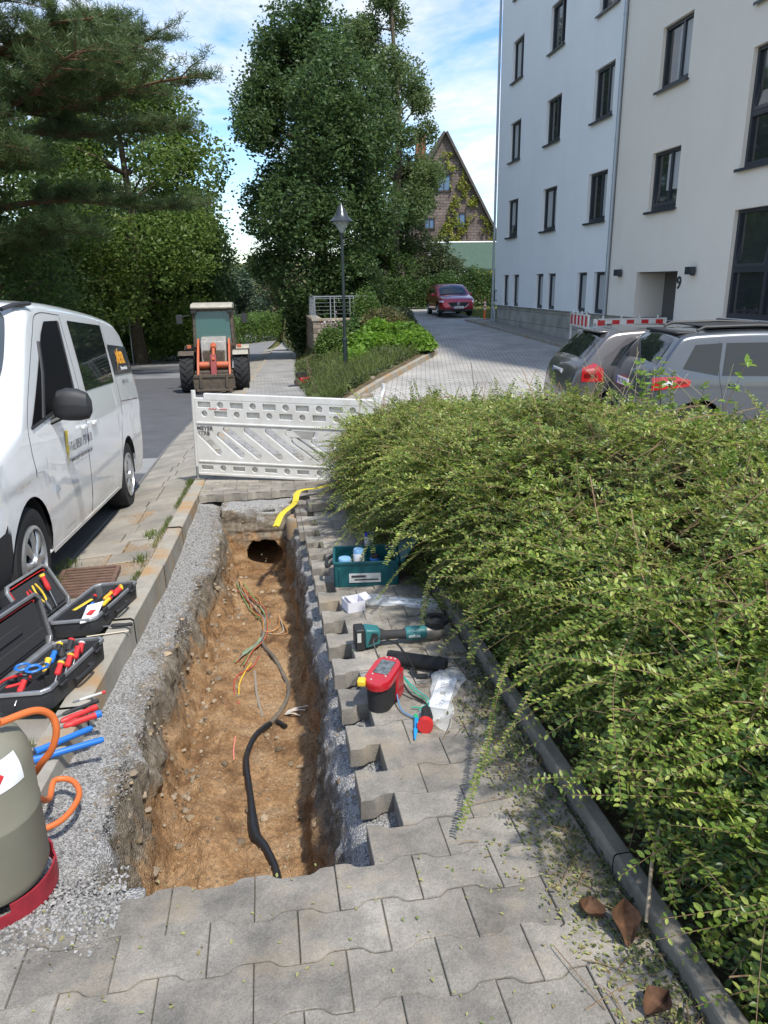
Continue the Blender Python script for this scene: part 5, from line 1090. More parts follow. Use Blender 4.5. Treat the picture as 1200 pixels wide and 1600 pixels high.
def crown(H0, H1, prof, n, rc, off=.0, seed=1):
    g = np.random.default_rng(seed); o = []
    for i in range(n):
        t = g.random(); h = H0+(H1-H0)*t; r = np.interp(t, [p[0] for p in prof], [p[1] for p in prof]); a = g.uniform(0, 2*np.pi); q = r*math.sqrt(g.uniform(.25, 1)); rr = rc*g.uniform(.6, 1.25)
        o.append((q*math.cos(a), q*math.sin(a), h, min(rr, r*.8+.3)))
    return np.array(o)
lm_lime = leafmat('lime leaves', [(.042, .085, .03), (.068, .125, .04), (.105, .17, .05)], transl=.42)
lm_ash = leafmat('ash leaves', [(.07, .12, .04), (.11, .17, .055), (.16, .22, .08)], transl=.4)
lm_maple = leafmat('maple leaves', [(.075, .14, .03), (.115, .19, .042), (.17, .25, .06)], transl=.5)
lm_dark = leafmat('dark leaves', [(.05, .10, .028), (.08, .14, .036), (.115, .185, .05)], transl=.45)
lm_pine = leafmat('pine needles', [(.055, .095, .034), (.085, .135, .045), (.12, .175, .06)], transl=.35)
lm_fir = leafmat('conifer sprays', [(.035, .06, .025), (.06, .09, .03), (.10, .12, .04)], transl=.2)
lm_far = leafmat('far leaves', [(.045, .075, .045), (.06, .10, .055), (.08, .12, .065)], transl=.2)
cl = crown(-.4, 15.3, [(0, .7), (.12, 1.5), (.28, 3.0), (.5, 3.7), (.68, 3.3), (.8, 2.7), (.9, 1.8), (1, .5)], 105, 1.3, seed=5)
tree('lime_tree', 'tall dark lime tree with a columnar crown beside the pavement', 'tree', (3.1, 40.5, -1.9), cl+np.array([0, 0, .6, 0]), lm_lime, 120000, .20, [(0, 0, 0), (.2, 0, 5), (-.1, .2, 10), (.1, 0, 17)], r0=.45)
cl = crown(3.5, 17, [(0, 1.6), (.3, 2.9), (.6, 2.8), (.9, 1.7), (1, .6)], 44, 1.0, seed=8)
tree('ash_tree', 'lighter looser tree right behind the tall dark lime tree', 'tree', (7.9, 45.5, -.3), cl, lm_ash, 62000, .17, [(0, 0, 0), (.2, 0, 5), (.5, .2, 10), (.1, 0, 16)], r0=.35, shell=.3)
# conifer in front of the gable house, layered and tapering
cl = crown(.3, 9.0, [(0, 2.1), (.3, 1.9), (.6, 1.2), (.85, .6), (1, .2)], 60, .8, seed=12)
tree('conifer', 'pale green spreading conifer standing in front of the gable house', 'tree', (9.2, 47.5, -.2), cl, lm_fir, 34000, .15, [(0, 0, 0), (0, 0, 4), (.1, 0, 8.8)], r0=.2, flat=.5, aspect=.4)
cl = crown(.2, 4.2, [(0, 2.0), (.5, 1.9), (1, .6)], 22, .8, seed=13)
tree('garden_tree', 'low dark bushy tree at the left end of the hedge by the drive', 'tree', (6.6, 44.6, -.2), cl, lm_dark, 16000, .15, [(0, 0, 0), (.1, 0, 3.6)], r0=.12)
cl = crown(.2, 4.0, [(0, 1.3), (.5, 1.6), (1, .5)], 20, .7, seed=14)
tree('garden_tree', 'small green tree in front of the garage beside the conifer', 'tree', (10.9, 46.0, -.2), cl, lm_fir, 12000, .14, [(0, 0, 0), (.1, 0, 3.4)], r0=.1)
# left verge trees
cl = crown(2.2, 14.0, [(0, 3.0), (.3, 4.6), (.6, 4.4), (.85, 2.6), (1, .8)], 64, 1.5, seed=21)
tree('maple_tree', 'bright green maple with a forked trunk on the left verge, nearest the sign pole', 'tree', (-6.4, 41.5, -2.45), cl, lm_maple, 62000, .22, [(0, 0, 0), (-.1, 0, 2.5), (.3, .1, 6), (0, 0, 13)], r0=.42)
cl = crown(1.0, 9.0, [(0, 1.8), (.4, 2.6), (.8, 1.8), (1, .4)], 36, 1.1, seed=23)
tree('maple_tree', 'slender maple with its thin trunk just left of the wheel loader, on the left verge', 'tree', (-4.6, 44.5, -2.55), cl, lm_maple, 26000, .2, [(0, 0, 0), (.1, 0, 3), (0, .1, 8.5)], r0=.26)
cl = crown(1.6, 9.5, [(0, 2.0), (.4, 3.0), (.8, 1.8), (1, .4)], 36, 1.1, seed=24)
tree('maple_tree', 'maple with its trunk directly behind the cab of the wheel loader, on the left verge', 'tree', (-3.75, 47.5, -2.7), cl, lm_dark, 26000, .2, [(0, 0, 0), (.1, 0, 3), (0, .1, 9)], r0=.3)
cl = crown(.6, 13, [(0, 4.0), (.3, 5.2), (.7, 4.4), (1, 1)], 60, 1.7, seed=25)
tree('verge_tree', 'dark broad tree behind the van roof on the left verge', 'tree', (-11.5, 37.5, -2.3), cl, lm_dark, 46000, .22, [(0, 0, 0), (0, 0, 5), (.3, 0, 12)], r0=.4)
cl = crown(.6, 11, [(0, 4.0), (.3, 5.0), (.7, 4.0), (1, 1)], 44, 1.7, seed=26)
tree('verge_tree', 'mid green tree behind the bright maple on the left', 'tree', (-10.5, 50, -2.8), cl, lm_maple, 34000, .24, [(0, 0, 0), (0, 0, 5), (.3, 0, 10)], r0=.35)
cl = crown(.3, 7, [(0, 3.0), (.4, 3.4), (1, .8)], 30, 1.2, seed=27)
tree('verge_tree', 'dark leafy tree low behind the windscreen of the van', 'tree', (-9.8, 27, -1.6), cl, lm_dark, 30000, .17, [(0, 0, 0), (0, 0, 3), (.1, 0, 6.5)], r0=.2)
# black pine: level boughs carrying needle tufts
def pine(base, H, boughs):
    o = empty('pine_tree', base, 0, 'old dark pine with long level boughs reaching over the street at the left edge', 'tree'); b = M(); tr_ = spline([(0, 0, 0), (.1, .1, H*.4), (-.1, 0, H*.7), (0, 0, H)], 8); k = len(tr_); b.tube(tr_, [.36*(1-.75*i/(k-1)) for i in range(k)], 12)
    C = []
    for (h, az, L_, rise) in boughs:
        p0 = Vector((0, 0, h)); d = Vector((math.cos(az), math.sin(az), 0)); pts = [p0+d*(L_*t)+Vector((0, 0, rise*math.sin(t*1.7)*L_*.25+.15*math.sin(t*6+h)))+Vector((-d.y, d.x, 0))*(.3*math.sin(t*4+h*3)) for t in np.linspace(0, 1, 12)]
        b.tube(pts, [.11*(1-.85*t)+.012 for t in np.linspace(0, 1, 12)], 7)
        for i in range(3, 12):
            n_ = 2+int(3*(1-i/12))
            for s in range(n_*2):
                a = az+random.choice((-1, 1))*random.uniform(.3, 1.2); l_ = (1.0+.7*(1-i/12))*random.uniform(.5, 1.15)*min(1.3, L_/5); q = pts[i]+Vector((math.cos(a), math.sin(a), random.uniform(-.12, .28)))*l_
                b.tube([pts[i], (pts[i]+q)/2+Vector((0, 0, .06)), q], [.022, .016, .008], 5)
                for t in np.linspace(.35, 1.05, 6): C.append(tuple(pts[i].lerp(q, t)+Vector((random.uniform(-.1, .1), random.uniform(-.1, .1), random.uniform(-.02, .1)))))
    b.build('trunk', m_barkp, o, smooth=True)
    C = np.array(C); n = len(C); kk = 40; d = rng.normal(size=(n, kk, 3)); d[..., 2] = np.abs(d[..., 2])*.8+.1; d /= np.linalg.norm(d, axis=2, keepdims=True)
    l_ = rng.uniform(.12, .22, (n, kk, 1)); P0 = C[:, None]+rng.normal(size=(n, kk, 3))*.07; P1 = P0+d*l_; sd_ = np.cross(d, rng.normal(size=(n, kk, 3))); sd_ /= np.linalg.norm(sd_, axis=2, keepdims=True); w_ = .008
    V = np.stack([P0-sd_*w_, P0+sd_*w_, P1+sd_*w_*.6, P1-sd_*w_*.6], 2).reshape(-1, 3); npmesh('crown', V, np.arange(len(V)).reshape(-1, 4), lm_pine, o); return o
bg_ = []
g = random.Random(4)
for h, L_ in ((4.4, 4.6), (5.4, 6.4), (6.4, 6.8), (7.6, 7.0), (8.5, 7.6), (9.3, 6.5), (10.2, 6.8), (11.2, 6.5), (12.0, 6.6), (12.9, 4.4), (13.6, 4.2), (14.4, 3), (15.2, 2.6)):
    for q in range(2 if h > 6 else 3): bg_.append((h+g.uniform(-.3, .3), g.uniform(-1.5, .55) if q < 2 else g.uniform(0, 6.3), L_*g.uniform(.75, 1.08), g.uniform(.1, .7)))
pine((-8.9, 27.5, -1.65), 16.5, bg_)
# middle distance trees and hedge rows down the street
for i, (x, y, h, w_, lb, lm_) in enumerate(((-3.2, 88, 7.8, 3.4, 'rounded dark green tree at the bottom of the street, left of the others', lm_far), (.4, 92, 8.3, 3.2, 'rounded green tree at the bottom of the street, middle of three', lm_far), (3.6, 84, 6.8, 2.8, 'reddish green tree at the bottom of the street nearest the lime tree', leafmat('reddish leaves', [(.10, .085, .05), (.13, .12, .06), (.09, .12, .06)], transl=.2)), (-8.2, 78, 9.5, 3.6, 'dark tree down the street behind the maples', lm_dark), (-14, 64, 12, 5, 'large tree far left beyond the white house', lm_dark))):
    cl = crown(.5, h, [(0, w_*.8), (.4, w_), (.8, w_*.65), (1, .4)], 34, w_*.36, seed=40+i); tree('far_tree', lb, 'tree', (x, y, float(S(y))-.3), cl, lm_, 15000, .28, [(0, 0, 0), (0, 0, h*.5), (.1, 0, h*.95)], group='trees at the bottom of the street', r0=.25)
def leafbox(name, label, cat, pts, hgt, thick, n, size, lm_, group=None, z0f=None, rag=.25, kind=None):
    """hedge along a polyline of (x, y, z)"""
    o = empty(name, pts[0], 0, label, cat, group); P_ = np.array(pts, float); seg = np.linalg.norm(np.diff(P_, axis=0), axis=1); cum = np.concatenate([[0], np.cumsum(seg)])
    t = rng.uniform(0, cum[-1], n); x = np.interp(t, cum, P_[:, 0]); y = np.interp(t, cum, P_[:, 1]); z = np.interp(t, cum, P_[:, 2]); i = np.clip(np.searchsorted(cum, t)-1, 0, len(seg)-1); dx = np.diff(P_[:, 0])[i]/seg[i]; dy = np.diff(P_[:, 1])[i]/seg[i]
    a = rng.uniform(0, np.pi, n); rr = 1+rag*fbm(t*.9, a*1.2, s=88, o=3)*1.6; q = rng.uniform(.55, 1, n)**.5*rr; ca = np.sign(np.cos(a))*np.abs(np.cos(a))**.6; sa = np.abs(np.sin(a))**.6
    Q = np.stack([x-dy*ca*q*thick/2, y+dx*ca*q*thick/2, z+np.maximum(sa*q*hgt, rng.random(n)*.1)], -1)-P_[0]; V, F = leafquads(Q, size); npmesh('foliage', V, F, lm_, o)
    b = M(); 
    for k in range(max(3, int(cum[-1]/.8))):
        tt = cum[-1]*(k+.5)/max(3, int(cum[-1]/.8)); p = Vector([float(np.interp(tt, cum, P_[:, j])-P_[0, j]) for j in range(3)]); 
        for r in range(3): b.tube([p, p+Vector((random.uniform(-.3, .3)*thick, random.uniform(-.3, .3)*thick, hgt*.8))], [.02, .008], 5)
    b.build('stem', m_bark, o); return o
lm_hedge = leafmat('hedge leaves', [(.04, .085, .02), (.06, .12, .03), (.09, .16, .04)], transl=.3); lm_lt = leafmat('light hedge leaves', [(.07, .13, .03), (.10, .18, .04), (.14, .23, .05)], transl=.4)
leafbox('hedge', 'dense trimmed hedge behind the red car at the top of the drive', 'hedge', [(6.8, 43, -.1), (10, 43.4, 0), (14.5, 43, 0), (20, 42, 0)], 1.95, 1.6, 42000, .12, lm_hedge)
leafbox('hedge', 'green hedge running behind the railing at the left end of the drive', 'hedge', [(3.6, 42, -.2), (5.5, 42.5, -.1), (7.2, 43, -.1)], 1.7, 1.6, 12000, .12, lm_dark)
leafbox('shrub', 'yellow leaved shrub peeping over the hedge by the building corner', 'shrub', [(13.0, 46, .2), (14.2, 46, .2)], 2.0, 1.0, 3000, .12, leafmat('yellow leaves', [(.30, .28, .03), (.42, .36, .03), (.2, .24, .04)], transl=.3))
leafbox('hedge', 'bright wild hedge on the outside of the bend at the bottom of the street', 'hedge', [(-6.5, 66, -4.0), (-2.2, 72, -4.1), (2.4, 80, -4.1), (7, 88, -4.1)], 2.7, 2.6, 30000, .2, lm_lt)
leafbox('hedge', 'low hedge behind the trunks on the left verge', 'hedge', [(-14, 45, -2.8), (-8.6, 50, -2.9), (-5.8, 55.5, -3.2), (-5.2, 60, -3.5)], 1.8, 1.6, 24000, .16, lm_lt)
leafbox('hedge', 'dark hedge along the far left verge behind the van', 'hedge', [(-12, 14, -1.0), (-11.5, 22, -1.4), (-11, 34, -2.1)], 2.6, 2.2, 26000, .16, lm_dark)
# ivy on the gable wall
def ivy():
    o = empty('ivy', (16, 62, -.3), R(-6), 'yellow green ivy climbing the gable wall of the shingled house', 'climber'); n = 16000; x = rng.uniform(-2.6, 4.6, n); z = rng.uniform(.5, 11.5, n)
    band = np.abs(x-(-.2+.5*np.sin(z*1.1))) < (1.0+.9*fbm(z*.7, x*.2, s=4))*np.clip((9.2-z)/3, 0, 1)
    edge = (x > ax+(xr-ax)*(ap-z)/(ap-ez)-1.0-.5*fbm(z*.9, 3, s=5)) & (x < ax+(xr-ax)*(ap-z)/(ap-ez)-.05) & (z > 3.2); low = (z < 3.6+1.2*fbm(x*.8, 7, s=6))
    f = fbm(x*1.4, z*1.4, s=8, o=4); k = (band | edge | (low & (x > 0))) & (f > -.12); C = np.stack([x[k], -.12-rng.random(k.sum())*.12, z[k]], -1); V, F = leafquads(C, .2); npmesh('foliage', V, F, leafmat('ivy leaves', [(.18, .24, .04), (.30, .34, .06), (.42, .42, .08)], transl=.3), o)
    b = M(); [b.tube([(x_, -.1, .2), (x_+.3, -.12, 4), (x_-.1, -.1, 7)], .03, 5) for x_ in (-.6, .1, .9)]; b.build('stem', m_bark, o)
ivy()
# grass: verge strips
lm_grass = leafmat('grass blades', [(.07, .12, .02), (.12, .17, .035), (.18, .20, .07)], rough=.6, transl=.35)
def grass(name, P0, h, m=lm_grass, w=.006):
    n = len(P0); an = rng.uniform(0, 2*np.pi, n); d = np.stack([np.cos(an), np.sin(an), np.zeros(n)], -1); lean = rng.normal(size=(n, 3))*.35; lean[:, 2] = 0; hh = (h*rng.uniform(.5, 1.2, n))[:, None]
    U_ = np.array([0, 0, 1.]); p1 = P0+U_*hh*.55+lean*hh*.3; p2 = P0+U_*hh*.95+lean*hh; ww = w*rng.uniform(.7, 1.3, n)[:, None]
    V = np.stack([P0-d*ww, P0+d*ww, p1+d*ww*.7, p1-d*ww*.7, p2+d*ww*.1, p2-d*ww*.1], 1); F = (np.arange(n)[:, None, None]*6+np.array([[0, 1, 2, 3], [3, 2, 4, 5]])[None]).reshape(-1, 4)
    return tag(npmesh(name, V, F, m), kind='stuff')
n = 30000; u = rng.uniform(20, 60, n); v = road_out(u)-.1-rng.random(n)**1.5*3.2; grass('grass', np.stack([v, u, S(u)-.12], -1), .16, w=.02)
P = [[(road_out(u)-.05-3.6*t, u, float(S(u))-.10-.05*t+.05*math.sin(3*t)) for t in np.linspace(0, 1, 5)] for u in np.arange(-5, 90, 2.5)]
tag(gridmesh('grass_verge', P, mat('verge turf', (.12, .15, .045), .95, c2=(.20, .19, .08), vs=2, coord='P', bump=1, bs=20, bdist=.03, spec=.1)), kind='structure')
# moss and weeds along the kerb joint
u = rng.uniform(2.2, 8.6, 2600); v = kerb_in(u)-.165+rng.normal(size=2600)*.012; f = fbm(u*2.4, 0, s=91); k = f > .0; grass('weeds', np.stack([v[k], u[k], S(u[k])-.03], -1), .035, w=.0022)
for (cx, cy, r) in ((-1.5, 5.3, .07), (-1.46, 4.9, .05), (-1.0, 6.0, .06), (-.98, 5.3, .05), (-.87, 8.1, .05)):
    n = 90; P0 = np.stack([cx+rng.normal(size=n)*r*.6, cy+rng.normal(size=n)*r, np.zeros(n)], -1); P0[:, 2] = [float(RZ(y))+.04 if x < -1.2 else float(S(y))-.05 for x, y in P0[:, :2]]; grass('weeds', P0, .06, w=.003)
# grass patch behind the marker post
n = 5000; v = rng.uniform(9.9, 13, n); u = rng.uniform(34, 41.5, n); grass('grass', np.stack([v, u, D(u)-.02], -1), .12, w=.012)
tag(gridmesh('lawn', [[(v, u, float(D(u))+.015) for v in (10.3, 11.5, 16)] for u in (33.2, 36, 39, 42)], MATS['verge turf']), kind='structure')
# ---------------------------------------------------------------- planting bed
def clumpplant(name, label, x, y, rad, h, n, size, lm_, cat='plant', group=None, stem=True, flat=.7):
    z = bedz(x, y); o = empty(name, (x, y, z), 0, label, cat, group); d = rng.normal(size=(n, 3)); d /= np.linalg.norm(d, axis=1, keepdims=True); q = rng.random(n)**.4
    C = np.stack([d[:, 0]*rad*q, d[:, 1]*rad*q, np.abs(d[:, 2])*h*q+.03], -1); C[:, 2] *= 1+.3*fbm(C[:, 0]*3+x, C[:, 1]*3+y, s=5); V, F = leafquads(C, size, .6); npmesh('foliage', V, F, lm_, o)
    b = M(); [b.tube([(0, 0, -.05), (random.uniform(-.6, .6)*rad, random.uniform(-.6, .6)*rad, h*.8)], [.012, .005], 5) for _ in range(9)]; b.build('stem', m_bark, o); return o
lm_per = leafmat('bright perennial leaves', [(.09, .19, .02), (.14, .27, .03), (.20, .34, .05)], transl=.4); lm_gc = leafmat('ground cover leaves', [(.05, .08, .035), (.08, .11, .045), (.13, .15, .07)], transl=.3); lm_brn = leafmat('brown green leaves', [(.12, .10, .04), (.15, .14, .05), (.10, .13, .04)], transl=.3); lm_wf = leafmat('white pink flowers', [(.6, .5, .5), (.7, .68, .6), (.5, .3, .35)], transl=.3)
for i, (x, y, r, h, lb) in enumerate(((4.15, 20.6, .75, .75, 'leafy bright green perennial clump nearest the corner of the bed kerb'), (3.3, 21.6, .8, .8, 'broad bright green perennial clump in the middle of the planting bed'), (4.3, 22.6, .8, .85, 'bright green perennial clump at the right side of the planting bed'), (3.1, 23.6, .7, .8, 'bright green perennial clump behind the broad one'), (2.6, 20.6, .5, .5, 'yellowish green perennial clump just right of the lamp post'), (3.9, 25.2, .9, .9, 'rear bright green perennial clump in the planting bed'))): clumpplant('perennial', lb, x, y, r*.9, h*.72, 2600, .17, lm_per, group='bright green perennials in the bed')
for (x, y, r, h, lm_, lb) in ((3.0, 30.5, .9, .9, lm_ash, 'pale flowering bush below the railing'), (4.4, 31.5, .8, 1.7, lm_lt, 'upright light green bush at the right end of the railing'), (4.6, 28.5, 1.1, .8, lm_brn, 'brownish low bush at the back of the planting bed'), (5.3, 30.0, .9, .7, lm_gc, 'grey green low bush at the back right of the planting bed'), (2.6, 27.5, .8, 1.0, lm_lt, 'leafy bush in front of the stone wall'), (3.6, 28.6, .8, .8, lm_hedge, 'dark green bush in the middle rear of the bed')): clumpplant('shrub', lb, x, y, r, h, 3000, .12, lm_, 'shrub')
clumpplant('flowers', 'white and pink flowers in front of the stone wall', 2.9, 30.2, .8, 1.25, 260, .12, lm_wf, 'flowers')
n = 26000; u = rng.uniform(13.9, 31, n); t = rng.random(n)**.8; v = np.array([walk_r(a) for a in u])+(kv(u)-.2-np.array([walk_r(a) for a in u]))*t-.1*(t < .1); zz = np.array([bedz(a, b_) for a, b_ in zip(v, u)])
V, F = leafquads(np.stack([v, u, zz+rng.random(n)*.16*(1+fbm(v*1.3, u*1.3, s=3))], -1), .085, .5); tag(npmesh('ground_cover', V, F, lm_gc), kind='stuff')
n = 9000; k = rng.integers(0, len(u), n); grass('bed_grass', np.stack([v[k], u[k], zz[k]], -1), .32, w=.008)
b = M(); b.box((1.95, 15.3, float(DZ(1.9, 15.3))+.02), (.5, .3, .12), rz=.4); tag(b.build('rock', m_stone, bevel=.03), 'low flat stone at the front tip of the planting bed', 'stone')
b = M(); b.box((2.15, 16.5, float(DZ(2.2, 16.5))+.16), (.55, .35, .2), rz=.7); tag(b.build('rock', m_stone, bevel=.03), 'taller stone block behind the low flat one in the planting bed', 'stone')
# ---------------------------------------------------------------- the big box-honeysuckle shrub
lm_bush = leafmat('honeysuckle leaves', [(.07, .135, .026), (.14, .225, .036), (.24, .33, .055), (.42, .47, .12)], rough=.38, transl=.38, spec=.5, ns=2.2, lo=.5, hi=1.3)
lm_in = leafmat('shade-darkened inner leaves', [(.05, .10, .04), (.075, .14, .045), (.10, .17, .05)], rough=.4, transl=.3)
m_twig = mat('reddish twig', (.17, .10, .06), .8, c2=(.26, .19, .11), vs=20, spec=.2)
bush = empty('honeysuckle_shrub', (2.6, 4.5, -.25), 0, 'huge arching evergreen shrub with tiny leaves leaning over the right side of the pavement', 'shrub')
BO = np.array([2.6, 4.5, -.25])
def b_left(u): return np.interp(u, [-1.5, .8, 1.6, 2.4, 3.2, 4.0, 5.0, 6.0, 7.0, 7.9, 8.4], [1.14, 1.10, 1.06, 1.02, .94, .80, .66, .58, .62, .95, 1.8])
def b_right(u): return np.interp(u, [-1.5, 4, 5.5, 6.5, 7.5, 8.4], [4.0, 4.0, 3.5, 3.2, 2.9, 2.3])
def b_top(u): return np.interp(u, [-1.5, 1, 2, 3.5, 5, 6.2, 7.2, 8.0, 8.4], [.62, .67, .74, .78, .73, .59, .42, .14, -.2])
def env(th, u):
    """point on the shrub's outer shape; th 0 = left foot, .5 = crest, 1 = right foot"""
    a, c, t = b_left(u), b_right(u), b_top(u); zf = S(u)+.02; h = t-zf; mid = a+(c-a)*.42
    an = np.pi*(1-th); sx = np.abs(np.sin(an)); x = np.where(an > np.pi/2, mid+(mid-a)*np.cos(an)*1.0, mid+(c-mid)*np.cos(an)); x = x+np.where(an > np.pi/2, np.interp(u, [0, 1, 3, 5, 8], [.0, .02, .05, .05, .0])*np.exp(-(sx/.42)**2)-np.interp(u, [0, 1.2, 2.4, 4, 6, 8], [.05, .12, .26, .26, .16, .05])*np.exp(-((sx-.8)/.28)**2), 0)
    z = zf+h*sx**.62
    n = .17*fbm(x*1.1, u*1.1, z, s=101, o=3)+.07*fbm(x*3.5, u*3.5, z*3, s=103, o=2)
    return x, z, n, an
GB = np.random.default_rng(5)
def shoots(n, ll, spread, th_rng=(.0, .86), u_rng=(-1.0, 8.4), leaf=(.018, .029), step=.017, inner=.0, sweep=.6, bare=.15, droop=.35, lm=lm_bush, nm='foliage', tr=.0016, dens=None):
    g = GB; th = g.uniform(*th_rng, n); u = g.uniform(*u_rng, n)
    x, z, nz, an = env(th, u)
    nrm = np.stack([np.cos(an)*1.0, np.zeros(n), np.abs(np.sin(an))*1.0+.1], -1); nrm /= np.linalg.norm(nrm, axis=1, keepdims=True)
    P0 = np.stack([x, u, z], -1)+nrm*(nz-inner)[:, None]
    L_ = g.uniform(*ll, n)
    d = nrm*g.uniform(.25, .9, n)[:, None]+np.stack([-sweep*np.ones(n)*g.uniform(.2, 1.4, n), -sweep*.45*g.uniform(-1.2, 2.2, n), np.zeros(n)], -1)+g.normal(size=(n, 3))*spread
    d /= np.linalg.norm(d, axis=1, keepdims=True)
    P0 = P0-d*(L_*.55)[:, None]                # rooted inside, tips show
    K = 10; t = np.linspace(0, 1, K)
    side = np.cross(d, g.normal(size=(n, 3))); side /= np.linalg.norm(side, axis=1, keepdims=True)
    dr = droop*g.uniform(.3, 1.5, n)*L_; cv = .10*g.uniform(-1, 1, n)*L_
    pts = P0[:, None]+d[:, None]*(L_[:, None]*t)[..., None]+side[:, None]*(cv[:, None]*np.sin(t*np.pi))[..., None]; pts[..., 2] -= dr[:, None]*t**2
    pts[..., 2] = np.maximum(pts[..., 2], (S(pts[..., 1])+.03))
    # thin stems: triangular tubes
    tg = np.gradient(pts, axis=1); tg /= np.linalg.norm(tg, axis=2, keepdims=True)+1e-9; s1 = np.cross(tg, np.array([.3, .2, .93])); s1 /= np.linalg.norm(s1, axis=2, keepdims=True)+1e-9; s2 = np.cross(tg, s1)
    rad = (tr*(1.35-.9*t))[None, :, None]*np.ones((n, 1, 1)); ring = [pts+rad*(s1*math.cos(a)+s2*math.sin(a)) for a in (0, 2.1, 4.2)]
    V = np.stack(ring, 2).reshape(-1, 3); base = (np.arange(n)[:, None]*K+np.arange(K-1)[None])*3; F = np.stack([np.stack([base+j, base+(j+1) % 3, base+3+(j+1) % 3, base+3+j], -1) for j in range(3)], 2).reshape(-1, 4)
    twig = (V-BO, F)
    # opposite leaves in two ranks
    cnt = np.maximum(3, (L_*(1-bare)/step).astype(int)); tot = cnt.sum(); si = np.repeat(np.arange(n), cnt); ki = np.arange(tot)-np.repeat(np.cumsum(cnt)-cnt, cnt); tt = bare+(1-bare)*(ki+.5)/cnt[si]
    f = tt*(K-1); i0 = np.minimum(f.astype(int), K-2); w_ = (f-i0)[:, None]; c = pts[si, i0]*(1-w_)+pts[si, i0+1]*w_; T_ = tg[si, i0]; A = s1[si, i0]; B = s2[si, i0]
    up_ = np.array([0, 0, 1.]); A = np.cross(T_, up_)+.25*side[si]; A /= np.linalg.norm(A, axis=1, keepdims=True)+1e-9; Bn = np.cross(A, T_)
    Vs = []
    for sg in (-1, 1):
        jit = g.normal(size=(tot, 3))*.22; ld = A*sg*1.0+T_*.55+Bn*.25+jit*1.5; ld /= np.linalg.norm(ld, axis=1, keepdims=True)
        ln = Bn+g.normal(size=(tot, 3))*.35; wd = np.cross(ld, ln); wd /= np.linalg.norm(wd, axis=1, keepdims=True); nn = np.cross(wd, ld)
        sz = (g.uniform(*leaf, tot)*(1-.35*(tt > .9)))[:, None]; hw = sz*.24; b0 = c+ld*sz*.06; fd = nn*sz*.07
        Vs.append(np.stack([b0, b0+ld*sz*.32+wd*hw+fd, b0+ld*sz*.70+wd*hw*.85+fd, b0+ld*sz, b0+ld*sz*.70-wd*hw*.85+fd, b0+ld*sz*.32-wd*hw+fd], 1))
    LV = np.concatenate(Vs)
    if dens is not None: LV = LV[g.random(len(LV)) < dens]
    m_ = len(LV); LF = (np.arange(m_)[:, None, None]*6+np.array([[0, 1, 2, 3], [0, 3, 4, 5]])[None]).reshape(-1, 4)
    return twig, (LV.reshape(-1, 3)-BO, LF)
def cat(ms):
    V = []; F = []; o = 0
    for v, f in ms: V.append(v); F.append(f+o); o += len(v)
    return np.concatenate(V), np.concatenate(F)
tw, lv_ = [], []
for args in (dict(n=5600, ll=(.18, .45), spread=.6, th_rng=(.10, .80), u_rng=(.2, 8.4), sweep=.42, inner=.02, step=.0165),
             dict(n=1100, ll=(.40, .85), spread=.42, th_rng=(.05, .70), u_rng=(.6, 8.4), sweep=.9, inner=.0, bare=.3, droop=.22, step=.018, tr=.002),
             dict(n=2600, ll=(.15, .40), spread=.6, th_rng=(.0, .34), u_rng=(-1.0, 8.0), sweep=.5, inner=.05, leaf=(.019, .031), step=.0175),
             dict(n=300, ll=(.55, 1.1), spread=.3, th_rng=(.14, .55), u_rng=(1.6, 6.5), sweep=1.1, inner=-.02, bare=.4, droop=.3, step=.019, tr=.0024, leaf=(.02, .032)),
             dict(n=110, ll=(.3, .55), spread=.4, th_rng=(.38, .72), u_rng=(4.0, 8.4), sweep=.5, inner=-.03, bare=.2, droop=.1, step=.018),
             dict(n=1500, ll=(.14, .32), spread=.7, th_rng=(.0, .14), u_rng=(-.6, 8.2), sweep=.25, inner=.05, droop=.1, leaf=(.019, .03)),
             dict(n=600, ll=(.3, .6), spread=.3, th_rng=(.5, 1), u_rng=(2, 8.4), sweep=.2, inner=.05)):
    a, b_ = shoots(**args); tw.append(a); lv_.append(b_)
V, F = cat(lv_); print('bush leaves', len(F)//2); npmesh('foliage', V, F, lm_bush, bush)
# deep layers: inner shade put into darker leaf colours, plus bare wood
tw2, lv2 = [], []
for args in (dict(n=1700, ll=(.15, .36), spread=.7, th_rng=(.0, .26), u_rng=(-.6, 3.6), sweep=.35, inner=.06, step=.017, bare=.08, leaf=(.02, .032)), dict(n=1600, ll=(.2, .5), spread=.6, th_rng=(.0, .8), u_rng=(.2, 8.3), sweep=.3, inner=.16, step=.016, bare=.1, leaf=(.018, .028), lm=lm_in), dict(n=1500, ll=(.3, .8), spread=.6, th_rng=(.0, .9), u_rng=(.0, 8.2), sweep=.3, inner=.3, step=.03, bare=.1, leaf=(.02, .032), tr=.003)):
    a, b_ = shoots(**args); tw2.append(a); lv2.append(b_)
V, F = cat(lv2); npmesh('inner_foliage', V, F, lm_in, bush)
V, F = cat(tw2); npmesh('inner_twigs', V, F, m_twig, bush)
# main woody stems fanning out from the root stocks
b = M()
for k in range(150):
    u0 = random.uniform(.2, 8.0); x0 = float(b_left(u0))+random.uniform(.55, 1.9); p = Vector((x0, u0, float(S(u0))))
    d = Vector((random.uniform(-1.3, .8), random.uniform(-.8, .5), 1)); l_ = random.uniform(.3, .6); q = p+d*l_*.8; q.z = min(q.z, float(b_top(q.y))-.38) if -1.5 < q.y < 8.3 else p.z+.2
    b.tube(spline([p, p+Vector((d.x*.15, d.y*.15, l_*.55)), q], 4), [.007*(1-.06*i) for i in range(9)], 5)
for pt in b.v: pass
wood = b.build('wood', m_twig, bush, smooth=True); wood.location = -Vector(BO)
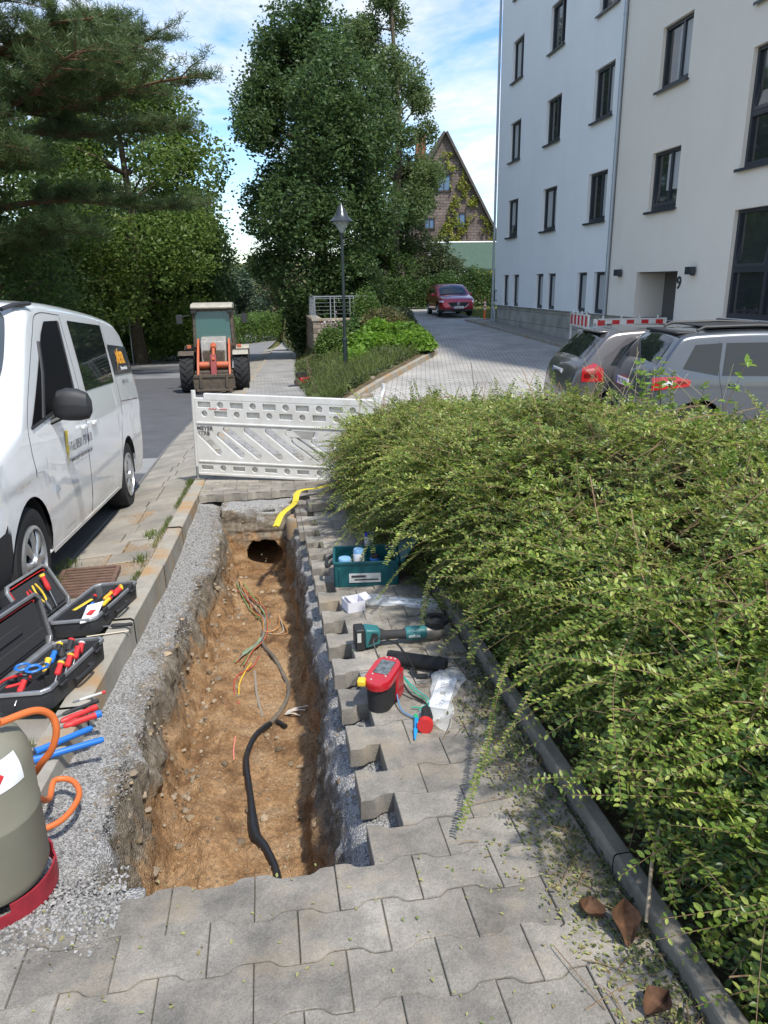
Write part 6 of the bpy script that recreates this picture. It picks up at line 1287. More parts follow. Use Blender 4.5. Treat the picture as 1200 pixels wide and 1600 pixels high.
# closed core mesh, coloured dark to stand for the shade inside the shrub
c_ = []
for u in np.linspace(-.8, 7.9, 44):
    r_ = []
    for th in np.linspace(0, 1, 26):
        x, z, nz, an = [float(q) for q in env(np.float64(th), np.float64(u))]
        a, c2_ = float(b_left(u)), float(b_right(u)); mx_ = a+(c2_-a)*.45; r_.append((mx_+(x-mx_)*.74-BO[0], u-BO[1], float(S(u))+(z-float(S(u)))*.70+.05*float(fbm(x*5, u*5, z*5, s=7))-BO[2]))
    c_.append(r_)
gridmesh('shade_core', c_, mat('shade brown core', (.035, .030, .018), 1, c2=(.07, .055, .03), vs=30, bump=1, bs=40, bdist=.05, spec=0), bush)
# some long escaping shoots at known places
tw3, lv3 = [], []
def shoot(pts, leaf=(.018, .026), step=.0145, r=.0022, bare=.1, nm=None):
    P_ = np.array([list(p) for p in spline(pts, 8)]); n = len(P_); b = M(); b.tube([tuple(p-BO) for p in P_], [r*(1.4-t) for t in np.linspace(0, 1, n)], 5); tw3.append((np.array(b.v), np.array([f for f in b.f if len(f) == 4])))
    seg = np.linalg.norm(np.diff(P_, axis=0), axis=1); cum = np.concatenate([[0], np.cumsum(seg)]); m_ = int(cum[-1]*(1-bare)/step); out = []
    for k in range(m_):
        s = cum[-1]*(bare+(1-bare)*(k+.5)/m_); c = np.array([np.interp(s, cum, P_[:, j]) for j in range(3)]); i = min(np.searchsorted(cum, s), n-1); T_ = P_[i]-P_[i-1]; T_ /= np.linalg.norm(T_); A = np.cross(T_, [0, 0, 1.]); A /= np.linalg.norm(A)+1e-9; Bn = np.cross(A, T_)
        for sg in (-1, 1):
            ld = A*sg+T_*.55+Bn*.3+GB.normal(size=3)*.15; ld /= np.linalg.norm(ld); wd = np.cross(ld, Bn+GB.normal(size=3)*.3); wd /= np.linalg.norm(wd); nn = np.cross(wd, ld); sz = GB.uniform(*leaf); hw = sz*.25; fd = nn*sz*.07
            out += [c, c+ld*sz*.32+wd*hw+fd, c+ld*sz*.7+wd*hw*.85+fd, c+ld*sz, c+ld*sz*.7-wd*hw*.85+fd, c+ld*sz*.32-wd*hw+fd]
    V = np.array(out)-BO; q = len(V)//6; lv3.append((V, (np.arange(q)[:, None, None]*6+np.array([[0, 1, 2, 3], [0, 3, 4, 5]])[None]).reshape(-1, 4)))
shoot([(1.05, 2.75, .18), (.85, 2.45, .12), (.68, 2.12, .02), (.52, 1.86, -.06)], leaf=(.014, .02), step=.012)
shoot([(1.25, 2.6, .35), (.95, 2.3, .22), (.75, 2.1, .10), (.60, 2.0, 0)], bare=.5, leaf=(.014, .02))
shoot([(1.5, 5.2, .35), (1.0, 4.9, .2), (.7, 4.6, .08), (.52, 4.25, -.06)], leaf=(.014, .02)); shoot([(1.5, 5.6, .3), (1.0, 5.2, .1), (.6, 4.9, 0), (.40, 4.7, -.12)], leaf=(.014, .02)); shoot([(1.6, 4.4, .4), (1.1, 4.1, .2), (.75, 3.9, .05), (.55, 3.75, -.1)], leaf=(.014, .02))
for k in range(6):
    u = random.uniform(1.6, 5.6); x = float(b_left(u)); z = random.uniform(.1, .5); dx = random.uniform(.3, .6); shoot([(x+.6, u+.35, z+.12), (x+.2, u+.1, z+.1), (x-.05, u-.15, z), (x+.15-dx*.7, u-.35-random.uniform(0, .2), z-.16)], bare=.35, leaf=(.018, .026), step=.016)
for k in range(12):
    u = random.uniform(4.5, 7.9); x = random.uniform(1.2, 2.8); z = float(b_top(u)); shoot([(x, u, z-.1), (x-.08, u-.05, z+.06), (x-random.uniform(-.1, .25), u+random.uniform(-.2, .2), z+random.uniform(.12, .28))], bare=.2, leaf=(.012, .018), r=.0016)
V, F = cat(lv3); npmesh('long_shoots', V, F, lm_bush, bush); V, F = cat(tw+tw3); npmesh('twigs', V, F, m_twig, bush)
# light leaved sapling at the right edge
sp = empty('sapling', (2.35, 3.9, -.2), 0, 'young light green sapling with larger leaves rising out of the shrub at the right edge', 'shrub'); SO = np.array([2.35, 3.9, -.2])
lm_sap = leafmat('sapling leaves', [(.11, .20, .035), (.16, .27, .045), (.22, .33, .06)], transl=.45)
b = M(); LV = []
for k in range(12):
    a = GB.uniform(0, 6.28); h = GB.uniform(.85, 1.42); q = Vector((.30*math.cos(a)*GB.uniform(.3, 1.3)+.05, .3*math.sin(a), h)); P_ = spline([(0, 0, 0), tuple(q*.55+Vector((0, 0, .12))), tuple(q)], 6); b.tube(P_, [.006*(1-.07*i) for i in range(len(P_))], 5)
    for i in range(4, len(P_)):
        for r in range(5):
            c = np.array(P_[i])+GB.normal(size=3)*.01; ld = GB.normal(size=3); ld[2] = abs(ld[2])*.5; ld /= np.linalg.norm(ld); wd = np.cross(ld, [0, 0, 1.]+GB.normal(size=3)*.3); wd /= np.linalg.norm(wd); nn = np.cross(wd, ld); sz = GB.uniform(.04, .065); hw = sz*.22; fd = nn*sz*.06
            LV += [c, c+ld*sz*.32+wd*hw+fd, c+ld*sz*.7+wd*hw*.8+fd, c+ld*sz-nn*sz*.1, c+ld*sz*.7-wd*hw*.8+fd, c+ld*sz*.32-wd*hw+fd]
b.build('stem', m_twig, sp, smooth=True); V = np.array(LV); q = len(V)//6; npmesh('foliage', V, (np.arange(q)[:, None, None]*6+np.array([[0, 1, 2, 3], [0, 3, 4, 5]])[None]).reshape(-1, 4), lm_sap, sp)
# dry grass stalks in front of the grey cars
b = M()
for k in range(16):
    x = random.uniform(2.6, 3.4); y = random.uniform(4.6, 6.4); p = Vector((x, y, .3)); b.tube(spline([p, p+Vector((random.uniform(-.1, .1), 0, .35)), p+Vector((random.uniform(-.3, .3), random.uniform(-.1, .1), random.uniform(.5, .75)))], 4), .0016, 4)
tag(b.build('dry_stalks', mat('dry stalk', (.45, .38, .22), .9)), kind='stuff')
# ---------------------------------------------------------------- litter on the pavement
lm_fall = leafmat('fallen leaves', [(.16, .20, .06), (.26, .28, .10), (.33, .32, .13), (.20, .14, .06)], rough=.6, transl=.1)
def fallen(name, x, y, s0, s1, m, lift=.003, tilt=.3):
    n = len(x); an = rng.uniform(0, 2*np.pi, n); d = np.stack([np.cos(an), np.sin(an), rng.normal(size=n)*tilt*.5], -1); w_ = np.stack([-np.sin(an), np.cos(an), rng.normal(size=n)*tilt], -1); s = rng.uniform(s0, s1, n)[:, None]; c = np.stack([x, y, S(y)+lift+rng.random(n)*.004], -1); up3 = np.array([0, 0, 1.])*s*.12
    V = np.stack([c, c+d*s*.3+w_*s*.24+up3, c+d*s*.7+w_*s*.2+up3, c+d*s, c+d*s*.7-w_*s*.2+up3, c+d*s*.3-w_*s*.24+up3], 1); F = (np.arange(n)[:, None, None]*6+np.array([[0, 1, 2, 3], [0, 3, 4, 5]])[None]).reshape(-1, 4); return tag(npmesh(name, V, F, m), kind='stuff')
n = 9000; y = rng.uniform(.7, 7.2, n); x = .93-np.abs(rng.normal(size=n))*.16; f = fbm(x*5, y*3, s=111, o=3); k = (x > np.array([edge_v(a)+.03 if a > 1.8 else -.9 for a in y])) & (f > -.05+(.25*(x < .7))) & ((y < 3.4) | (rng.random(n) < .35)) ; fallen('fallen_leaves', x[k], y[k], .009, .017, lm_fall)
n = 150; y = rng.uniform(.95, 1.85, n); x = rng.uniform(-.9, .8, n); fallen('fallen_leaves', x, y, .009, .016, lm_fall)
n = 1500; y = rng.uniform(.9, 3.2, n); x = .95-np.abs(rng.normal(size=n))*.09; fallen('fallen_leaves', x, y, .010, .02, leafmat('wilted clippings', [(.05, .07, .025), (.09, .12, .04), (.10, .07, .04)], rough=.7, transl=.1), tilt=.8, lift=.01)
b = M()
for k in range(70):
    y_ = random.uniform(1.0, 3.3); x_ = .93-abs(random.gauss(0, .17)); 
    if x_ < edge_v(y_)+.05: continue
    a = random.uniform(0, 6.28); l_ = random.uniform(.05, .2); z_ = float(S(y_))+.005
    b.tube(spline([(x_, y_, z_), (x_+math.cos(a)*l_*.5+random.uniform(-.01, .01), y_+math.sin(a)*l_*.5, z_+.008), (x_+math.cos(a)*l_, y_+math.sin(a)*l_, z_)], 3), .0014, 4)
tag(b.build('twig_litter', m_twig), kind='stuff')
# curled brown leaves
m_bl = mat('dry brown leaf', (.13, .062, .03), .8, var=.5, vs=40)
for i, (x_, y_, a, s, lb) in enumerate(((.86, 1.42, 1.3, .085, 'large curled brown leaf leaning on the edging stone'), (.83, 1.20, .4, .075, 'curled dark brown leaf lying nearest the camera by the edging stone'), (.80, 1.50, 2.5, .07, 'flat brown leaf lying left of the large curled one'))):
    b = M(); P = []
    for r in range(7):
        t = r/6; w_ = s*.42*math.sin(math.pi*min(1, .12+t*.88))**.8*(1+.18*math.sin(r*5)); P.append([(x_+math.cos(a)*(t-.5)*s-math.sin(a)*w_*q, y_+math.sin(a)*(t-.5)*s+math.cos(a)*w_*q, float(S(y_))+.008+s*.42*q*q+(.5*s*t if i == 0 else .04*s*t)) for q in (-1, -.5, 0, .5, 1)])
    b.grid(P); tag(b.build('brown_leaf', m_bl, smooth=True), lb, 'leaf', 'brown leaves by the edging')
b = M(); b.tube(spline([(1.06, 1.62, .10), (.98, 1.52, .06), (.93, 1.44, .035), (.905, 1.40, -.02)], 5), [.005]*8+[.0045]*8, 6); tag(b.build('broken_twig', mat('pale twig', (.42, .33, .22), .8), smooth=True), 'pale broken twig sticking out over the edging stone', 'twig')
# ---------------------------------------------------------------- things by the trench
m_case = mat('black case shell', (.03, .032, .036), .5, bump=.25, bs=220); m_alu = mat('aluminium rim', (.55, .56, .57), .35, metal=.8, var=.25, vs=14); m_inner = mat('case lining', (.028, .028, .030), .85)
m_tred = mat('red tool grip', (.55, .03, .03), .45); m_tyel = mat('yellow tool grip', (.75, .50, .04), .45); m_tblu = mat('blue tool grip', (.02, .16, .55), .45); m_steel = mat('tool steel', (.35, .35, .36), .35, metal=.9); m_pale = mat('pale tool grip', (.5, .5, .47), .5)
def shellbox(b, L_, W_, H_, t=.008, ch=.03):
    """open box, floor at z=0, chamfered corners"""
    o = [(-L_/2+ch, -W_/2), (L_/2-ch, -W_/2), (L_/2, -W_/2+ch), (L_/2, W_/2-ch), (L_/2-ch, W_/2), (-L_/2+ch, W_/2), (-L_/2, W_/2-ch), (-L_/2, -W_/2+ch)]; i_ = [(x*(1-2*t/L_), y*(1-2*t/W_)) for x, y in o]; n = 8
    lo = [(x*.96, y*.94, 0) for x, y in o]; hi = [(x, y, H_) for x, y in o]; hi2 = [(x, y, H_) for x, y in i_]; li = [(x*.95, y*.93, t) for x, y in i_]
    b.add(lo+hi+hi2+li, [tuple(range(n))[::-1], tuple(range(3*n, 4*n))]+[(k*n+i, k*n+(i+1) % n, (k+1)*n+(i+1) % n, (k+1)*n+i) for k in range(3) for i in range(n)])
def ringrim(b, L_, W_, H_, t=.010, h=.014, ch=.03):
    o = [(-L_/2+ch, -W_/2), (L_/2-ch, -W_/2), (L_/2, -W_/2+ch), (L_/2, W_/2-ch), (L_/2-ch, W_/2), (-L_/2+ch, W_/2), (-L_/2, W_/2-ch), (-L_/2, -W_/2+ch)]; e = .002
    oo = [(x*(1+e*4/L_), y*(1+e*4/W_)) for x, y in o]; ii = [(x*(1-2*t/L_), y*(1-2*t/W_)) for x, y in o]; n = 8
    b.add([(x, y, H_-h) for x, y in oo]+[(x, y, H_+.002) for x, y in oo]+[(x, y, H_+.002) for x, y in ii]+[(x, y, H_-h) for x, y in ii], [(k*n+i, k*n+(i+1) % n, (k+1)*n+(i+1) % n, (k+1)*n+i) for k in range(3) for i in range(n)])
def toolcase(loc, rot, L_, W_, H_, lid_ang, label, lidL=None, lidoff=0, HL=.09):
    """tray with its long side along local x, opening up; lid hinged on the +y side, opened by lid_ang from vertical outwards"""
    o = empty('tool_case', loc, 0, label, 'tool case', rot=rot); lidL = lidL or L_
    b = M(); shellbox(b, L_, W_, H_); tray = b.build('tray', m_case, o, bevel=.006)
    b = M(); ringrim(b, L_, W_, H_); b.build('rim', m_alu, tray, bevel=.002)
    b = M(); b.box((0, .0, H_*.55), (L_*.95, .004, H_*.7)); b.box((-L_*.15, -W_*.2, H_*.5), (.004, W_*.35, H_*.6)); b.build('divider', m_inner, tray)
    for k in (-1, 1): b = M(); b.box((k*L_*.30, -W_/2-.006, H_-.012), (.05, .014, .05)); b.cyl((k*L_*.30-.03, -W_/2-.014, H_-.02), (k*L_*.30+.03, -W_/2-.014, H_-.02), .007, n=8); b.build('latch', m_blk, tray, bevel=.003)
    b = M(); b.tube(spline([(-.07, -W_/2-.004, H_*.5), (-.065, -W_/2-.03, H_*.5), (.065, -W_/2-.03, H_*.5), (.07, -W_/2-.004, H_*.5)], 5), .009, 8); b.build('handle', m_blk, tray, smooth=True)
    hx = Matrix.Translation((lidoff, W_/2, H_)) @ Matrix.Rotation(-(math.pi/2-lid_ang)-math.pi/2+math.pi, 4, 'X')
    # lid local: hinge line on x axis, body reaches to +y', opening towards -z' (flipped)
    T = Matrix.Translation((lidoff, W_/2+.004, H_)) @ Matrix.Rotation(math.pi/2-lid_ang, 4, 'X') @ Matrix.Translation((0, W_/2, 0)) @ Matrix.Rotation(math.pi, 4, 'X') @ Matrix.Translation((0, 0, 0))
    T = Matrix.Translation((lidoff, W_/2+.004, H_)) @ Matrix.Rotation(math.pi/2-lid_ang, 4, 'X') @ Matrix.Translation((0, W_/2, -HL))
    b = M(T); shellbox(b, lidL, W_, HL); lid = b.build('lid', m_case, o, bevel=.006); b = M(T); ringrim(b, lidL, W_, HL); b.build('rim', m_alu, lid, bevel=.002)
    b = M(T); b.box((0, -.01, HL*.8), (lidL*.88, W_*.80, .006)); b.box((0, -W_*.25, HL*.80+.008), (lidL*.85, W_*.22, .010)); b.box((-lidL*.1, W_*.08, HL*.80+.008), (lidL*.5, W_*.16, .008)); b.build('tool_board', m_inner, lid, bevel=.003)
    b = M(T); b.tube(spline([(-lidL*.42, -W_*.38, HL*.86), (-lidL*.42, W_*.36, HL*.86), (-lidL*.36, W_*.41, HL*.86), (lidL*.36, W_*.41, HL*.86), (lidL*.42, W_*.36, HL*.86)], 4), .003, 5); b.build('elastic', m_tred, lid)
    return o, T
def W3_(o, T, p): return (o.matrix_basis if False else Matrix.LocRotScale(o.location, o.rotation_euler, None)) @ (T @ Vector(p) if T is not None else Vector(p))
def rotm(ax, ay): x = Vector(ax).normalized(); y = Vector(ay); y = (y-x*y.dot(x)).normalized(); return Matrix((x, y, x.cross(y))).transposed().to_euler()
c1_, T1 = toolcase((-1.05, 3.26, -.175), rotm((.24, .97, -.05), (-.97, .24, -.12)), .56, .27, .10, .05, 'open black tool case with aluminium rim nearest the gas bottle')
c2_, T2 = toolcase((-1.03, 4.10, -.225), rotm((.22, .975, -.05), (-.97, .22, -.10)), .60, .27, .10, .42, 'open black tool case with screwdrivers in its lid, by the front wheel of the van', lidL=.42, lidoff=-.20)
def rodtool(name, label, cat_, p, q, r0, m1, r1, m2, split=.5, p2=None, tail=None):
    """a grip from p towards q, a shaft for the rest"""
    p, q = Vector(p), Vector(q); o = empty(name, p, 0, label, cat_); d = q-p; s = d*split
    b = M(); pr = [0, .06, .3, .7, .92, 1]; rr = [.6, 1, .82, 1.0, .9, .5]; b.tube([s*t for t in pr], [r0*x for x in rr], 10); b.build('grip', m1, o, smooth=True)
    if tail is not None: b = M(); b.tube([s*-.03, s*.12], r0*1.04, 10); b.build('grip_end', tail, o, smooth=True)
    b = M(); b.tube([s, d*.97, d], [r1, r1, r1*.7], 8); b.build('shaft', m2, o, smooth=True); return o
def pliers(name, label, p, dirn, nrm, L_, mg, spread=.25, cat_='pliers', mj=m_steel, tip=None):
    """two curved grips, a joint and jaws. p joint, dirn towards the grips"""
    o = empty(name, p, 0, label, cat_); d = Vector(dirn).normalized(); n = Vector(nrm).normalized(); s = d.cross(n).normalized(); b1 = M()
    for k in (-1, 1):
        pts = spline([d*.0, d*L_*.2+s*k*L_*spread*.45, d*L_*.6+s*k*L_*spread*.6, d*L_+s*k*L_*spread*.35], 5); b = M(); b.tube(pts[3:], [L_*.045]*(len(pts)-4)+[L_*.03], 8); b.build('grip', mg, o, smooth=True)
        b1.tube(pts[:5], L_*.03, 6)
    b1.tube([n*-L_*.03, n*L_*.03], L_*.07, 12)
    for k in (-1, 1): b1.tube([s*k*L_*.03, -d*L_*.2+s*k*L_*.06, -d*L_*.42+s*k*L_*.008], [L_*.04, L_*.035, L_*.012], 6)
    b1.build('jaws', mj, o, smooth=True); return o
def tr1(x, y, z): return W3_(c1_, None, (x, y, z))
def tr2(x, y, z): return W3_(c2_, None, (x, y, z))
def ld2(x, y, z): return W3_(c2_, T2, (x, y, z))
# in the lid of the far case
rodtool('screwdriver', 'red and yellow screwdriver standing in the lid of the far tool case', 'screwdriver', ld2(.08, .09, .115), ld2(.05, -.10, .10), .015, m_tred, .004, m_steel, .5, tail=m_tyel)
pliers('pliers', 'red and yellow pliers hanging in the lid of the far tool case', ld2(-.03, -.05, .115), ld2(-.03, .10, .115)-ld2(-.03, -.05, .115), ld2(0, 0, 1)-ld2(0, 0, 0), .12, m_tyel, .34, tip=None)
pliers('pliers', 'dark red pliers hanging left of the yellow ones in the lid', ld2(-.10, -.05, .115), ld2(-.10, .09, .115)-ld2(-.10, -.05, .115), ld2(0, 0, 1)-ld2(0, 0, 0), .11, m_tred, .3)
for i, (x, y, l_, m1, lb) in enumerate(((.20, -.07, .16, m_tred, 'red screwdriver lying at the far end of the far tool case'), (.15, -.035, .17, m_or, 'orange screwdriver lying beside the red one in the far tool case'), (.04, -.07, .16, m_tyel, 'yellow screwdriver in the middle of the far tool case'), (-.10, -.05, .15, m_tred, 'red handled knife lying at the near end of the far tool case'), (.24, -.05, .13, m_tred, 'red screwdriver in the far corner of the far tool case'), (.10, .05, .16, m_blk, 'black screwdriver along the hinge of the far tool case'), (-.02, .0, .15, m_tblu, 'blue screwdriver under the packet in the far tool case'))):
    rodtool('screwdriver', lb, 'screwdriver', tr2(x, y, .09), tr2(x-l_, y+.02, .07), .013, m1, .004, m_steel, .55, tail=(m_tyel, m_tred, m_tred, m_blk, m_tyel, m_tred, m_blk)[i])
b = M(); q = [tr2(-.12, -.06, .13), tr2(-.24, -.13, .105)]; P_ = [tr2(-.10, -.10, .125), tr2(-.15, -.03, .125), tr2(-.32, -.06, .09), tr2(-.28, -.13, .09)]; b.add(P_+[p-Vector((0, 0, .006)) for p in P_], [(0, 1, 2, 3), (4, 7, 6, 5), (0, 4, 5, 1), (1, 5, 6, 2), (2, 6, 7, 3), (3, 7, 4, 0)])
bx = tag(b.build('packet', mat('white packet', (.72, .72, .73), .4)), 'small white packet with red print lying across the near end of the far tool case', 'packet')
b = M(); c_ = sum(P_, Vector())/4; b.box(c_+Vector((0, 0, .001)), (.03, .07, .003), rz=-.25); b.build('print', m_tred, bx)
b = M(); P0_ = tr2(.02, .03, .10); P1_ = tr2(-.14, .06, .10); b.tube([P0_, P1_], .012, 4, flat=.3); fr_ = tag(b.build('folding_rule', m_tyel), 'yellow folding rule lying in the far tool case', 'folding rule')
# near case: scissors, pliers, coloured grips
pliers('scissors', 'blue handled scissors lying on the tools in the near tool case', tr1(-.02, .03, .115), tr1(-.16, -.01, .14)-tr1(-.02, .03, .115), (0, 0, 1), .13, m_tblu, .55, 'scissors')
b = M(); 
for k, (x, y) in enumerate(((-.11, .065), (-.14, -.005))): b.lathe([(.030, -.006), (.037, 0), (.030, .006), (.023, 0)], tr1(x, y, .145), 18, close=True)
tag(b.build('scissor_rings', m_tblu, smooth=True), 'pair of blue finger rings at the near end of the near tool case', 'scissors')
pliers('pliers', 'red and pale pliers at the nearest end of the near tool case', tr1(-.10, .05, .10), tr1(-.24, .09, .12)-tr1(-.10, .05, .10), (0, 0, 1), .15, m_tred, .5)
for i, (x, y, l_, m1, t_, lb) in enumerate(((.19, -.06, .10, m_tred, m_pale, 'red grip with pale ring in the latch end of the near tool case'), (.13, -.07, .11, m_tred, m_tred, 'round red knob in the middle of the near tool case'), (.05, -.075, .12, m_tred, m_or, 'orange ended screwdriver in the near tool case'), (-.03, -.07, .12, m_tred, m_tyel, 'yellow ended screwdriver in the near tool case'), (.02, .02, .12, m_tyel, m_tyel, 'yellow knob beside the scissors in the near tool case'), (.12, .04, .14, m_tblu, m_blk, 'blue grip behind the divider of the near tool case'), (.20, .06, .14, m_blk, m_tyel, 'black grip with yellow end at the hinge side of the near tool case'), (-.18, .02, .13, m_tred, m_blk, 'red grip with black end nearest the gas bottle in the near tool case'), (.24, .02, .12, m_blk, m_tred, 'black grip with red end by the latch of the near tool case'))):
    rodtool('screwdriver', lb, 'screwdriver', tr1(x, y, .115), tr1(x-l_*.9, y-.005, .05), .015, m1, .004, m_steel, .55, tail=t_)
for i, (x, y, lb) in enumerate(((.22, -.03, 'steel socket nearest the latch in the near tool case'), (.17, -.015, 'steel socket lying beside the round red knob'), (.09, -.02, 'steel socket in the middle of the near tool case'))): b = M(); b.cyl(tr1(x, y, .08), tr1(x-.05, y+.01, .085), .011, n=12); tag(b.build('socket', m_steel, smooth=True), lb, 'socket')
# tools lying on the kerb
def gpt(x, y, h=0): return Vector((x, y, max(float(S(y))-.03 if x > -.98 else float(S(y))-.04, tz(x, y) if -.86 < x < .9 and 1.5 < y < 7.5 else -9)+h))
kz = lambda x, y, h: (x, y, float(S(y))+.015+h)
rodtool('screwdriver', 'black handled tool lying across the kerb beside the far tool case', 'screwdriver', kz(-.80, 3.86, .02), kz(-.99, 3.86, .02), .012, m_blk, .005, m_steel, .6); b = M(); b.tube([kz(-.81, 3.80, .008), kz(-1.02, 3.76, .01)], .007, 4, flat=.4); tag(b.build('wooden_strip', mat('pale wood', (.5, .44, .34), .8)), 'pale wooden strip lying across the kerb', 'strip')
zz = lambda x, y, h: (x, y, float(S(y))+h)
bc = empty('bolt_cutter', zz(-.95, 2.60, .03), 0, 'bolt cutter with two long blue handles lying on the gravel behind the gas bottle', 'bolt cutter')
for (q, r) in (((-.715, 2.66), (-.95, 2.56)), ((-.78, 2.76), (-.96, 2.62))):
    b = M(); a_ = Vector(zz(q[0], q[1], .035))-Vector(bc.location); c_ = Vector(zz(r[0], r[1], .035))-Vector(bc.location); b.tube([a_, a_.lerp(c_, .04), a_.lerp(c_, .9), c_], [.009, .013, .0125, .015], 10); b.build('grip', m_tblu, bc, smooth=True); b = M(); b.tube([c_, c_+(c_-a_)*.25], .007, 8); b.build('shaft', m_blk, bc, smooth=True)
b = M(); b.box((-.10, -.04, 0), (.09, .05, .015)); b.build('jaws', m_steel, bc, bevel=.003)
for (x0_, y0_, x1_, y1_, m1, r_, t_, lb) in ((-.78, 2.90, -.94, 2.80, m_tred, .015, m_tblu, 'red and purple cable stripper lying beyond the bolt cutter'), (-.81, 2.96, -.96, 2.84, m_tred, .014, m_tred, 'bright red plier grip lying between black tool and cable stripper'), (-.815, 3.02, -.97, 2.90, m_blk, .010, m_blk, 'black handled file lying on the gravel beyond the red grip'), (-.80, 3.10, -.92, 3.03, m_pale, .007, m_tred, 'thin red and white voltage tester lying farthest from the gas bottle')):
    rodtool('hand_tool', lb, 'hand tool', zz(x0_, y0_, .02), zz(x1_, y1_, .02), r_, m1, .004, m_steel, .8, tail=t_)
# ---------------------------------------------------------------- gas bottle
m_gas = mat('olive grey bottle paint', (.19, .183, .135), .5, c2=(.22, .212, .165), vs=4, bump=.1, bs=60); m_gring = mat('red foot ring', (.36, .025, .04), .5, var=.4, vs=12)
gz_ = -.105; gb = empty('gas_bottle', (-.876, 1.91, gz_), R(-20), 'olive grey gas bottle with red foot ring at the left edge of the picture', 'gas bottle')
b = M(); b.lathe([(.001, .035), (.10, .038), (.147, .06), (.158, .09), (.158, .275), (.1605, .282), (.1605, .288), (.158, .295), (.158, .43), (.154, .46), (.138, .50), (.105, .53), (.06, .545), (.02, .55)], (0, 0, 0), 56); b.build('body', m_gas, gb, smooth=True)
b = M(); n = 48; prr = []
for i in range(n):
    a0, a1 = 2*math.pi*i/n, 2*math.pi*(i+1)/n; top = .072 if (i % 12) not in (4, 5, 6) else .045
    for (ra, rb) in ((.166, .172),): b.add([(ra*math.cos(a0), ra*math.sin(a0), 0), (ra*math.cos(a1), ra*math.sin(a1), 0), (rb*math.cos(a1), rb*math.sin(a1), 0), (rb*math.cos(a0), rb*math.sin(a0), 0), (ra*math.cos(a0), ra*math.sin(a0), top), (ra*math.cos(a1), ra*math.sin(a1), top), (rb*math.cos(a1), rb*math.sin(a1), top), (rb*math.cos(a0), rb*math.sin(a0), top)], [(4, 5, 6, 7), (0, 1, 5, 4), (2, 3, 7, 6), (1, 2, 6, 5), (3, 0, 4, 7)])
b.build('foot_ring', m_gring, gb)
b = M(); b.cyl((0, 0, .54), (0, 0, .59), .016); b.cyl((0, 0, .575), (.06, .0, .575), .012); b.lathe([(.028, .595), (.03, .61), (.026, .63), (.001, .632)], (0, 0, 0), 16); b.build('valve', m_steel, gb, smooth=True)
b = M()
for a in (.3, 2.4, 4.5): b.box((.075*math.cos(a), .075*math.sin(a), .575), (.06, .008, .10), rz=a+1.57)
b.lathe([(.083, .60), (.088, .62), (.080, .625), (.076, .60)], (0, 0, 0), 30, close=True); b.build('collar', m_pale, gb, smooth=True)
def lab(name, a0, a1, z0_, z1_, m, off, par, rr=.15):
    b = M(); g = []
    for i in range(13):
        a = a0+(a1-a0)*i/12; r_ = []
        for k in range(7):
            z = z0_+(z1_-z0_)*k/6; rad = float(np.interp(z, [.43, .46, .50, .53], [.158, .154, .138, .105])); r_.append(((rad+off)*math.cos(a), (rad+off)*math.sin(a), z+off*.6))
        g.append(r_)
    b.grid(g); return b.build(name, m, par, smooth=True)
lb_ = lab('label', -1.15, .05, .41, .495, m_wp, .0022, gb); 
b = M(); g = []
for (da, dz) in ((-.09, 0), (0, -.016), (.09, 0), (0, .016)): a = -.42+da; z = .455+dz; rad = float(np.interp(z, [.43, .46, .5], [.158, .154, .138]))+.005; g.append((rad*math.cos(a), rad*math.sin(a), z+.002))
b.quad(*g); b.build('hazard_diamond', m_tred, lb_)
for (x_, y_) in ((1, 0),): b = M(); b.tube([(.03, .0, .575), (.105, .02, .57)], .013, 12); b.lathe([(.018, -.01), (.02, .01)], (.06, .01, .573), 6, 'X'); b.build('hose_nut', m_steel, gb, smooth=True)
m_hose = mat('orange gas hose', (.62, .15, .035), .55)
vw = Matrix.Translation(gb.location) @ Matrix.Rotation(R(-20), 4, 'Z'); h0 = vw @ Vector((.105, .02, .57))
hs = empty('gas_hose', h0, 0, 'orange gas hose from the gas bottle valve looping on the gravel beside it', 'hose')
pt = [h0, Vector((-.705, 1.97, .447)), Vector((-.672, 2.0, .408)), Vector((-.665, 2.0, .356)), Vector((-.688, 2.0, .293)), Vector((-.735, 2.02, .23)), Vector((-.82, 2.12, .08)), Vector((-.83, 2.30, -.10)), Vector((-.84, 2.42, -.11)), Vector((-.78, 2.42, -.118)), Vector((-.735, 2.33, -.115)), Vector((-.75, 2.22, -.11)), Vector((-.80, 2.16, -.105)), Vector((-.90, 2.12, -.10))]
b = M(); b.tube([p-h0 for p in spline(pt, 8)], .0105, 10); b.build('hose', m_hose, hs, smooth=True)
# ---------------------------------------------------------------- cables in the trench
m_cab = mat('black cable sheath', (.018, .018, .02), .45, var=.3, vs=30); m_cabd = mat('dusty cable', (.17, .14, .105), .75, c2=(.10, .09, .075), vs=20); m_tape = mat('black tape', (.015, .015, .016), .3)
def tp(x, y, h=.012): return (x, y, tz(x, y)+h)
ca = empty('cable', (0, 3, 0), 0, 'thick cable along the trench floor, dusty beyond and in black shrink tube nearer', 'cable'); CO = Vector((0, 3, 0))
def csp(L_, h=.013): return [p-CO for p in spline([tp(x, y, h) for x, y in L_], 6)]
b = M(); b.tube(csp([(-.08, 5.55), (-.13, 5.2), (-.125, 4.93), (-.05, 4.62), (.015, 4.38), (.03, 4.16), (-.02, 3.95), (-.11, 3.77)]), .0135, 10); b.build('dusty_sheath', m_cabd, ca, smooth=True)
pts = csp([(-.09, 3.80), (-.17, 3.69), (-.215, 3.54), (-.218, 3.38), (-.205, 3.24), (-.19, 3.08), (-.18, 2.94), (-.165, 2.84), (-.12, 2.74), (-.08, 2.62), (-.06, 2.42)], .016); k = len(pts)
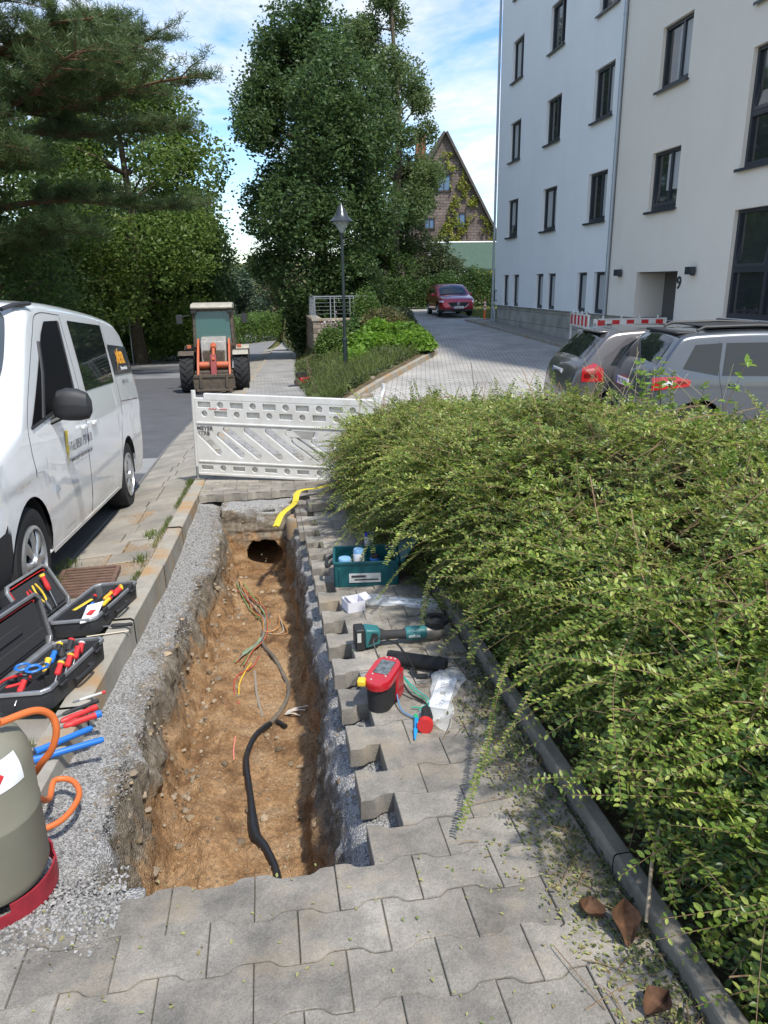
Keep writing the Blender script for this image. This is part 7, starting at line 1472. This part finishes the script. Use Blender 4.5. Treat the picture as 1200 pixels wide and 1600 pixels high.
b = M(); b.tube(pts, [.016 if i < k*.50 else .016+.010*math.sin(min(1, (i/k-.50)/.30)*math.pi) for i in range(k)], 12); b.build('shrink_tube', m_cab, ca, smooth=True)
b = M(); b.tube([pts[0], pts[2], pts[5]], [.018, .021, .018], 10); b.build('tape', m_tape, ca, smooth=True)
# bundle of speed pipes and strips at the far end
cols_ = [('green', (.16, .36, .12)), ('red', (.55, .10, .07)), ('orange', (.62, .30, .10)), ('grey', (.35, .33, .30)), ('brown', (.28, .16, .08)), ('pale', (.45, .42, .36)), ('yellow', (.60, .48, .08))]
bu = empty('conduit_bundle', (0, 5, 0), 0, 'bundle of thin red green and grey microducts coiled at the far end of the trench', 'cable bundle'); BO2 = Vector((0, 5, 0))
for i in range(9):
    j = i*.012; nm, c_ = cols_[i % 6]; r = random.Random(i)
    P_ = [(-.36+j*.8, 6.25+r.uniform(-.12, .12)), (-.31+j*1.2+r.uniform(-.03, .03), 5.95), (-.21+j+r.uniform(-.03, .03), 5.65), (-.14+j*.5, 5.40), (-.13+j*.4, 5.18), (-.17+j*.5, 5.0), (-.25+j*.6, 4.82), (-.32+j*.8, 4.62+r.uniform(-.05, .1))]
    if i % 3 == 2: P_ = P_[:5]+[(-.04+j, 5.22-.02*i), (.0, 5.45)]
    b = M(); b.tube([p-BO2 for p in spline([tp(x, y, .012+.006*(i % 4)) for x, y in P_], 6)], .0042, 6); b.build('duct', mat('duct '+nm, c_, .5, var=.35, vs=25), bu, smooth=True)
b = M(); b.tube([p-BO2 for p in spline([tp(-.14, 5.08, .02), tp(-.18, 4.95, .02), tp(-.25, 4.80, .016), tp(-.31, 4.62, .012)], 6)], [.014]*6+[.018]*8+[.006]*5, 8, flat=.5); b.build('green_wrap', mat('faded green wrap', (.22, .36, .20), .6, var=.4, vs=25), bu, smooth=True)
for i, (P_, c_, lb) in enumerate(((([(-.21, 4.62), (-.25, 4.45), (-.28, 4.3), (-.28, 4.16)]), m_tyel, 'yellow wire end lying on the trench floor'), ([(-.16, 4.72), (-.20, 4.55), (-.30, 4.38), (-.31, 4.22), (-.28, 4.08)], MATS['duct red'], 'thin orange red wire beside the yellow one on the trench floor'), ([(-.285, 3.68), (-.29, 3.55), (-.285, 3.44)], mat('salmon tape', (.62, .22, .15), .6), 'salmon coloured tape scrap on the trench floor'), ([(-.185, 4.5), (-.17, 4.2), (-.135, 3.92)], mat('dusty grey strip', (.26, .22, .17), .8), 'grey strip half buried in the sand'), )):
    b = M(); b.tube(spline([tp(x, y, .006) for x, y in P_], 6), .0045 if i != 3 else .009, 6, flat=.5 if i > 1 else 1); tag(b.build('wire', c_, smooth=True), lb, 'wire')
b = M()
for a, l_ in ((.2, .14), (-.15, .12), (.9, .08), (-.5, .10), (.45, .11)): p = tp(.0, 3.84, .012); q = Vector(p)+Vector((math.cos(a)*l_, math.sin(a)*l_, 0)); q.z = tz(q.x, q.y)+.015; b.tube(spline([p, (Vector(p)+q)/2+Vector((0, 0, .012)), q], 4), .006, 6, flat=.4)
tag(b.build('torn_foil', mat('pale torn foil', (.5, .45, .38), .6)), 'splayed pale scraps of cable foil beside the cable in the trench', 'foil')
b = M(); b.tube([tp(-.05, 3.80, .015), tp(-.0, 3.70, .015)], .012, 8); tag(b.build('cable_stub', m_cab, smooth=True), 'short black cable stub beside the pale foil scraps', 'cable')
# yellow strap with the dark tool half under the shrub
st = empty('strap_tool', (.62, 7.1, float(S(7.1))), 0, 'yellow strap hanging into the far end of the trench from a dark tool', 'strap')
sP = [(.02, 5.95, -.36), (.08, 6.20, -.33), (.20, 6.50, -.33), (.26, 6.80, -.30), (.45, 6.98, -.33), (.60, 7.10, -.33)]; b = M(); P_ = [Vector(p)-Vector(st.location) for p in spline(sP, 6)]; g = []
for i, p in enumerate(P_): t = (P_[min(i+1, len(P_)-1)]-P_[max(i-1, 0)]).normalized(); s_ = t.cross(Vector((0, 0, 1))).normalized(); tw_ = .028; g.append([p-s_*tw_+Vector((0, 0, .004)), p+Vector((0, 0, .012)), p+s_*tw_+Vector((0, 0, .004)), p+Vector((0, 0, -.004)), p-s_*tw_+Vector((0, 0, .004))])
b.grid(g); b.build('webbing', mat('yellow webbing', (.68, .55, .04), .7, var=.2, vs=20), st, smooth=True)
b = M(); b.box((.10, .02, .07), (.24, .16, .12), rz=.2); b.build('tool_body', mat('dark tool body', (.05, .05, .055), .5), st, bevel=.02); b = M(); b.box((.06, -.055, .10), (.10, .03, .05), rz=.2); b.build('tool_side', m_or2, st, bevel=.008)
# loose pavers and round stone by the far end
b = M(); b.box((.42, 6.35, float(S(6.35))+.045), (.22, .15, .08), rz=.1); tag(b.build('loose_paver', m_pav, bevel=.006), 'loose paving stone lying on the pavement by the strap', 'paving stone')
b = M(); b.lathe([(.085, -.2), (.088, -.02), (.08, .0), (.001, .002)], (.20, 6.35, float(S(6.35))-.05), 28); tag(b.build('pipe_cap', m_kerb, smooth=True, ang=40), 'round concrete pipe head at the right edge of the trench', 'pipe')
# ---------------------------------------------------------------- green tool box with spray cans
m_teal = mat('teal plastic', (.006, .085, .10), .45); zb_ = float(S(4.4))+.004
gx = empty('carry_box', (.575, 4.42, zb_), R(-6), 'teal plastic carry box standing open on the pavement under the shrub', 'box')
b = M(); L_, W_, H_ = .40, .29, .17
b.box((0, -W_/2, H_/2), (L_, .012, H_)); b.box((0, W_/2, H_/2), (L_, .012, H_)); b.box((-L_/2, 0, H_/2), (.012, W_-.013, H_)); b.box((L_/2, 0, H_/2), (.012, W_-.013, H_)); b.box((0, 0, .01), (L_-.013, W_-.013, .012))
b.box((0, -W_/2-.007, H_-.01), (L_+.01, .010, .02)); b.box((-L_/2-.007, 0, H_-.01), (.010, W_, .02)); b.box((0, W_/2+.007, H_-.01), (L_+.01, .010, .02)); b.box((L_/2+.007, 0, H_-.01), (.010, W_, .02))
for k in (-1, 1): b.box((k*.17, -W_/2-.008, H_*.4), (.012, .012, H_*.7))
b.build('tub', m_teal, gx, bevel=.004)
b = M(); b.box((-.01, -W_/2-.009, .062), (.20, .004, .06)); lp_ = b.build('label_plate', mat('label grey', (.55, .57, .56), .5), gx); b = M(); b.box((-.05, -W_/2-.0125, .074), (.09, .002, .014)); b.box((.0, -W_/2-.0125, .052), (.15, .002, .008)); b.build('print', m_ink, lp_)
b = M(); b.tube(spline([(-L_/2-.01, -.06, H_-.03), (-L_/2-.05, -.06, H_-.06), (-L_/2-.05, .06, H_-.06), (-L_/2-.01, .06, H_-.03)], 4), .012, 8); b.build('handle', m_blk, gx, smooth=True)
b = M(); b.box((L_/2+.10, 0, H_+.10), (.02, W_+.02, .28), rot=Matrix.Rotation(R(35), 3, 'Y')); b.build('lid', m_teal, gx, bevel=.006)
mg = Matrix.Translation(gx.location) @ Matrix.Rotation(R(-6), 4, 'Z')
def can(name, label, x, y, z, r, h, cap, hc, body=None):
    p = mg @ Vector((x, y, z)); o = empty(name, p, 0, label, 'can'); b = M(); b.lathe([(.001, 0), (r*.95, 0), (r, .004), (r, h*.93), (r*.93, h*.96), (r*.6, h), (.001, h)], (0, 0, 0), 28); b.build('body', body or mat('white can', (.62, .63, .66), .3, metal=.1), o, smooth=True)
    b = M(); b.lathe([(r*hc, h*.93), (r*hc, h*1.03), (r*hc*.9, h*1.09), (.001, h*1.10)], (0, 0, 0), 24); b.build('cap', cap, o, smooth=True)
    b = M(); b.lathe([(r+.0006, h*.3), (r+.0006, h*.62)], (0, 0, 0), 28); b.build('print_band', mat('grey blue print', (.30, .36, .48), .4), o, smooth=True); return o
m_ltb = mat('light blue cap', (.22, .42, .68), .35)
can('spray_can', 'short white can with light blue lid in the left corner of the teal box', -.135, -.085, .017, .042, .145, m_ltb, .98); can('spray_can', 'taller white can with light blue lid beside the short one in the teal box', -.045, -.05, .017, .036, .185, m_ltb, .95)
can('spray_can', 'dark can lying low among the tools inside the teal box', .06, .02, .017, .034, .12, m_blk, .9, m_tblu)
bc2 = can('paint_can', 'can with deep blue lid standing on the pavement behind the teal box', .04, .42, 0, .034, .15, mat('deep blue cap', (.01, .01, .35), .35), 1.0)
# ---------------------------------------------------------------- white cardboard box
cb = empty('cardboard_box', (.43, 3.90, float(S(3.9))+.004), R(14), 'small open white cardboard box in front of the teal box', 'box'); b = M(); a_ = .052; h_ = .062
for s in (-1, 1): b.box((s*a_, 0, h_/2), (.003, 2*a_, h_)); b.box((0, s*a_, h_/2), (2*a_-.004, .003, h_))
b.box((0, 0, .003), (2*a_-.004, 2*a_-.004, .003)); b.build('walls', mat('white cardboard', (.66, .66, .72), .7), cb)
b = M(); b.box((a_+.022, 0, h_+.004), (.044, 2*a_-.004, .002), rot=Matrix.Rotation(R(-10), 3, 'Y')); b.box((-.012, .01, h_-.008), (.05, 2*a_-.012, .002), rot=Matrix.Rotation(R(30), 3, 'Y')); b.build('flap', MATS['white cardboard'], cb)
# plastic bags
m_bag = mat('clear plastic film', (.75, .78, .80), .18, alpha=.33, spec=.9, bump=.6, bs=30, bdist=.01); m_paper = mat('white paper', (.70, .72, .76), .6)
def bag(name, label, p, ang, L_, W_, contents):
    o = empty(name, (*p, float(S(p[1]))+.006), ang, label, 'bag'); b = M(); 
    for s in (0, 1):
        g = []
        for i in range(31):
            t = i/30; x = (t-.5)*L_; wv = W_*(.5+.10*math.sin(t*9)+.04*math.sin(t*23))*(1-.35*max(0, (t-.88)/.12)); g.append([(x, wv*q, (.014+.012*math.sin(x*40+q*3)+.006*math.sin(x*110+q*9))*s*(1-q*q)+.002+.004*s) for q in np.linspace(-1, 1, 13)])
        b.grid(g)
    b.build('film', m_bag, o, smooth=True); b = M(); b.box((contents[0], 0, .008), (contents[1], contents[2], .008)); pp = b.build('paper', m_paper, o, bevel=.002)
    b = M(); b.box((contents[0]-contents[1]*.05, .0, .0128), (contents[1]*.10, contents[2]*.28, .001)); [b.box((contents[0]+contents[1]*(.12+.05*k), 0, .0128), (.003, contents[2]*.5, .001)) for k in range(4)]; b.build('print', m_ink, pp); return o
bag('plastic_bag', 'clear plastic bag with white paper lying upright beside the red tester', (.68, 2.76), R(66), .50, .13, (.04, .26, .085)); bag('plastic_bag', 'clear plastic bag with white paper lying in front of the teal box', (.72, 3.93), R(-22), .44, .14, (.02, .20, .075))
# ---------------------------------------------------------------- cordless angle grinder
m_mak = mat('blue green tool plastic', (.03, .16, .17), .45); gzr = float(S(3.36))+.006
ag = empty('angle_grinder', (.40, 3.36, gzr), R(3), 'cordless blue green angle grinder lying on the pavement between teal box and red tester', 'angle grinder')
b = M(); b.box((-.005, 0, .060), (.05, .085, .115)); bt_ = b.build('battery', m_blk, ag, bevel=.008); b = M(); b.box((-.012, -.044, .075), (.02, .003, .05)); b.build('battery_label', m_pale, bt_)
b = M(); b.add([(.02, -.045, .01), (.02, .045, .01), (.02, .045, .115), (.02, -.045, .115), (.10, -.035, .022), (.10, .035, .022), (.10, .035, .10), (.10, -.035, .10)], [(0, 1, 2, 3), (4, 7, 6, 5), (0, 4, 5, 1), (1, 5, 6, 2), (2, 6, 7, 3), (3, 7, 4, 0)]); b.build('battery_mount', m_mak, ag, bevel=.01)
b = M(); b.add([(.032, -.0462, .03), (.085, -.040, .045), (.085, -.040, .085), (.055, -.044, .095)], [(0, 1, 2, 3)]); b.build('badge', m_blk, ag)
b = M(); b.tube([(.09, 0, .062), (.13, 0, .055), (.22, 0, .050), (.24, 0, .050)], [.036, .024, .024, .030], 14); b.build('grip', mat('black rubber', (.03, .03, .032), .8), ag, smooth=True)
b = M(); b.tube([(.235, 0, .050), (.25, 0, .050), (.33, 0, .047), (.345, 0, .046)], [.030, .036, .036, .034], 16); b.build('motor_housing', m_mak, ag, smooth=True)
text('brand_lettering', 'makita', .026, m_wp, frame3((.245, -.0365, .042), (1, 0, -.04), (0, .15, 1)), ag, sx=.9)
b = M(); b.tube([(.34, 0, .046), (.36, 0, .045), (.42, .0, .042), (.44, 0, .04)], [.034, .037, .036, .025], 14); b.tube([(.40, 0, .03), (.40, .015, .09)], [.026, .020], 14); b.build('gear_head', mat('cast gear head', (.28, .27, .25), .45, metal=.7), ag, smooth=True)
b = M(); b.lathe([(.02, 0), (.062, 0), (.062, .003), (.02, .003)], (.405, .02, .095), 28, close=True); b.build('disc', mat('cutting disc', (.06, .055, .05), .7), ag); b = M(); b.lathe([(.066, -.008), (.068, .012), (.03, .014)], (.405, .02, .095), 14); b.build('guard', m_blk, ag, smooth=True)
# ---------------------------------------------------------------- red test instrument
rz_ = float(S(2.8))+.005; ti = empty('test_instrument', (.425, 2.78, rz_), R(58), 'red and black handheld cable tester with a glass display standing on the pavement edge', 'tester')
def stad(L_, W_, n=8): return [((L_-W_)/2+W_/2*math.cos(a), W_/2*math.sin(a)) for a in np.linspace(-math.pi/2, math.pi/2, n)]+[(-(L_-W_)/2+W_/2*math.cos(a), W_/2*math.sin(a)) for a in np.linspace(math.pi/2, 3*math.pi/2, n)]
def loft(b, rings):
    n = len(rings[0]); b.add([p for r in rings for p in r], [tuple(range(n))[::-1], tuple(range((len(rings)-1)*n, len(rings)*n))]+[(k*n+i, k*n+(i+1) % n, (k+1)*n+(i+1) % n, (k+1)*n+i) for k in range(len(rings)-1) for i in range(n)])
top = lambda x: .155+.10*x
b = M(); loft(b, [[(x*.9, y*.92, z_) for x, y in stad(.20, .105)] for z_ in (0, .004)]+[[(x, y, .130+.08*x) for x, y in stad(.20, .105)]]); b.build('rubber_body', mat('ribbed black rubber', (.018, .018, .02), .75, bump=.5, bs=40), ti, smooth=True, ang=50)
b = M(); loft(b, [[(x, y, .122+.08*x) for x, y in stad(.215, .118)], [(x, y, .150+.10*x) for x, y in stad(.222, .124)], [(x, y, .160+.10*x) for x, y in stad(.212, .114)]]); b.build('head', mat('glossy red plastic', (.42, .012, .02), .28, coat=.6), ti, smooth=True, ang=50)
b = M(); b.box((.055, -.045, .075), (.075, .035, .13)); b.build('side_rib', MATS['glossy red plastic'], ti, bevel=.008)
T_ = Matrix.Translation((.02, 0, .1635)) @ Matrix.Rotation(-math.atan(.10), 4, 'Y')
b = M(T_); b.box((0, 0, .0), (.10, .068, .005)); b.build('display', mat('display foil', (.42, .45, .44), .12, metal=.7, c2=(.10, .12, .11), vs=26, bump=.8, bs=30), ti, bevel=.002)
b = M(T_); b.lathe([(.001, .0), (.018, 0), (.019, -.004)], (-.082, 0, -.0015), 20); b.build('dial_recess', m_blk, ti); b = M(T_)
for x_, y_ in ((-.06, .03), (-.06, -.03), (.072, .02), (.072, 0), (.072, -.02), (-.1, .02)): b.lathe([(.001, .002), (.004, .002), (.004, -.002)], (x_, y_, -.0005), 10)
b.build('button', m_pale, ti)
b = M(); b.box((-.10, .055, .145), (.04, .035, .028), rz=.3); b.build('yellow_plug', m_tyel, ti, bevel=.006)
b = M(); b.tube(spline([(.08, .05, .15), (.14, .10, .22), (.22, .02, .17), (.26, -.06, .02)], 6), .004, 6); b.build('carry_cord', m_blk, ti, smooth=True)
# padded black strap / pouch behind it
pch = empty('padded_pouch', (.64, 3.08, float(S(3.08))+.005), R(-28), 'rolled black padded strap lying behind the red tester', 'strap')
b = M(); loft(b, [[(x, y*s_, z_+.035) for y, z_ in stad(.075, .06)] for x, s_ in ((-.15, .6), (-.14, .9), (-.05, 1), (.08, 1.05), (.135, .95), (.142, .7))]); b.build('padding', mat('black fabric', (.018, .018, .02), .9, bump=.6, bs=90), pch, smooth=True, ang=60)
b = M(); b.tube(spline([(-.02, -.05, .02), (.03, -.10, .015), (.09, -.08, .012), (.08, -.05, .02)], 5), .008, 6, flat=.4); b.box((.05, -.095, .015), (.05, .03, .008), rz=.3); b.build('buckle_strap', m_blk, pch)
# leads and probe
ld = empty('test_lead', (.60, 2.72, float(S(2.72))+.006), 0, 'blue and green test leads with a round red black probe in front of the tester', 'test lead')
lo_ = Vector(ld.location)
for nm, c_, P_ in (('blue_wire', (.10, .25, .45), [(.50, 2.87, .12), (.485, 2.78, .05), (.49, 2.68, .012), (.545, 2.60, .012), (.565, 2.57, .02)]), ('green_wire', (.02, .32, .20), [(.50, 2.88, .12), (.57, 2.82, .02), (.61, 2.74, .012), (.58, 2.69, .012), (.535, 2.70, .012)]), ('teal_wire', (.05, .35, .32), [(.505, 2.89, .10), (.585, 2.83, .02), (.62, 2.76, .012), (.60, 2.68, .014), (.56, 2.67, .012)]), ('black_wire', (.02, .02, .02), [(.51, 2.85, .08), (.55, 2.80, .02), (.60, 2.72, .012), (.59, 2.62, .02)])):
    b = M(); b.tube([Vector((x, y, float(S(y))+z+.002))-lo_ for x, y, z in spline(P_, 6)], .0032 if nm != 'black_wire' else .005, 6); b.build('wire', mat(nm, c_, .45), ld, smooth=True)
def lp(x, y, z): return Vector((x, y, float(S(y))+z))-lo_
b = M(); b.tube([lp(.585, 2.64, .03), lp(.575, 2.58, .03), lp(.555, 2.52, .03)], [.020, .026, .026], 14); b.build('probe_body', m_blk, ld, smooth=True); b = M(); b.tube([lp(.560, 2.535, .03), lp(.552, 2.51, .03)], [.032, .032], 18); b.build('probe_ring', m_tred, ld, smooth=True)
b = M(); b.tube([lp(.538, 2.63, .012), lp(.535, 2.60, .012)], .010, 8); b.build('clip', mat('green clip', (.03, .42, .18), .4), ld, smooth=True); b = M(); b.tube([lp(.535, 2.60, .012), lp(.522, 2.53, .012)], .010, 8); b.tube([lp(.518, 2.53, .010), lp(.500, 2.46, .008)], [.010, .003], 8); b.build('clip', mat('bright blue clip', (.01, .30, .65), .4), ld, smooth=True)
# drain grate in the gutter
dg = empty('drain_grate', (-1.27, 4.86, float(S(4.86))-.075), R(2), 'rusty slotted drain grate in the gutter behind the far tool case', 'drain grate'); m_rust = mat('rusty cast iron', (.10, .06, .045), .8, c2=(.17, .10, .07), vs=20)
b = M(); L_, W_ = .36, .46
for s in (-1, 1): b.box((s*L_/2, 0, .045), (.03, W_, .03)); b.box((0, s*W_/2, .045), (L_-.032, .03, .03))
for k in range(8): b.box((0, -W_/2+.05+k*.051, .046), (L_-.034, .026, .022))
b.build('grate', m_rust, dg, bevel=.004); b = M(); b.box((0, 0, .018), (L_, W_, .01)); b.build('gully', m_dark, dg)
# clay spilled over kerb and gutter
P_ = []; rr_ = np.random.default_rng(9); n = 16000; x = rr_.normal(-1.12, .14, n); y = rr_.uniform(4.3, 7.0, n); f = fbm(x*4, y*1.6, s=131, o=3); k = (f > .05) & (x > -1.5) & (x < -.8)
x, y = x[k], y[k]; z = np.array([float(S(b_))+.014 if a > float(kerb_in(b_))-.15 else float(RZ(b_))*(1-(a-float(road_in(b_)))/(float(kerb_in(b_))-.155-float(road_in(b_))))+(float(S(b_))-.045)*((a-float(road_in(b_)))/(float(kerb_in(b_))-.155-float(road_in(b_))))+.008 for a, b_ in zip(x, y)]); s = rr_.uniform(.001, .0035, len(x)); stones('spilled_clay', np.stack([x, y, z], -1), s, mat('spilled sandy clay', (.38, .24, .12), .95, island=.3, coord='P', spec=.1), flat=.4)
